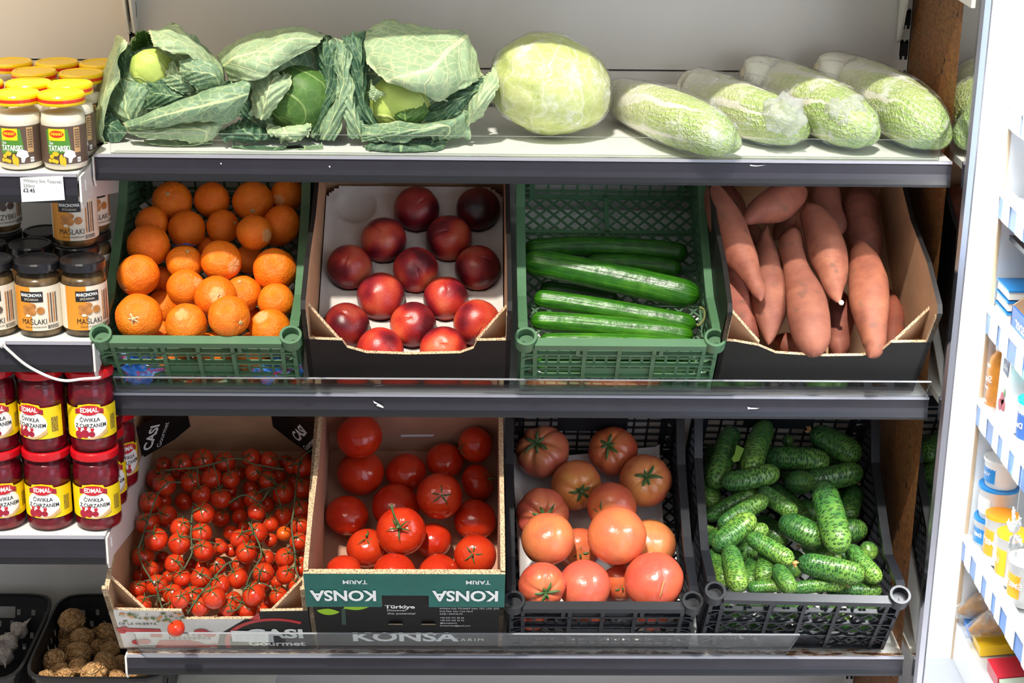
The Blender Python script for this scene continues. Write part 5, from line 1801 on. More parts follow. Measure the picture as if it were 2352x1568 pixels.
def leaf(parent, rows, mat, seed=0.0, ruffle=0.005, nv=46, nu=34, th=0.0009, puff=0.0):
    """a sheet through rows of real points (pixel x, pixel y, depth), base row first"""
    org = parent.location
    G = [[at_y(px, py, Y) for px, py, Y in r] for r in rows]
    V = []
    for j in range(nv + 1):
        v = j / nv
        row = [spl([g[c] for g in G], v) for c in range(len(G[0]))]
        for i in range(nu + 1):
            V.append(spl(row, i / nu))
    W = nu + 1
    nrm = []
    for j in range(nv + 1):
        for i in range(nu + 1):
            a = V[j * W + min(i + 1, nu)] - V[j * W + max(i - 1, 0)]
            b = V[min(j + 1, nv) * W + i] - V[max(j - 1, 0) * W + i]
            c = a.cross(b)
            nrm.append(c.normalized() if c.length > 1e-12 else Vector((0, -1, 0)))
    out = []
    for j in range(nv + 1):
        v = j / nv
        for i in range(nu + 1):
            u = i / nu
            e = max(abs(u - 0.5) * 2, v * 0.9 if True else 0) ** 5
            p = V[j * W + i]
            s = Vector((seed * 7.1, seed * 3.3, 0))
            wv = noise.noise(Vector((u * 5.2, v * 5.2, 0)) + s) * 1.1 + 0.8 * noise.noise(Vector((u * 11, v * 11, 2)) + s)
            ph = v - abs(u - 0.5)
            corr = min(0.0016, ruffle * 0.25) * cos(2 * pi * 5.0 * ph) * (1 - e)
            d = ruffle * e * wv * 1.6 + corr + 0.0030 * noise.noise(p * 34 + s)
            d += puff * sin(pi * u) * sin(pi * min(1, v * 1.1))
            slide = (V[j * W + min(i + 1, nu)] - V[j * W + max(i - 1, 0)])
            q = p + nrm[j * W + i] * d
            if i in (0, nu) and slide.length > 0:
                q += slide.normalized() * 0.0022 * noise.noise(Vector((v * 16, seed, u)))
            if j == nv:
                q += (V[j * W + i] - V[(j - 1) * W + i]).normalized() * 0.003 * noise.noise(Vector((u * 14, seed, 5)))
            q.z = max(q.z, Z1 + 0.0015)
            out.append(q)
    vs = [p - org for p in out]
    n0 = len(vs)
    mb = MB()
    uv = [(i / nu, j / nv) for j in range(nv + 1) for i in range(nu + 1)]
    fs = [(j * W + i, j * W + i + 1, (j + 1) * W + i + 1, (j + 1) * W + i) for j in range(nv) for i in range(nu)]
    mb.add(vs, fs, 0, uv)
    mb.add([p - nrm[k] * th for k, p in enumerate(vs)], [tuple(reversed(f)) for f in fs], 0, uv)
    rim = [i for i in range(W)] + [j * W + nu for j in range(1, nv + 1)] + [nv * W + i for i in range(nu - 1, -1, -1)] + [j * W for j in range(nv - 1, 0, -1)]
    for a, b in zip(rim, rim[1:] + rim[:1]):
        mb.f.append((a, n0 + a, n0 + b, b))
        mb.m.append(0)
    return obj('leaf', mb, mat, parent, True)


def heart(parent, px, py, Y, rx, rz, mat, seed):
    c = at_y(px, py, Y)
    r = mpp(c)

    def fn(th, a):
        p = sph(th, a)
        k = 1 + 0.05 * noise.noise(p * 2 + Vector((seed, 0, 0))) + 0.07 * (((a / (2 * pi) * 3 + th * 0.35 + 0.06 * noise.noise(p * 6) + seed * 0.37) % 1.0) ** 3) + 0.02 * noise.noise(p * 7)
        q = rot @ Vector((p.x * k * rx * r, p.y * k * rx * r, p.z * k * rz * r))
        q.z = max(q.z, Z1 + 0.002 - c.z)
        return q
    rot = Euler((R(-50), R(12), 0)).to_matrix()
    o = obj('heart', blob(fn, 48, 30), mat, parent, True)
    o.location = c - parent.location
    return o


def cabbage(label, px, py, Y):
    c = at_y(px, py, Y)
    return thing('leafy_cabbage', label, 'cabbage', (c.x, Y, Z1), group='leafy cabbages')


c1 = cabbage('leafy cabbage at the left end with a pale yellow heart showing', 370, 220, 0.14)
heart(c1, 350, 162, 0.115, 52, 44, LF_HRT, 1.0)
heart(c1, 380, 215, 0.155, 112, 100, LF_MID, 2.0)
leaf(c1, [[(240, 347, .10), (243, 343, .08), (248, 335, .07)], [(213, 310, .12), (224, 310, .075), (232, 300, .065)], [(211, 262, .14), (230, 258, .075), (247, 232, .065)], [(222, 200, .15), (245, 195, .08), (272, 180, .07)], [(247, 132, .15), (258, 132, .09), (270, 145, .08)], [(276, 84, .15), (283, 86, .12), (293, 99, .10)]], LF_OUT, 1, .004)
leaf(c1, [[(516, 188, .12), (512, 192, .10), (502, 203, .08)], [(508, 150, .13), (495, 160, .08), (478, 156, .06)], [(455, 98, .13), (450, 118, .07), (436, 132, .05)], [(400, 66, .13), (398, 92, .06), (392, 122, .045)], [(342, 70, .11), (346, 84, .07), (352, 104, .05)]], LF_OUT, 2, .004)
leaf(c1, [[(505, 150, .17), (500, 170, .16), (495, 190, .15)], [(455, 95, .17), (440, 110, .15), (430, 130, .14)], [(398, 52, .17), (380, 62, .15), (362, 78, .13)]], LF_MID, 3, .005)
leaf(c1, [[(575, 182, .05), (572, 215, .035), (545, 268, .05)], [(508, 198, .05), (512, 232, .025), (510, 280, .04)], [(425, 225, .05), (435, 252, .025), (440, 282, .035)], [(350, 255, .05), (360, 272, .03), (362, 292, .035)], [(284, 284, .055), (290, 290, .045), (298, 297, .045)]], LF_MID, 4, .003, puff=-.006)
leaf(c1, [[(488, 318, .06), (470, 326, .055), (440, 332, .06)], [(508, 282, .06), (470, 300, .04), (420, 320, .045)], [(440, 280, .06), (400, 298, .04), (370, 318, .045)], [(350, 282, .065), (335, 300, .05), (330, 318, .05)], [(285, 284, .07), (288, 292, .06), (300, 308, .055)]], LF_OUT, 5, .003)
leaf(c1, [[(300, 296, .10), (312, 288, .08), (330, 262, .09)], [(250, 262, .11), (292, 262, .075), (340, 232, .08)], [(244, 222, .12), (285, 215, .085), (348, 196, .085)], [(262, 168, .12), (275, 178, .105), (300, 188, .10)]], LF_MID, 6, .005)
leaf(c1, [[(275, 185, .12), (285, 188, .115), (300, 180, .125)], [(268, 145, .13), (288, 142, .12), (308, 142, .13)], [(277, 104, .14), (292, 100, .13), (303, 108, .14)]], LF_DRK, 7, .005)
leaf(c1, [[(312, 140, .16), (345, 120, .16), (385, 130, .16)], [(302, 105, .15), (340, 98, .17), (375, 110, .16)], [(318, 75, .12), (332, 72, .14), (350, 80, .14)]], LF_HRD, 8, .004)
leaf(c1, [[(515, 190, .07), (505, 200, .06), (450, 214, .06)], [(490, 143, .06), (492, 172, .045), (452, 204, .05)], [(450, 137, .055), (452, 165, .04), (440, 192, .05)], [(414, 138, .06), (414, 162, .055), (424, 184, .06)]], LF_MID, 9, .004)
leaf(c1, [[(450, 190, .075), (445, 204, .07), (432, 219, .07)], [(416, 156, .075), (410, 182, .06), (402, 206, .065)], [(396, 138, .085), (380, 166, .08), (372, 188, .08)]], LF_MID, 10, .004)
leaf(c1, [[(440, 205, .085), (430, 222, .07), (425, 240, .07)], [(392, 195, .085), (390, 220, .06), (382, 244, .065)], [(366, 186, .085), (362, 216, .065), (352, 248, .07)], [(342, 192, .09), (336, 224, .08), (330, 252, .08)]], LF_DRK, 11, .005)
leaf(c1, [[(222, 262, .10), (226, 290, .085), (243, 318, .08)], [(252, 262, .09), (257, 290, .075), (256, 328, .075)], [(292, 298, .085), (286, 312, .075), (264, 336, .075)]], LF_DRK, 12, .004)
leaf(c1, [[(330, 322, .08), (400, 325, .07), (480, 322, .08)], [(340, 332, .06), (410, 336, .05), (490, 330, .06)]], LF_OUT, 13, .003)
leaf(c1, [[(300, 88, .17), (315, 82, .16), (335, 86, .17)], [(292, 120, .16), (315, 110, .17), (330, 110, .18)], [(288, 150, .16), (310, 140, .18), (330, 140, .19)]], LF_OUT, 14, .003)

c2 = cabbage('leafy cabbage in the middle with one broad pale leaf folded over it', 660, 220, 0.15)
heart(c2, 690, 228, 0.115, 84, 72, LF_HRD, 5.0)
heart(c2, 670, 215, 0.17, 125, 115, LF_MID, 6.0)
leaf(c2, [[(497, 128, .16), (512, 152, .12), (525, 186, .10)], [(545, 92, .16), (548, 135, .06), (562, 186, .045)], [(612, 71, .16), (602, 122, .055), (606, 178, .035)], [(690, 62, .15), (672, 92, .07), (640, 152, .05)], [(748, 80, .14), (738, 92, .10), (724, 106, .09)]], LF_OUT, 21, .003, puff=.004)
leaf(c2, [[(577, 262, .075), (600, 275, .06), (618, 272, .06)], [(576, 222, .075), (610, 232, .045), (640, 238, .055)], [(578, 180, .08), (620, 192, .05), (668, 198, .06)], [(620, 165, .09), (640, 168, .08), (662, 166, .085)]], LF_OUT, 22, .005)
leaf(c2, [[(612, 282, .085), (650, 290, .075), (700, 285, .08)], [(616, 304, .06), (660, 310, .05), (716, 290, .06)], [(648, 318, .065), (680, 322, .055), (706, 312, .06)]], LF_OUT, 23, .005)
leaf(c2, [[(700, 300, .10), (715, 312, .085), (735, 318, .08)], [(722, 240, .10), (735, 250, .08), (752, 268, .075)], [(735, 185, .11), (752, 190, .085), (775, 205, .08)], [(722, 130, .12), (745, 132, .095), (770, 150, .09)], [(725, 78, .13), (750, 86, .11), (782, 102, .11)]], LF_DRK, 24, .009)
leaf(c2, [[(722, 318, .085), (742, 322, .065), (770, 322, .065)], [(748, 262, .085), (768, 262, .055), (795, 262, .06)], [(770, 200, .09), (788, 196, .065), (812, 210, .065)], [(762, 140, .10), (785, 142, .075), (805, 152, .08)], [(770, 88, .115), (788, 92, .10), (806, 100, .10)]], LF_MID, 25, .010)
leaf(c2, [[(690, 262, .10), (715, 262, .08), (732, 262, .085)], [(705, 205, .10), (725, 205, .085), (740, 210, .09)], [(720, 165, .11), (735, 168, .10), (748, 175, .10)]], LF_HRD, 26, .005)
leaf(c2, [[(640, 210, .12), (660, 180, .12), (690, 150, .13)], [(622, 165, .11), (650, 140, .11), (690, 118, .12)], [(640, 140, .10), (670, 115, .10), (710, 100, .11)]], LF_DRK, 27, .007)
leaf(c2, [[(640, 318, .08), (600, 322, .06), (540, 326, .06)], [(600, 290, .085), (560, 300, .05), (510, 318, .045)], [(560, 270, .09), (530, 285, .07), (498, 306, .065)]], LF_DRK, 28, .007)
leaf(c2, [[(690, 335, .07), (640, 338, .055), (560, 338, .06)], [(700, 346, .05), (630, 350, .035), (530, 342, .045)]], LF_DRK, 29, .005)
leaf(c2, [[(740, 332, .07), (700, 336, .06), (660, 334, .065)], [(742, 346, .045), (700, 348, .04), (650, 346, .045)]], LF_MID, 30, .004)
leaf(c2, [[(500, 190, .10), (530, 185, .085), (560, 190, .09)], [(515, 225, .10), (545, 225, .08), (575, 235, .085)], [(520, 262, .10), (548, 266, .085), (580, 275, .09)]], LF_DRK, 31, .005)
leaf(c2, [[(755, 82, .19), (720, 75, .19), (690, 80, .19)], [(800, 110, .18), (770, 95, .18), (740, 95, .18)], [(830, 150, .17), (805, 140, .17), (780, 140, .17)]], LF_DRK, 32, .005)

c3 = cabbage('leafy cabbage with a big veined leaf hanging over its heart', 960, 220, 0.15)
heart(c3, 925, 240, 0.115, 78, 66, LF_HRT, 9.0)
heart(c3, 960, 210, 0.17, 132, 122, LF_MID, 10.0)
leaf(c3, [[(1108, 172, .11), (1075, 82, .125), (1020, 66, .15)], [(1098, 185, .075), (1030, 118, .065), (940, 54, .15)], [(1060, 204, .055), (990, 160, .035), (878, 46, .15)], [(1012, 232, .045), (925, 176, .03), (838, 80, .12)], [(966, 208, .05), (890, 186, .04), (842, 146, .075)]], LF_OUT, 41, .004, puff=.004)
leaf(c3, [[(1030, 232, .06), (1000, 222, .05), (970, 205, .05)], [(1008, 228, .055), (990, 215, .05), (965, 190, .055)]], LF_OUT, 42, .002)
leaf(c3, [[(1060, 312, .08), (1075, 290, .07), (1110, 268, .07)], [(1070, 262, .07), (1095, 245, .05), (1135, 215, .06)], [(1090, 205, .08), (1115, 190, .065), (1147, 190, .075)], [(1108, 178, .10), (1124, 165, .095), (1134, 146, .10)]], LF_OUT, 43, .005)
leaf(c3, [[(1065, 312, .08), (1020, 322, .06), (980, 324, .065)], [(1075, 258, .07), (1030, 290, .04), (990, 312, .05)], [(1010, 282, .065), (950, 300, .035), (920, 322, .045)], [(915, 284, .065), (890, 305, .04), (860, 326, .05)], [(822, 300, .075), (826, 312, .06), (832, 322, .06)]], LF_MID, 44, .007)
leaf(c3, [[(1112, 178, .085), (1105, 205, .075), (1085, 225, .08)], [(1048, 202, .08), (1052, 228, .06), (1050, 258, .065)], [(1000, 245, .08), (1010, 262, .06), (1005, 285, .065)], [(960, 270, .09), (968, 282, .075), (978, 292, .08)]], LF_DRK, 45, .006)
leaf(c3, [[(880, 300, .10), (868, 305, .085), (850, 305, .085)], [(848, 240, .10), (838, 248, .075), (822, 258, .075)], [(846, 185, .11), (830, 185, .08), (812, 190, .08)], [(842, 125, .12), (825, 120, .09), (800, 125, .09)], [(842, 70, .13), (815, 75, .11), (788, 84, .11)]], LF_DRK, 46, .010)
leaf(c3, [[(850, 312, .085), (830, 318, .065), (800, 318, .065)], [(828, 262, .085), (812, 265, .055), (788, 272, .06)], [(815, 205, .09), (800, 205, .065), (778, 215, .07)], [(805, 150, .10), (790, 152, .085), (772, 158, .09)]], LF_MID, 47, .010)
leaf(c3, [[(852, 190, .08), (866, 205, .07), (886, 214, .075)], [(850, 208, .075), (862, 216, .068), (872, 222, .072)], [(850, 228, .075), (856, 228, .07), (862, 230, .075)]], LF_OUT, 48, .003)
leaf(c3, [[(900, 290, .09), (935, 292, .075), (985, 288, .085)], [(888, 262, .085), (930, 270, .062), (985, 255, .075)], [(890, 240, .09), (930, 252, .068), (965, 226, .085)]], LF_HRD, 49, .003)
leaf(c3, [[(850, 318, .07), (920, 322, .06), (1030, 322, .07)], [(838, 340, .045), (920, 344, .035), (1015, 344, .045)], [(850, 352, .035), (920, 354, .028), (1000, 356, .035)]], LF_DRK, 50, .006)
leaf(c3, [[(960, 296, .085), (920, 298, .07), (880, 292, .075)], [(940, 308, .06), (900, 312, .045), (862, 300, .055)], [(900, 318, .055), (870, 318, .045), (846, 308, .055)]], LF_MID, 51, .007)

# ------------------------------------------------------------------ wrapped white cabbage
def wrapped_mat(name, lo, mid_, hi, rib, ns):
    t = NT(name)
    sx = t.n('ShaderNodeSeparateXYZ', {0: t.uv()})
    u, v = sx.outputs[0], sx.outputs[1]
    o = t.obj()
    n = t.noise(o, ns, 4, 0.6)
    base = t.ramp(n, [(0.3, lin(lo)), (0.52, lin(mid_)), (0.72, lin(hi))])
    ang = t.m('MULTIPLY', u, 9.0)
    wob = t.m('MULTIPLY', t.m('SUBTRACT', t.noise(o, 20, 3), 0.5), 1.6)
    fr = t.m('ABSOLUTE', t.m('SUBTRACT', t.m('FRACT', t.m('ADD', ang, wob)), 0.5))
    r_ = t.ramp(fr, [(0.0, (0.9, 0.9, 0.9)), (0.10, (0, 0, 0))])
    cell = t.ramp(t.voro(o, 34.0, 'DISTANCE_TO_EDGE'), [(0.0, (0.5, 0.5, 0.5)), (0.06, (0, 0, 0))])
    t.p(Base_Color=t.mix(t.m('MAXIMUM', r_, cell), base, lin(rib)), Roughness=0.42)
    t.bump(t.m('ADD', r_, n), 0.35, 0.002)
    return t.mat


WC = wrapped_mat('white_cabbage_leaves', 'bccb70', 'd0d988', 'dfe3a4', 'e8ebc4', 14)
wp = at_y(1256, 222, 0.145)
wc = thing('wrapped_cabbage', 'round pale green cabbage tightly wrapped in clear film', 'cabbage', (wp.x, 0.145, Z1 + 0.0805))


def f_wc(k0, amp, seed):
    def fn(th, a):
        p = sph(th, a)
        k = k0 + amp * noise.noise(p * 2.4 + Vector((seed, 0, 0))) + amp * 0.5 * noise.noise(p * 6 + Vector((0, seed, 0)))
        x = p.x * (1.0 + 0.06 * p.x)
        return Vector((x * k * 0.0935, p.y * k * 0.088, p.z * k * 0.0735))
    return fn


o = obj('head', blob(f_wc(1.0, 0.05, 2), 64, 40), WC, wc, True)
o.rotation_euler = (0, R(14), 0)
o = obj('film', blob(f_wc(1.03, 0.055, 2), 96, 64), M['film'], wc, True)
o.rotation_euler = (0, R(14), 0)


# ------------------------------------------------------------------ Chinese cabbages
def napa_mat():
    t = NT('chinese_cabbage_leaves')
    sx = t.n('ShaderNodeSeparateXYZ', {0: t.uv()})
    u, v = sx.outputs[0], sx.outputs[1]
    o = t.jit(t.obj(), 3.0)
    n = t.noise(o, 30, 4, 0.65)
    f = t.m('ADD', v, t.m('MULTIPLY', t.m('SUBTRACT', n, 0.5), 0.7))
    base = t.ramp(f, [(0.10, lin('efebdc')), (0.36, lin('e6e9bc')), (0.54, lin('d3df98')), (0.74, lin('b9d170')), (0.98, lin('94ba4e'))])
    wob = t.m('MULTIPLY', t.m('SUBTRACT', t.noise(o, 14, 3), 0.5), 0.8)
    uu = t.m('ADD', t.m('ADD', u, t.m('MULTIPLY', v, 0.22)), t.m('MULTIPLY', wob, 0.16))
    fr = t.m('ABSOLUTE', t.m('SUBTRACT', t.m('FRACT', t.m('MULTIPLY', uu, 5.0)), 0.5))
    wdt = t.m('MULTIPLY', t.m('SUBTRACT', 0.95, v, clamp=True), 0.40)
    rib_ = t.ramp(t.m('SUBTRACT', wdt, fr), [(0.0, (0, 0, 0)), (0.05, (1, 1, 1))])
    fr2 = t.m('ABSOLUTE', t.m('SUBTRACT', t.m('FRACT', t.m('ADD', t.m('MULTIPLY', uu, 26.0), t.m('MULTIPLY', v, 3.0))), 0.5))
    vein = t.ramp(fr2, [(0.0, (1, 1, 1)), (0.16, (0, 0, 0))])
    cell = t.ramp(t.voro(o, 130.0, 'DISTANCE_TO_EDGE'), [(0.0, (1, 1, 1)), (0.2, (0, 0, 0))])
    lines = t.m('MAXIMUM', t.m('MULTIPLY', vein, 0.7), t.m('MULTIPLY', cell, t.m('MULTIPLY', v, 0.3)))
    c = t.mix(t.m('MAXIMUM', rib_, lines), base, lin('eceada'))
    t.p(Base_Color=c, Roughness=0.45)
    cr = t.noise(o, 95, 4, 0.7)
    hgt = t.m('ADD', t.m('MULTIPLY', rib_, 0.8), t.m('MULTIPLY', t.m('MULTIPLY', t.m('ADD', cr, cell), t.m('SUBTRACT', 1.0, rib_)), t.m('MULTIPLY', v, 1.6)))
    t.bump(hgt, 0.6, 0.0025)
    return t.mat


M['napa'] = napa_mat()
M['butt'] = flat('cut_butt', 'cfc2a2', 0.8, var=0.15, vs=120)


def napa(label, pts, knot):
    P_, R_ = [], []
    for px, py, r in pts:
        rr_ = r * 0.00061
        p = at_z(px, py, Z1 + max(rr_ * 1.09, 0.024) + 0.004)
        if p.y > WY - 0.072: p = at_y(px, py, WY - 0.072)
        P_.append(p)
        R_.append(r * mpp(p))
    c = sum(P_, Vector()) / len(P_)
    t = thing('chinese_cabbage', label, 'cabbage', c, group='wrapped Chinese cabbages')
    loc = [p - c for p in P_]
    sd = pts[0][0] * 0.013
    cr = lambda a, v: 1 + 0.035 * ((((a / (2 * pi) * 3) + v * 0.7 + sd) % 1.0) - 0.5) + 0.02 * sin(5 * a + sd) * (1 - v) + 0.05 * v * noise.noise(Vector((cos(a) * 5, sin(a) * 5, v * 14 + sd)))
    obj('head', MB().tube(loc, [x * 0.955 for x in R_], 56, 0, 70, cr), M['napa'], t, True)
    d = (loc[0] - loc[1]).normalized()
    b = MB().tube([loc[0] - d * 0.002, loc[0] + d * 0.003, loc[0] + d * 0.005], [R_[0] * 0.62, R_[0] * 0.58, R_[0] * 0.4], 24)
    obj('butt', b, M['butt'], t, True)
    fw_ = lambda a, v: 1.035 + 0.02 * noise.noise(Vector((cos(a) * 4, sin(a) * 4, v * 9 + sd))) + 0.016 * abs(noise.noise(Vector((cos(a) * 9, sin(a) * 9, v * 22 + sd)))) + 0.05 * max(0, v - 0.7) * noise.noise(Vector((cos(a) * 8, sin(a) * 8, v * 16 + sd)))
    e0 = [loc[0] + d * 0.007] + loc + [loc[-1] + (loc[-1] - loc[-2]).normalized() * 0.007]
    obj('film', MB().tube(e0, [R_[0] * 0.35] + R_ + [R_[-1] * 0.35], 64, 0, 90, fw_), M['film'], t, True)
    # bunched film at the tip
    k = at_z(*knot[:2], Z1 + knot[3]) - c

    def fk(th, a):
        p = sph(th, a)
        q = 1 + 0.45 * noise.noise(p * 2.2 + Vector((sd, 0, 0))) + 0.10 * noise.noise(p * 6 + Vector((0, sd, 0)))
        return p * (q * knot[2] * 0.00062)
    x = obj('film_knot', blob(fk, 40, 26), M['film_knot'], t, True)
    x.location = k
    return t


napa('wrapped Chinese cabbage nearest the round wrapped one', [(1404, 222, 26), (1425, 226, 46), (1480, 245, 58), (1560, 275, 64), (1630, 305, 56), (1675, 325, 34), (1690, 330, 12)], (1655, 300, 34, 0.045))
napa('wrapped Chinese cabbage with a brown spotted butt, second from the round one', [(1575, 190, 26), (1592, 198, 46), (1640, 222, 58), (1720, 256, 62), (1790, 280, 56), (1832, 297, 36), (1846, 302, 12)], (1800, 262, 44, 0.06))
napa('wrapped Chinese cabbage under crumpled glossy film, third from the round one', [(1708, 168, 26), (1728, 172, 48), (1790, 200, 64), (1875, 240, 70), (1950, 278, 64), (1995, 305, 40), (2008, 312, 12)], (1945, 268, 50, 0.055))
napa('largest wrapped Chinese cabbage at the right end against the chipboard', [(1876, 158, 26), (1895, 164, 48), (1960, 194, 66), (2050, 238, 74), (2115, 280, 66), (2158, 312, 40), (2170, 320, 12)], (2150, 285, 22, 0.045))

# ------------------------------------------------------------------ jars
def lid_mat(name, col, rough=0.3): return flat(name, col, rough)


M['lid_yellow'] = flat('yellow_lid', 'f0c800', 0.28)
M['lid_stripe'] = flat('red_lid_stripe', 'd8331c', 0.3)
M['lid_black'] = flat('black_lid', '1b1a1d', 0.22)
M['lid_red'] = flat('red_lid', 'c8101c', 0.22)
M['sauce'] = flat('cream_sauce', 'fff4e0', 0.4)
M['brine'] = flat('mushroom_brine', '6b5334', 0.25, var=0.6, vs=60)
M['beet'] = flat('beetroot_relish', '78081c', 0.2, var=0.45, vs=90, bump=0.3, bs=300)
M['lab_brown'] = flat('brown_label', '5f4a3c', 0.5)
M['lab_green'] = flat('green_label', '4f8a2c', 0.5)
M['lab_yellow'] = flat('yellow_label', 'f2d20e', 0.45)
M['lab_cream'] = flat('cream_label', 'e4dac6', 0.5)
M['lab_orange'] = flat('orange_label', 'dd9028', 0.5)
M['lab_white'] = flat('white_label', 'f3f2f0', 0.45)
M['lab_tan'] = flat('tan_label', 'c69d68', 0.5)
M['mush'] = flat('printed_mushroom', 'b87838', 0.5, var=0.3, vs=120)
M['pickle_print'] = flat('printed_pickle', 'e0b824', 0.5)
M['beet_print'] = flat('printed_beetroot', 'a51c34', 0.45, var=0.25, vs=160)
M['root_print'] = flat('printed_horseradish', 'd9b27c', 0.5, var=0.2, vs=160)


def curved(name, pts, r, mat, parent, n=10):
    """filled flat polygon wrapped round a jar (fan from its middle, edges subdivided)"""
    q = []
    for (x0, z0), (x1, z1) in zip(pts, pts[1:] + pts[:1]):
        for k in range(n): q.append((x0 + (x1 - x0) * k / n, z0 + (z1 - z0) * k / n))
    cx, cz = sum(p[0] for p in pts) / len(pts), sum(p[1] for p in pts) / len(pts)
    rings = [[(cx + (x - cx) * s, cz + (z - cz) * s) for x, z in q] for s in (0.34, 0.67, 1.0)]
    vs = [(cx, cz)] + [p for rg in rings for p in rg]
    m = len(q)
    fs = [(0, 1 + i, 1 + (i + 1) % m) for i in range(m)]
    for k in range(2):
        a, b = 1 + k * m, 1 + (k + 1) * m
        fs += [(a + i, b + i, b + (i + 1) % m, a + (i + 1) % m) for i in range(m)]
    return obj(name, MB().add(on_cyl(vs, r), fs), mat, parent)


def rectp(x0, x1, z0, z1): return [(x0, z0), (x1, z0), (x1, z1), (x0, z1)]
def ovalp(x, z, a, b, n=18): return [(x + a * cos(2 * pi * i / n), z + b * sin(2 * pi * i / n)) for i in range(n)]


def fine_print(parent, r, x0, x1, z0, z1, rows, mat):
    b = MB()
    rr = random.Random(5)
    for k in range(rows):
        z = z1 - (z1 - z0) * (k + 0.5) / rows
        x = x0
        while x < x1 - 0.001:
            wd = min(rr.uniform(0.0012, 0.004), x1 - x)
            hh = (z1 - z0) / rows * 0.28
            b.add(on_cyl([(x, z - hh), (x + wd, z - hh), (x + wd, z + hh), (x, z + hh)], r), [(0, 1, 2, 3)])
            x += wd + 0.0007
    return tag(obj('small_print', b, mat, parent), kind='stuff')


def jar(name, label, cat, group, prof, fill, lidprof, lidmat, stripe=None):
    t = thing(name, label, cat, group=group)
    obj('glass', MB().lathe(prof, 36), M['glass'], t, True)
    top = max(z for r, z in prof)
    fp = [(max(r - 0.0016, 0.0001), max(z, 0.002)) for r, z in prof if z < top - 0.012]
    fp.append((0.0001, fp[-1][1]))
    obj('contents', MB().lathe(fp, 36), fill, t, True)
    obj('lid', MB().lathe(lidprof, 40), lidmat, t)
    if stripe:
        obj('lid_stripe', MB().lathe(stripe, 40), M['lid_stripe'], t)
    return t


def jar_sauce():
    r = 0.0325
    prof = [(0.0001, 0.0), (0.027, 0.0), (0.031, 0.004), (r, 0.012), (r, 0.070), (0.031, 0.080), (0.0265, 0.091), (0.0262, 0.100)]
    lp = [(0.0262, 0.094), (0.0325, 0.094), (0.0332, 0.096), (0.0332, 0.106), (0.0315, 0.1085), (0.028, 0.1085), (0.0265, 0.1075), (0.0001, 0.1075)]
    t = jar('sauce_jar', '', 'jar', 'tartare sauce jars', prof, M['sauce'], lp, M['lid_yellow'], [(0.0334, 0.0985), (0.0335, 0.099), (0.0335, 0.1025), (0.0334, 0.103)])
    rl = r + 0.0003
    lb = obj('label', cyl_patch(MB(), rl, -0.075, 0.045, 0.012, 0.066, n=40), M['lab_brown'], t)
    curved('green_panel', [(-0.022, 0.026), (0.012, 0.030), (0.008, 0.062), (-0.024, 0.062)], rl + 0.0002, M['lab_green'], lb)
    curved('yellow_panel', rectp(-0.020, 0.004, 0.046, 0.063), rl + 0.0004, M['lab_yellow'], lb)
    curved('red_oval', ovalp(-0.008, 0.0555, 0.0105, 0.0052), rl + 0.0006, M['lid_stripe'], lb)
    cyl_text('WINIARY', 0.0052, M['lab_yellow'], lb, rl + 0.0008, -0.008, 0.0555, bold=0.0002, sx=0.8)
    cyl_text('Sos', 0.0065, M['white_ink'], lb, rl + 0.0006, -0.0165, 0.0425, bold=0.0001, sx=0.7)
    cyl_text('TATARSKi', 0.0110, M['white_ink'], lb, rl + 0.0006, -0.0055, 0.0345, bold=0.0004, sx=0.62)
    curved('side_panel', rectp(0.0165, 0.026, 0.028, 0.064), rl + 0.0003, M['lab_tan'], lb)
    fine_print(lb, rl + 0.0006, 0.018, 0.025, 0.034, 0.062, 8, M['lab_brown'])
    curved('printed_mushroom', [(0.000, 0.024), (0.003, 0.031), (0.009, 0.033), (0.016, 0.030), (0.018, 0.022), (0.013, 0.020), (0.011, 0.014), (0.007, 0.014), (0.007, 0.021)], rl + 0.0007, M['lab_white'], lb, 4)
    for k, (x, z, a, b) in enumerate(((-0.003, 0.019, 0.0028, 0.008), (0.001, 0.016, 0.0026, 0.007), (-0.011, 0.027, 0.005, 0.0035), (-0.017, 0.023, 0.0035, 0.0032), (-0.014, 0.017, 0.0036, 0.003), (-0.020, 0.017, 0.003, 0.003), (-0.010, 0.016, 0.003, 0.003))):
        curved('printed_pickle', ovalp(x, z, a, b, 10), rl + 0.0008 + 0.00008 * k, M['pickle_print'], lb, 2)
    curved('mark_box', rectp(0.020, 0.0255, 0.014, 0.021), rl + 0.0006, M['lab_white'], lb)
    cyl_text('E2', 0.0045, M['black_ink'], lb, rl + 0.0008, 0.0228, 0.0175)
    return t


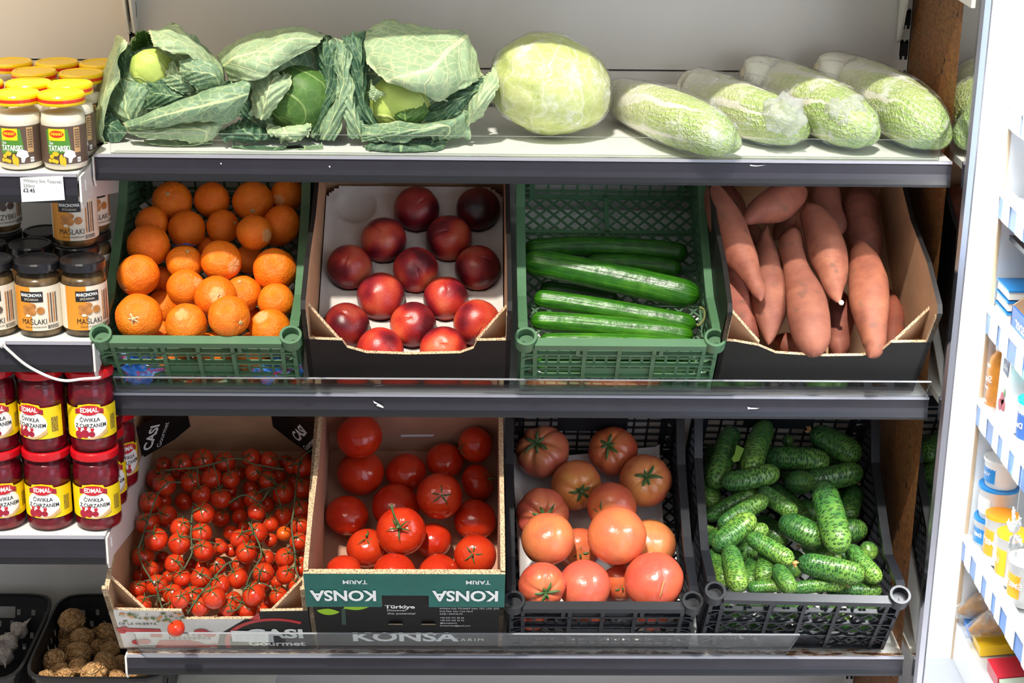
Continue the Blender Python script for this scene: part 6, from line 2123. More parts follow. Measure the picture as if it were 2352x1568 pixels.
def jar_mush(kind):
    r = 0.0335
    prof = [(0.0001, 0.0), (0.028, 0.0), (0.032, 0.003), (r, 0.010), (r, 0.082), (0.032, 0.090), (0.028, 0.097), (0.0275, 0.106)]
    lp = [(0.0275, 0.100), (0.0325, 0.100), (0.0330, 0.102), (0.0330, 0.111), (0.0315, 0.1135), (0.028, 0.1135), (0.026, 0.1122), (0.0001, 0.1122)]
    t = jar('mushroom_jar', '', 'jar', 'mushroom jars', prof, M['brine'], lp, M['lid_black'])
    rl = r + 0.0003
    lb = obj('label', cyl_patch(MB(), rl, -0.075, 0.060, 0.013, 0.080, n=44), M['lab_cream'], t)
    if kind == 'M':
        curved('orange_panel', rectp(-0.036, -0.003, 0.013, 0.080), rl + 0.0002, M['lab_orange'], lb)
    curved('name_plaque', rectp(-0.019, 0.0155, 0.057, 0.073), rl + 0.0005, M['lab_brown'] if False else M['black_ink'], lb)
    cyl_text('MARCINOWA', 0.0068, M['white_ink'], lb, rl + 0.0008, -0.0018, 0.0675, bold=0.0002, sx=0.74)
    cyl_text('SPIŻARNIA', 0.0048, M['lab_cream'], lb, rl + 0.0008, -0.0018, 0.061, sx=0.95)
    ms = ((-0.010, 0.048, 0.0062, 0.0048), (-0.001, 0.051, 0.0062, 0.005), (-0.001, 0.042, 0.0056, 0.0055), (0.011, 0.044, 0.0062, 0.006), (-0.011, 0.041, 0.005, 0.0034))
    for k, (x, z, a, b) in enumerate(ms):
        curved('printed_mushroom', ovalp(x, z, a, b, 12), rl + 0.0006 + 0.0001 * k, M['mush'] if kind == 'M' else M['lab_brown'], lb, 2)
    curved('printed_stalk', ovalp(-0.008, 0.0365, 0.0038, 0.0022, 10), rl + 0.0012, M['lab_cream'], lb, 2)
    cyl_text('MAŚLAKI' if kind == 'M' else 'GRZYBKI', 0.0118, M['black_ink'], lb, rl + 0.0007, 0.0, 0.0265, sx=0.80)
    cyl_text('SUILLUS MUSHROOMS', 0.0036, M['black_ink'], lb, rl + 0.0007, 0.002, 0.0185, sx=0.9)
    for k, x in enumerate((0.022, 0.026, 0.030, 0.034)):
        curved('printed_jar_stripe', rectp(x, x + 0.0022, 0.024, 0.070), rl + 0.0005, M['mush'] if k % 2 == 0 else M['lab_brown'], lb, 3)
    fine_print(lb, rl + 0.0006, 0.020, 0.038, 0.015, 0.021, 3, M['black_ink'])
    return t


def jar_beet():
    prof = [(0.0001, 0.0), (0.030, 0.0), (0.0345, 0.004), (0.0360, 0.012), (0.0355, 0.022), (0.0342, 0.026), (0.0342, 0.072), (0.0355, 0.078), (0.0363, 0.088), (0.0350, 0.100), (0.0335, 0.104), (0.0350, 0.108), (0.0335, 0.113), (0.0320, 0.116), (0.032, 0.122)]
    lp = [(0.032, 0.117), (0.0355, 0.117), (0.0362, 0.119), (0.0362, 0.1275), (0.0345, 0.130), (0.031, 0.130), (0.029, 0.1285), (0.0001, 0.1285)]
    t = jar('beetroot_jar', '', 'jar', 'beetroot relish jars', prof, M['beet'], lp, M['lid_red'])
    rl = 0.0342 + 0.0015
    lb = obj('label', cyl_patch(MB(), rl, -0.085, 0.048, 0.024, 0.074, n=44), M['lab_yellow'], t)
    curved('label_crown', [(-0.024, 0.070), (0.016, 0.070), (0.012, 0.0785), (-0.004, 0.081), (-0.020, 0.0785)], rl, M['lab_yellow'], lb, 5)
    curved('white_oval', ovalp(-0.0035, 0.0475, 0.0262, 0.0215), rl + 0.0003, M['lab_white'], lb, 3)
    curved('red_ribbon', [(-0.026, 0.064), (-0.018, 0.066), (0.010, 0.066), (0.018, 0.063), (0.018, 0.071), (0.010, 0.0735), (-0.018, 0.0735), (-0.026, 0.072)], rl + 0.0005, M['beet_print'], lb, 4)
    curved('red_oval', ovalp(-0.004, 0.0705, 0.0172, 0.0080), rl + 0.0008, M['red_ink'], lb, 3)
    cyl_text('EDMAL', 0.0100, M['white_ink'], lb, rl + 0.0010, -0.004, 0.0705, bold=0.0003, sx=0.86)
    cyl_text('POLSKA TRADYCJA', 0.0026, M['grey_ink'], lb, rl + 0.0006, -0.004, 0.0617)
    cyl_text('ĆWIKŁA', 0.0088, M['black_ink'], lb, rl + 0.0006, -0.004, 0.0548, bold=0.0001, sx=0.92)
    cyl_text('Z CHRZANEM', 0.0088, M['black_ink'], lb, rl + 0.0006, -0.003, 0.0455, bold=0.0001, sx=0.86)
    for k, (x, z, a, b) in enumerate(((-0.022, 0.031, 0.0062, 0.0066), (-0.012, 0.033, 0.0062, 0.0066), (-0.002, 0.0322, 0.005, 0.0045))):
        curved('printed_beetroot', ovalp(x, z, a, b, 14), rl + 0.0007 + 0.0001 * k, M['beet_print'], lb, 2)
        curved('printed_stalk', [(x - 0.001, z + b), (x + 0.003, z + b), (x + 0.004, z + b + 0.005), (x - 0.002, z + b + 0.005)], rl + 0.0006, M['red_ink'], lb, 2)
    curved('printed_horseradish', [(-0.012, 0.0245), (-0.002, 0.0250), (0.008, 0.030), (0.018, 0.037), (0.023, 0.039), (0.022, 0.033), (0.012, 0.027), (0.002, 0.0240)], rl + 0.0011, M['root_print'], lb, 3)
    fine_print(lb, rl + 0.0006, 0.029, 0.040, 0.034, 0.058, 9, M['lab_brown'])
    return t


def dup(root, loc, rz, label):
    r = root.copy()
    COL.objects.link(r)
    r.location, r.rotation_euler = loc, (0, 0, rz)
    r['label'] = label
    for ch in list(root.children):
        c = ch.copy()
        COL.objects.link(c)
        c.parent = r
        for g in ch.children:
            d = g.copy()
            COL.objects.link(d)
            d.parent = c
            for g2 in g.children:
                e = g2.copy()
                COL.objects.link(e)
                e.parent = d
    return r


def put(proto, spots):
    for k, (x, y, z, rz, label) in enumerate(spots):
        if k == 0:
            proto.location, proto.rotation_euler = (x, y, z), (0, 0, rz)
            proto['label'] = label
        else:
            dup(proto, (x, y, z), rz, label)


def zx(px, py, Y): return at_y(px, py, Y).x


JY = LY + 0.045
xa, xb = zx(147, 310, JY), zx(45, 310, JY)
put(jar_sauce(), [
    (xa, JY, L1, R(8), 'front row sauce jar nearest the cabbages, its base past the shelf rail'),
    (xb, JY, L1, R(2), 'front row sauce jar second from the cabbages, above the price card'),
    (zx(168, 310, JY + 0.068), JY + 0.068, L1, R(20), 'sauce jar half hidden between the front right jar and the leftmost cabbage leaf'),
    (xb + 0.000, JY + 0.074, L1, R(-10), 'sauce jar in the second row, only its yellow lid showing'),
    (xb - 0.070, JY + 0.074, L1, R(-25), 'sauce jar in the second row at the photo edge, lid only'),
    (xa - 0.002, JY + 0.150, L1, R(0), 'sauce jar in the third row behind the front right one, lid only'),
    (xa - 0.074, JY + 0.158, L1, R(0), 'sauce jar in the third row towards the left, lid only'),
    (xa + 0.012, JY + 0.228, L1, R(0), 'sauce jar at the very back by the wall, right lid'),
    (xa - 0.056, JY + 0.232, L1, R(0), 'sauce jar at the very back by the wall, middle lid'),
    (xa - 0.126, JY + 0.230, L1, R(0), 'sauce jar at the very back by the wall, left lid'),
])
JY = LY + 0.048
x0, x1, x2 = zx(92, 700, JY), zx(194, 700, JY), zx(-6, 700, JY)
y2, y3 = JY + 0.080, JY + 0.152
put(jar_mush('M'), [
    (x0, JY, L2, R(-4), 'front row mushroom jar facing out squarely, orange and cream label'),
    (x1, JY + 0.004, L2, R(22), 'front row mushroom jar partly behind the green crate post'),
    (-0.672, y2, L2 + 0.1138, R(2), 'mushroom jar standing on another, under the white bracket'),
    (-0.668, y3, L2 + 0.1138, R(40), 'mushroom jar stacked at the back beside the green crate'),
    (-0.672, y2, L2, R(10), 'mushroom jar underneath the stacked one'),
    (-0.742, y2, L2, R(15), 'black-lidded jar in the second row behind the front middle one'),
    (-0.668, y3, L2, R(15), 'black-lidded jar at the back under the stacked jar beside the crate'),
    (-0.736, y3, L2, R(15), 'black-lidded jar in the third row, left of the stack'),
])
put(jar_mush('G'), [
    (min(x2, x0 - 0.068), JY, L2, R(8), 'front row mushroom jar at the photo edge with a plain cream label'),
    (-0.804, y3, L2 + 0.1138, R(28), 'stacked mushroom jar at the back left, striped label turned right'),
    (-0.811, y2, L2, R(8), 'black-lidded jar in the second row at the photo edge'),
    (-0.804, y3, L2, R(8), 'black-lidded jar in the third row at the photo edge'),
])
JY = LY + 0.050
b = [zx(225, 1150, JY) - 0.0735 * k for k in range(3)]
r2 = [-0.655 - 0.0735 * k for k in range(3)]
hj = 0.1302
put(jar_beet(), [
    (b[0], JY, L3, R(8), 'lower front beetroot jar at the right end of its shelf'),
    (b[1], JY, L3, R(3), 'lower front beetroot jar, middle of the visible three'),
    (b[2], JY, L3, R(26), 'lower front beetroot jar cut by the left photo edge'),
    (b[0], JY + 0.001, L3 + hj, R(12), 'upper front beetroot jar at the right end of its shelf'),
    (b[1], JY, L3 + hj, R(-14), 'upper front beetroot jar, middle of the visible three'),
    (b[2], JY, L3 + hj, R(24), 'upper front beetroot jar cut by the left photo edge'),
    (r2[0], JY + 0.076, L3, R(40), 'lower beetroot jar in the second row behind the right front one'),
    (r2[0], JY + 0.076, L3 + hj, R(20), 'upper beetroot jar in the second row under the white bracket'),
    (r2[0] + 0.004, JY + 0.152, L3, R(50), 'lower beetroot jar in the third row beside the kraft box'),
    (r2[0] + 0.004, JY + 0.152, L3 + hj, R(50), 'upper beetroot jar in the third row beside the kraft box'),
    (r2[1], JY + 0.076, L3 + hj, R(0), 'upper beetroot jar in the second row behind the middle front one'),
    (r2[2], JY + 0.076, L3 + hj, R(0), 'upper beetroot jar in the second row at the left'),
    (r2[1], JY + 0.076, L3, R(0), 'lower beetroot jar in the second row behind the middle front one'),
    (r2[2], JY + 0.076, L3, R(0), 'lower beetroot jar in the second row at the left'),
])

# price card
pc = thing('price_card', 'white price card on the rail under the sauce jars', 'price card')
cp = [at_y(px, py, LY - 0.003) for px, py in ((46, 408), (144, 404), (149, 459), (50, 464))]
pc.location = sum(cp, Vector()) / 4
obj('card', MB().add([p - pc.location for p in cp] + [p - pc.location + Vector((0, 0.0008, 0)) for p in cp], [(0, 3, 2, 1), (4, 5, 6, 7), (0, 1, 5, 4), (1, 2, 6, 5), (2, 3, 7, 6), (3, 0, 4, 7)]), M['card'], pc)
for s, px, py, sz, m_ in (('Winiary Sos Tatarski', 52, 414, 0.0066, 'grey_ink'), ('250ml', 53, 426, 0.0066, 'grey_ink'), ('£2.45', 53, 437, 0.0076, 'black_ink')):
    a = at_y(px, py, LY - 0.0038) - pc.location
    lettering(s, sz, M[m_], pc, Matrix.Translation(a) @ Matrix.Rotation(R(2), 4, 'Y') @ Matrix.Rotation(pi / 2, 4, 'X'), 0.0001, 0.98, 'LEFT')

# white string hanging from the rail
sp = [at_y(px, py, Y) for px, py, Y in ((-12, 786, LY - .004), (4, 790, LY - .006), (22, 806, LY - .008), (60, 838, LY - .008), (110, 864, LY - .008), (150, 874, LY - .008), (190, 870, LY - .006), (222, 868, LY - .004), (230, 866, LY + .004))]
st = thing('white_string', 'white cord drooping in front of the middle left rail', 'cord', sp[3])
obj('cord', MB().tube([p - sp[3] for p in sp], [0.0022] * len(sp), 8, 0, 50), M['string'], st, True)
kn = obj('knot', blob(lambda th, a: sph(th, a) * (0.0052 + 0.0012 * sin(3 * a)), 14, 10), M['string'], st, True)
kn.location = sp[1] - sp[3]


# ------------------------------------------------------------------ baskets of walnuts and garlic
def basket(label, x0, x1, y0, y1, zb, zr, handle=False):
    t = thing('plastic_basket', label, 'basket', ((x0 + x1) / 2, (y0 + y1) / 2, zb))
    hx, hy, H = (x1 - x0) / 2, (y1 - y0) / 2, zr - zb
    def ring(s, z, n=40, rc=0.04):
        out = []
        for i in range(n):
            a = 2 * pi * (i + 0.5) / n
            ca, sa = cos(a), sin(a)
            k = (abs(ca) ** 7 + abs(sa) ** 7) ** (-1 / 7)
            out.append(((hx * s) * ca * k, (hy * s) * sa * k, z))
        return out
    n = 72
    mb = MB()
    lv = [0.86, 0.885, 0.91, 0.935, 0.96, 0.985, 1.0]
    zz = [0.004] + [H * q for q in (0.16, 0.33, 0.50, 0.67, 0.84, 1.0)]
    for k, (s, z) in enumerate(zip(lv, zz)): mb.add(ring(s, z, n), [])
    holes = 0
    for k in range(len(lv) - 1):
        for i in range(n):
            j = (i + 1) % n
            hole = (k in (1, 2, 3, 4) and (i + k) % 2 == 0 and i % 9 not in (0,))
            a, b, c, d = k * n + i, k * n + j, (k + 1) * n + j, (k + 1) * n + i
            if handle and k in (4,) and abs(i - n * 0.25) < 6: continue
            if not hole:
                mb.f.append((a, b, c, d)); mb.m.append(0)
            else:       # framed hole
                P_ = [Vector(mb.v[q]) for q in (a, b, c, d)]
                ct = sum(P_, Vector()) / 4
                q0 = len(mb.v)
                mb.add([ct + (p - ct) * 0.5 for p in P_], [])
                for e in range(4):
                    f = (e + 1) % 4
                    mb.f.append(((a, b, c, d)[e], (a, b, c, d)[f], q0 + f, q0 + e)); mb.m.append(0)
    obj('body', mb, M['basket'], t)
    fb = MB().add(ring(0.86, 0.004, n), [tuple(range(n))])
    obj('bottom', fb, M['basket'], t)
    rm = MB()
    A, B, C_, D = ring(1.0, H - 0.004, n), ring(1.035, H - 0.002, n), ring(1.035, H + 0.003, n), ring(0.995, H + 0.004, n)
    rm.add(A + B + C_ + D, [(q * n + i, q * n + (i + 1) % n, ((q + 1) % 4) * n + (i + 1) % n, ((q + 1) % 4) * n + i) for q in range(4) for i in range(n)])
    obj('rim', rm, M['basket'], t)
    return t


BKZ = 0.2415
w0 = at_z(80, 1556, BKZ)
bw = basket('dark perforated basket filled with walnuts', -0.800, -0.572, 0.028, 0.315, 0.119, BKZ)
bg = basket('dark perforated basket holding garlic at the photo edge', -1.050, -0.812, 0.020, 0.315, 0.119, BKZ, True)

WN = NT('walnut_shell')
_o = WN.jit(WN.obj(), 11.0)
_n = WN.noise(WN.scale(_o, (2, 2, 0.8)), 1.8, 3, 0.6)
_v = WN.voro(WN.scale(_o, (1.7, 1.7, 0.6)), 1.5, 'DISTANCE_TO_EDGE')
_c = WN.ramp(_n, [(0.3, lin('ad7540')), (0.5, lin('d3a066')), (0.75, lin('ecc68e'))])
WN.p(Base_Color=WN.mix(WN.ramp(_v, [(0.0, (0.6, 0.6, 0.6)), (0.05, (0, 0, 0))]), _c, lin('4a2f1a')), Roughness=0.6)
WN.bump(WN.m('ADD', WN.m('MULTIPLY', WN.ramp(_v, [(0, (0, 0, 0)), (0.14, (1, 1, 1))]), 0.9), _n), 0.6, 0.10)
M['walnut'] = WN.mat


def f_wal(seed):
    def fn(th, a):
        p = sph(th, a)
        k = 1 + 0.07 * noise.noise(p * 3 + Vector((seed, 0, 0))) + 0.05 * noise.noise(p * 8 + Vector((0, seed, 0)))
        k += 0.07 * math.exp(-((p.y) / 0.09) ** 2) - 0.05 * math.exp(-((abs(p.y) - 0.17) / 0.07) ** 2)
        k += 0.08 * math.exp(-(th / 0.3) ** 2)
        return Vector((p.x * k * 0.95, p.y * k * 0.92, p.z * k * 1.08))
    return fn


ME['walnut'] = [blob(f_wal(s), 44, 30).mesh('walnut', M['walnut'], True) for s in (1, 4, 7)]
WL = [(860, 480, 150, 3, 'walnut at the top of the heap by the wall'), (890, 640, 125, 2, 'dark wrinkled walnut just under the top one'), (1110, 610, 110, 1, 'shaded walnut with small holes behind the dark wrinkled one'),
      (670, 820, 145, 2, 'greyish walnut with a clear seam at the left'), (960, 890, 135, 2, 'smooth brownish walnut in the middle of the heap'), (1180, 770, 110, 1, 'shaded walnut behind the right hand one'),
      (1260, 860, 150, 2, 'walnut at the right half hidden by the printed box'), (620, 990, 125, 1, 'walnut in shade above the bright left one'), (560, 1160, 155, 3, 'bright walnut half in sun at the left'),
      (910, 1080, 165, 3, 'large shaded walnut with smooth lobes in the centre'), (920, 1235, 120, 3, 'sunlit wrinkled walnut below the large shaded one'), (1140, 1010, 95, 1, 'walnut sunk in shade right of the centre'),
      (1290, 1040, 120, 2, 'walnut in shade against the printed box'), (1240, 1200, 145, 3, 'sunlit walnut beside the shelf bracket'), (1100, 1310, 155, 4, 'big pale sunlit walnut at the front'),
      (720, 1280, 110, 2, 'sunlit walnut behind the front left pair'), (760, 1360, 125, 3, 'pale crinkled walnut at the front rim'), (450, 1370, 120, 3, 'speckled walnut at the front left corner'),
      (1370, 1370, 120, 3, 'walnut at the front rim right of the big pale one'), (1420, 1190, 110, 2, 'walnut squeezed under the shelf end'), (1550, 1370, 100, 3, 'walnut at the front rim below the shelf'),
      (1690, 1310, 70, 2, 'small walnut part under the shelf rail'), (1650, 1390, 70, 3, 'walnut at the front right corner'), (1290, 600, 90, 1, 'walnut against the back right corner'), (820, 750, 100, 0, 'walnut sunk in the left gap of the heap'), (660, 1290, 90, 0, 'walnut sunk behind the crinkled front one')]
P, Rr, rays = [], [], []
for x, y, r, ly, lab in WL:
    p = at_z(x / 5.113, 1290 + y / 5.113, [0.160, 0.178, 0.196, 0.212, 0.224][ly])
    P.append(p); Rr.append(r / 5.113 * mpp(p)); rays.append((p - CAM).normalized())


def wlo(i, p):
    p = p.copy()
    p.x = max(-0.778, min(-0.594, p.x))
    p.y = max(0.062, min(0.285, p.y))
    p.z = max(p.z, 0.124 + Rr[i])
    return p


settle(P, Rr, rays, 60, wlo)
for k, ((x, y, r, ly, lab), p, rad) in enumerate(zip(WL, P, Rr)):
    single('walnut', ME['walnut'][k % 3], p, aim(Vector((RND.uniform(-1, 1), RND.uniform(-1, .2), RND.uniform(-1, 1))), k), rad * 0.97, lab, 'walnut', 'walnuts in the basket')
GM = NT('garlic_skin')
_o = GM.obj()
_n = GM.noise(GM.scale(_o, (5, 5, 1)), 1.5, 4, 0.6)
GM.p(Base_Color=GM.ramp(_n, [(0.3, lin('7d5a78')), (0.45, lin('d6c4bc')), (0.65, lin('efe6d6')), (0.8, lin('c99a68'))]), Roughness=0.5)
GM.bump(_n, 0.5, 0.08)


def f_gar(th, a):
    p = sph(th, a)
    k = 1 + 0.07 * cos(7 * a) * sin(th) ** 2
    z = p.z * 0.85 + (1.15 * math.exp(-(th / 0.22) ** 2))
    nk = 1 - 0.35 * math.exp(-(th / 0.55) ** 2)
    return Vector((p.x * k * nk, p.y * k * nk, z))


ME['garlic'] = blob(f_gar, 56, 40).mesh('garlic', GM.mat, True)
for k, (x, y, r, d, lab) in enumerate((((225), 800, 120, (.7, -.7), 'garlic bulb with a dry tan neck pointing up right'), (90, 960, 140, (-.2, -.3), 'purple streaked garlic bulb in the middle'), (50, 1110, 120, (.3, .5), 'tan garlic bulb at the front'))):
    p = at_z(x / 5.113, 1290 + y / 5.113, 0.185 if k != 2 else 0.175)
    single('garlic', ME['garlic'], p, aim(face(*d), k), r / 5.113 * mpp(p) * 0.9, lab, 'garlic', 'garlic bulbs in the basket')

# ------------------------------------------------------------------ the dairy cabinet the mirror shows, standing to the right in front of the shelves
FX, FY0, FY1 = 0.865, -0.620, -0.10
cab = thing('dairy_cabinet', 'white open dairy cabinet seen in the mirror', 'fridge', (0, 0, 0))
WH = flat('cabinet_white', 'f2f3f5', 0.3)
BLU = flat('blue_ticket_rail', '4a78b8', 0.3)
obj('end_panel', MB().box((0.775, FY0 - 0.03, 0.0), (1.40, FY0, 2.0)), WH, cab)
obj('end_bumper', MB().box((0.770, FY0 - 0.032, 0.0), (0.775, FY0 + 0.001, 2.0)), flat('beige_bumper', 'b8a68e', 0.4), cab)
obj('panel_trim', MB().box((FX - 0.003, FY0, 0.0), (FX + 0.004, FY0 + 0.004, 2.0)), flat('trim_beige', 'b49c80', 0.4), cab)
obj('end_panel', MB().box((0.92, FY1, 0.0), (1.40, FY1 + 0.02, 2.0)), WH, cab)
obj('back_panel', MB().box((1.36, FY0, 0.0), (1.40, FY1, 2.0)), WH, cab)
obj('canopy', MB().box((FX - 0.03, FY0, 1.50), (1.40, FY1, 2.0)), WH, cab)
FZ = [0.262, 0.540, 0.720, 0.937, 1.10]
for z in FZ:
    obj('cabinet_shelf', MB().box((FX + 0.004, FY0 + 0.005, z - 0.02), (1.30, FY1, z - 0.008)), WH, cab)
    rl = MB()
    rl.box((FX - 0.004, FY0 + 0.004, z - 0.046), (FX + 0.004, FY1, z - 0.004))
    ro = obj('ticket_rail', rl, BLU, cab)
    obj('rail_edge', MB().box((FX - 0.006, FY0 + 0.004, z - 0.006), (FX + 0.012, FY1, z + 0.006)), WH, ro)
    rr = random.Random(int(z * 1000))
    y = FY0 + 0.03
    while y < FY1 - 0.06:
        wd = rr.uniform(0.03, 0.05)
        obj('ticket', MB().box((FX - 0.006, y, z - 0.045), (FX - 0.0045, y + wd, z - 0.007)), M['card'], ro)
        y += wd + rr.uniform(0.015, 0.06)
obj('base_tray', MB().box((FX, FY0, 0.0), (1.36, FY1, 0.08)), WH, cab)
for z in (0.515, 0.695, 0.912, 1.075, 1.49):
    light('cabinet_led', 'AREA', (FX + 0.06, (FY0 + FY1) / 2, z), (FX + 0.10, (FY0 + FY1) / 2, z - 1), 3.0 if z < 1.4 else 12, (0.95, 0.98, 1.0), 0.04, 0.48, spread=R(100))
light('cabinet_led', 'AREA', (FX - 0.02, FY1 - 0.02, 1.3), (FX - 0.06, FY0, 0.7), 26, (1.0, 1.0, 1.0), 0.06, 0.9, spread=R(100))


def cup(label, y, z, r, hh, col, lidcol, text, tcol, dx=0.0):
    t = thing('yoghurt_pot', label, 'yoghurt pot', (FX + 0.003 + r + dx, y, z))
    body = obj('pot', MB().lathe([(0.0001, 0), (r * 0.86, 0), (r * 0.88, 0.002), (r, hh - 0.004), (r * 1.05, hh - 0.003), (r * 1.05, hh)], 32), col, t, True)
    ld = obj('lid', MB().lathe([(0.0001, hh + 0.001), (r * 1.05, hh + 0.001), (r * 1.06, hh - 0.004)], 32), lidcol, t)
    curved2(body, r * 0.955, hh * 0.2, hh * 0.75, tcol)
    v, f = text_mesh(text, hh * 0.17, 'CENTER', 0.0003)
    obj('lettering', MB().add(on_cyl([(a, hh * 0.48 + b) for a, b, c in v], r * 0.962 + 0.001, pi), f), M['white_ink'], body)
    return t


def curved2(parent, r, z0, z1, mat):
    mb = MB()
    cyl_patch(mb, r + 0.0004, -r * 0.9, r * 0.9, z0, z1, pi, 0, 16)
    return obj('print', mb, mat, parent)


CW = flat('pot_white', 'f0efea', 0.35)
CB = flat('pot_blue', '1f7fc4', 0.35)
CO = flat('pot_orange', 'f0951a', 0.35)
TEAL = flat('teal_lid', '17b4a4', 0.3)
GRN = flat('bottle_brown', 'c9812e', 0.35, var=0.25, vs=40)
zA = FZ[0]
cup('white and blue cream pot under another at the far end of the cabinet', FY0 + 0.040, zA, 0.034, 0.060, CW, CB, 'ŚMIETANA', CB)
cup('blue lidded pot on top of a cream pot in the cabinet', FY0 + 0.042, zA + 0.0615, 0.036, 0.064, CW, CB, '12%', CW, 0.002)
cup('white yoghurt pot deep under the ticket rail', FY0 + 0.044, zA + 0.127, 0.034, 0.055, CW, CW, 'YOGURT', CB, 0.006)
cup('orange and white pot beside the blue stack', FY0 + 0.105, zA, 0.029, 0.095, CW, CO, 'ŚMIETANA', CO)
cup('orange pot nearer the mirror on the lower cabinet shelf', FY0 + 0.185, zA, 0.030, 0.095, CW, CO, '18%', CO)
cup('white pot with small orange print on the lower cabinet shelf', FY0 + 0.265, zA, 0.034, 0.085, CW, CW, 'ŚMIETANA', CO)
# middle shelf: shake bottle, carton, teal lidded cup
zB = FZ[1]
bt = thing('shake_bottle', 'brown shake bottle at the far end of a cabinet shelf', 'bottle', (FX + 0.024, FY0 + 0.032, zB))
bo = obj('body', MB().lathe([(0.0001, 0), (0.03, 0), (0.032, 0.004), (0.030, 0.05), (0.033, 0.09), (0.028, 0.125), (0.016, 0.142), (0.016, 0.15)], 32), GRN, bt, True)
for s, z, sz, m_ in (('Müller', 0.108, 0.014, 'white_ink'), ('Shake', 0.075, 0.024, 'white_ink'), ('LIMITED', 0.052, 0.009, 'white_ink'), ('APPLE', 0.018, 0.012, 'white_ink')):
    v, f = text_mesh(s, sz, 'CENTER', 0.0004)
    obj('lettering', MB().add(on_cyl([(a * 0.8, z + b_) for a, b_, c in v], 0.0342, pi), f), M[m_], bo)
obj('cap', MB().lathe([(0.017, 0.145), (0.019, 0.145), (0.019, 0.163), (0.0001, 0.165)], 24), WH, bt)
bt.scale = (0.76, 0.76, 0.76)
bt2 = thing('shake_bottle', 'brown shake bottle second from the far end', 'bottle', (FX + 0.080, FY0 + 0.040, zB), group='shake bottles')
obj('body', MB().lathe([(0.0001, 0), (0.03, 0), (0.032, 0.004), (0.030, 0.05), (0.033, 0.09), (0.028, 0.125), (0.016, 0.142), (0.016, 0.15)], 32), GRN, bt2, True)
bt2.scale = (0.76, 0.76, 0.76)
ct = thing('milk_carton', 'white carton printed with two cherries', 'carton', (FX + 0.032, FY0 + 0.130, zB))
cbx = obj('box', MB().box((-0.032, -0.030, 0), (0.032, 0.030, 0.14)), WH, ct)
ch_ = MB()
for y, z in ((0.010, 0.045), (-0.008, 0.040), (0.001, 0.055)):
    ch_.add([(-0.0326, y + 0.011 * cos(2 * pi * i / 16), z + 0.011 * sin(2 * pi * i / 16)) for i in range(16)], [tuple(range(16))])
obj('printed_cherries', ch_, M['beet_print'], cbx)
obj('printed_leaf', MB().add([(-0.0327, 0.018, 0.062), (-0.0327, 0.004, 0.066), (-0.0327, 0.012, 0.078)], [(0, 1, 2)]), M['lab_green'], cbx)
obj('printed_badge', MB().add([(-0.0327, 0.020, 0.100), (-0.0327, -0.012, 0.104), (-0.0327, -0.012, 0.126), (-0.0327, 0.020, 0.128)], [(0, 1, 2, 3)]), flat('navy_ink', '24406e', 0.4), cbx)
lettering('miła', 0.014, M['white_ink'], cbx, Matrix.Translation((-0.0332, 0.004, 0.114)) @ Matrix.Rotation(-pi / 2, 4, 'Z') @ Matrix.Rotation(pi / 2, 4, 'X'), 0.0003)
cup('white drink cup with a teal lid', FY0 + 0.215, zB, 0.030, 0.085, CW, TEAL, 'Danio', flat('navy_print', '2a4a80', 0.4))
# upper shelf: fish box, tubs, cardboard trays
zC = FZ[2]
for k in range(3):
    tb_ = thing('fish_tub', ('lowest', 'middle', 'topmost')[k] + ' of three flat white fish tubs stacked at the far end of a shelf', 'tub', (FX + 0.052, FY0 + 0.046, zC + 0.021 * k))
    obj('tub', MB().box((-0.045, -0.036, 0), (0.045, 0.036, 0.014)), CW, tb_)
    obj('lid', MB().box((-0.047, -0.038, 0.014), (0.047, 0.038, 0.0175)), CB, tb_)
lb_ = thing('display_box', 'blue fronted kraft display box of herring', 'box', (FX + 0.018, FY0 + 0.170, zC))
fb_ = obj('front', MB().box((-0.012, -0.06, 0), (-0.009, 0.075, 0.042)), flat('box_blue', '0d54b4', 0.4), lb_)
lettering('Lisner', 0.030, M['white_ink'], fb_, Matrix.Translation((-0.0126, 0.005, 0.021)) @ Matrix.Rotation(-pi / 2, 4, 'Z') @ Matrix.Rotation(pi / 2, 4, 'X'), 0.0006)
obj('side', MB().panel([(0, 0), (0.14, 0), (0.14, 0.12), (0.10, 0.12), (0, 0.042)], 0.003, Matrix(((1, 0, 0, -0.012), (0, 0, 1, -0.06), (0, 1, 0, 0), (0, 0, 0, 1))), 1, 1, 2), [M['kraft'], M['kraft'], M['edge']], lb_)
obj('side', MB().panel([(0, 0), (0.14, 0), (0.14, 0.12), (0.10, 0.12), (0, 0.042)], 0.003, Matrix(((1, 0, 0, -0.012), (0, 0, 1, 0.072), (0, 1, 0, 0), (0, 0, 0, 1))), 1, 1, 2), [M['kraft'], M['kraft'], M['edge']], lb_)
kb = thing('kraft_tray', 'plain kraft display tray with sachets behind the fish tubs', 'box', (FX + 0.135, FY0 + 0.075, zC))
obj('side', MB().panel([(-0.06, 0), (0.06, 0), (0.06, 0.11), (0.02, 0.11), (-0.06, 0.05)], 0.003, Matrix(((0, 0, 1, -0.025), (1, 0, 0, 0), (0, 1, 0, 0), (0, 0, 0, 1))), 1, 1, 2), [M['kraft'], M['kraft'], M['edge']], kb)
SAC = flat('sachet_teal', '3aa0b4', 0.3, var=0.4, vs=50)
for k, y in enumerate((-0.035, 0.02)):
    sc_ = thing('sachet', ('left', 'right')[k] + ' teal foil sachet standing in the kraft tray', 'sachet', (FX + 0.150, FY0 + 0.075 + y, zC + 0.001), (0, R(-8), 0))
    obj('pouch', MB().box((-0.006, -0.022, 0), (0.006, 0.022, 0.12)), SAC, sc_)
zD = FZ[3]
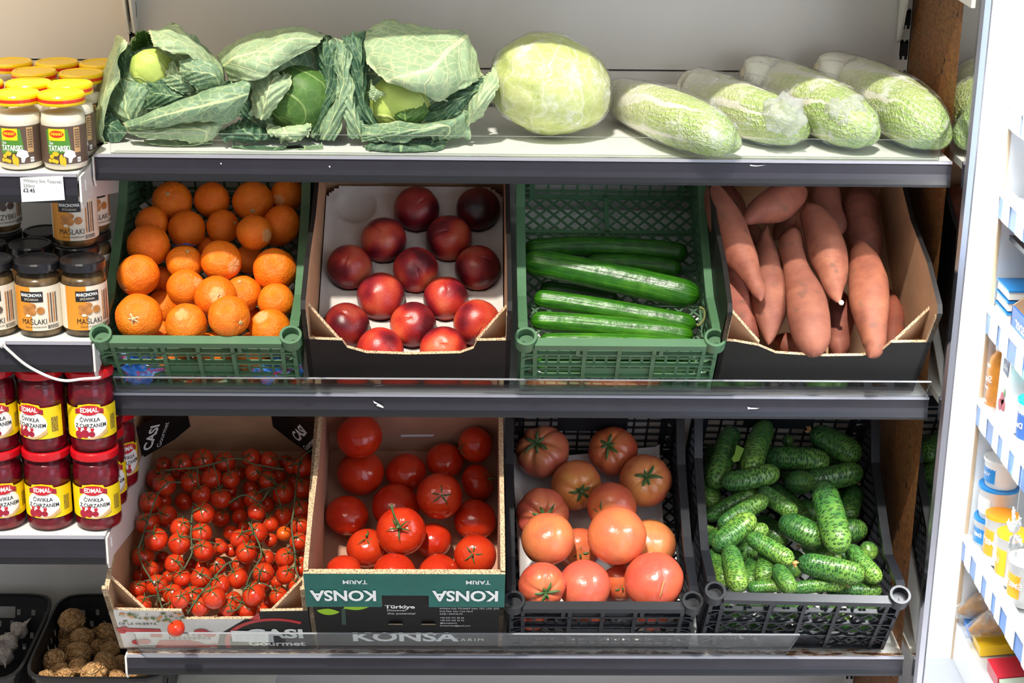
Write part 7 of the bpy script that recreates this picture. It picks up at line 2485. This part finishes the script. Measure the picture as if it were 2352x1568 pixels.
sb = thing('salmon_pack', 'clear pack of orange salmon on a cabinet shelf', 'pack', (FX + 0.095, FY0 + 0.060, zC + 0.140))
obj('fish', MB().box((-0.06, -0.04, 0.004), (0.05, 0.045, 0.030)), flat('salmon_flesh', 'c4542a', 0.35, var=0.25, vs=60), sb)
obj('tray', MB().box((-0.065, -0.045, 0), (0.055, 0.05, 0.004)), M['lid_black'], sb)
obj('support_shelf', MB().box((FX + 0.02, FY0 + 0.005, zC + 0.130), (1.30, FY1, zC + 0.139)), flat('dark_wire_shelf', '2c2f36', 0.4), cab)
cr_ = thing('fish_carton', 'white carton next to the salmon pack', 'carton', (FX + 0.075, FY0 + 0.155, zC + 0.140))
obj('box', MB().box((-0.05, -0.04, 0), (0.05, 0.05, 0.042)), WH, cr_)
# bottom: smoked fish packs
FSH = flat('smoked_fish_skin', '9a6a28', 0.3, var=0.5, vs=40)
for k, (y, x, z, a, lab) in enumerate(((0.05, 0.075, 0.095, 20, 'golden smoked fish in clear film, farther one'), (0.125, 0.075, 0.100, 12, 'golden smoked fish in clear film, nearer one'))):
    fo_ = thing('smoked_fish', lab, 'fish', (FX + x, FY0 + y, z + 0.055), (0, R(-25), R(a)), group='smoked fish packs')
    obj('body', MB().tube([(-0.09, 0, 0), (-0.05, 0, 0.004), (0.0, 0, 0.008), (0.06, 0, 0.004), (0.09, 0, 0)], [0.006, 0.022, 0.028, 0.018, 0.006], 16, 0, 24), FSH, fo_, True)
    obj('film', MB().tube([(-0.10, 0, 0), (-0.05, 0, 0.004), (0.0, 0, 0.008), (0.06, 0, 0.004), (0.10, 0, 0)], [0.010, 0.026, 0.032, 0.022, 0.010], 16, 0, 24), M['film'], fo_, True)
for k, (y, col, lab) in enumerate(((0.05, '1f74c4', 'blue packet lying at the bottom of the cabinet'), (0.10, 'f0c020', 'yellow packet lying at the bottom of the cabinet'), (0.22, 'b01c2c', 'red packet lying at the bottom of the cabinet'), (0.30, 'dfe8d0', 'pale clear packet at the bottom nearest the mirror'))):
    pk = thing('food_packet', lab, 'packet', (FX + 0.06, FY0 + y, 0.081), (0, R(-6), 0), group='packets in the cabinet base')
    obj('pouch', MB().box((-0.05, -0.03, 0.006), (0.08, 0.04, 0.022 + 0.004 * k)), flat('packet_' + lab.split()[0], col, 0.3), pk)


# acrylic snowflakes hanging on threads in front of the cabinet
def snowflake(label, y, z, r):
    t = thing('snowflake_ornament', label, 'ornament', (FX - 0.035, y, z), group='clear snowflake ornaments')
    b_ = MB()
    for k in range(6):
        a = pi * k / 3
        d, n_ = Vector((0, cos(a), sin(a))), Vector((1, 0, 0))
        s_ = n_.cross(d)
        for m_, wd in ((1.0, 0.14), (0.62, 0.22)):
            b_.tube([d * 0.004, d * r * m_ * 0.6, d * r * m_], [r * 0.05, r * wd * 0.6, r * 0.03], 6)
        for q in (0.45, 0.7):
            for sg in (-1, 1):
                b_.tube([d * r * q, d * r * (q + 0.16) + s_ * sg * r * 0.2], [r * 0.05, r * 0.025], 6)
    obj('flake', b_, SNOW, t)
    obj('thread', MB().tube([(0, 0, r * 0.9), (0, 0, 1.50 - z)], [0.0004, 0.0004], 5), WH, t)
    return t


SNOW = thin_clear('clear_snowflake', (1, 1, 1, 1), 0.05, 0.02, fk=0.6, milk=0.35)
snowflake('clear snowflake ornament hanging before the milk carton', FY0 + 0.385, 0.705, 0.034)
snowflake('clear snowflake ornament hanging before the orange pots', FY0 + 0.385, 0.452, 0.045)
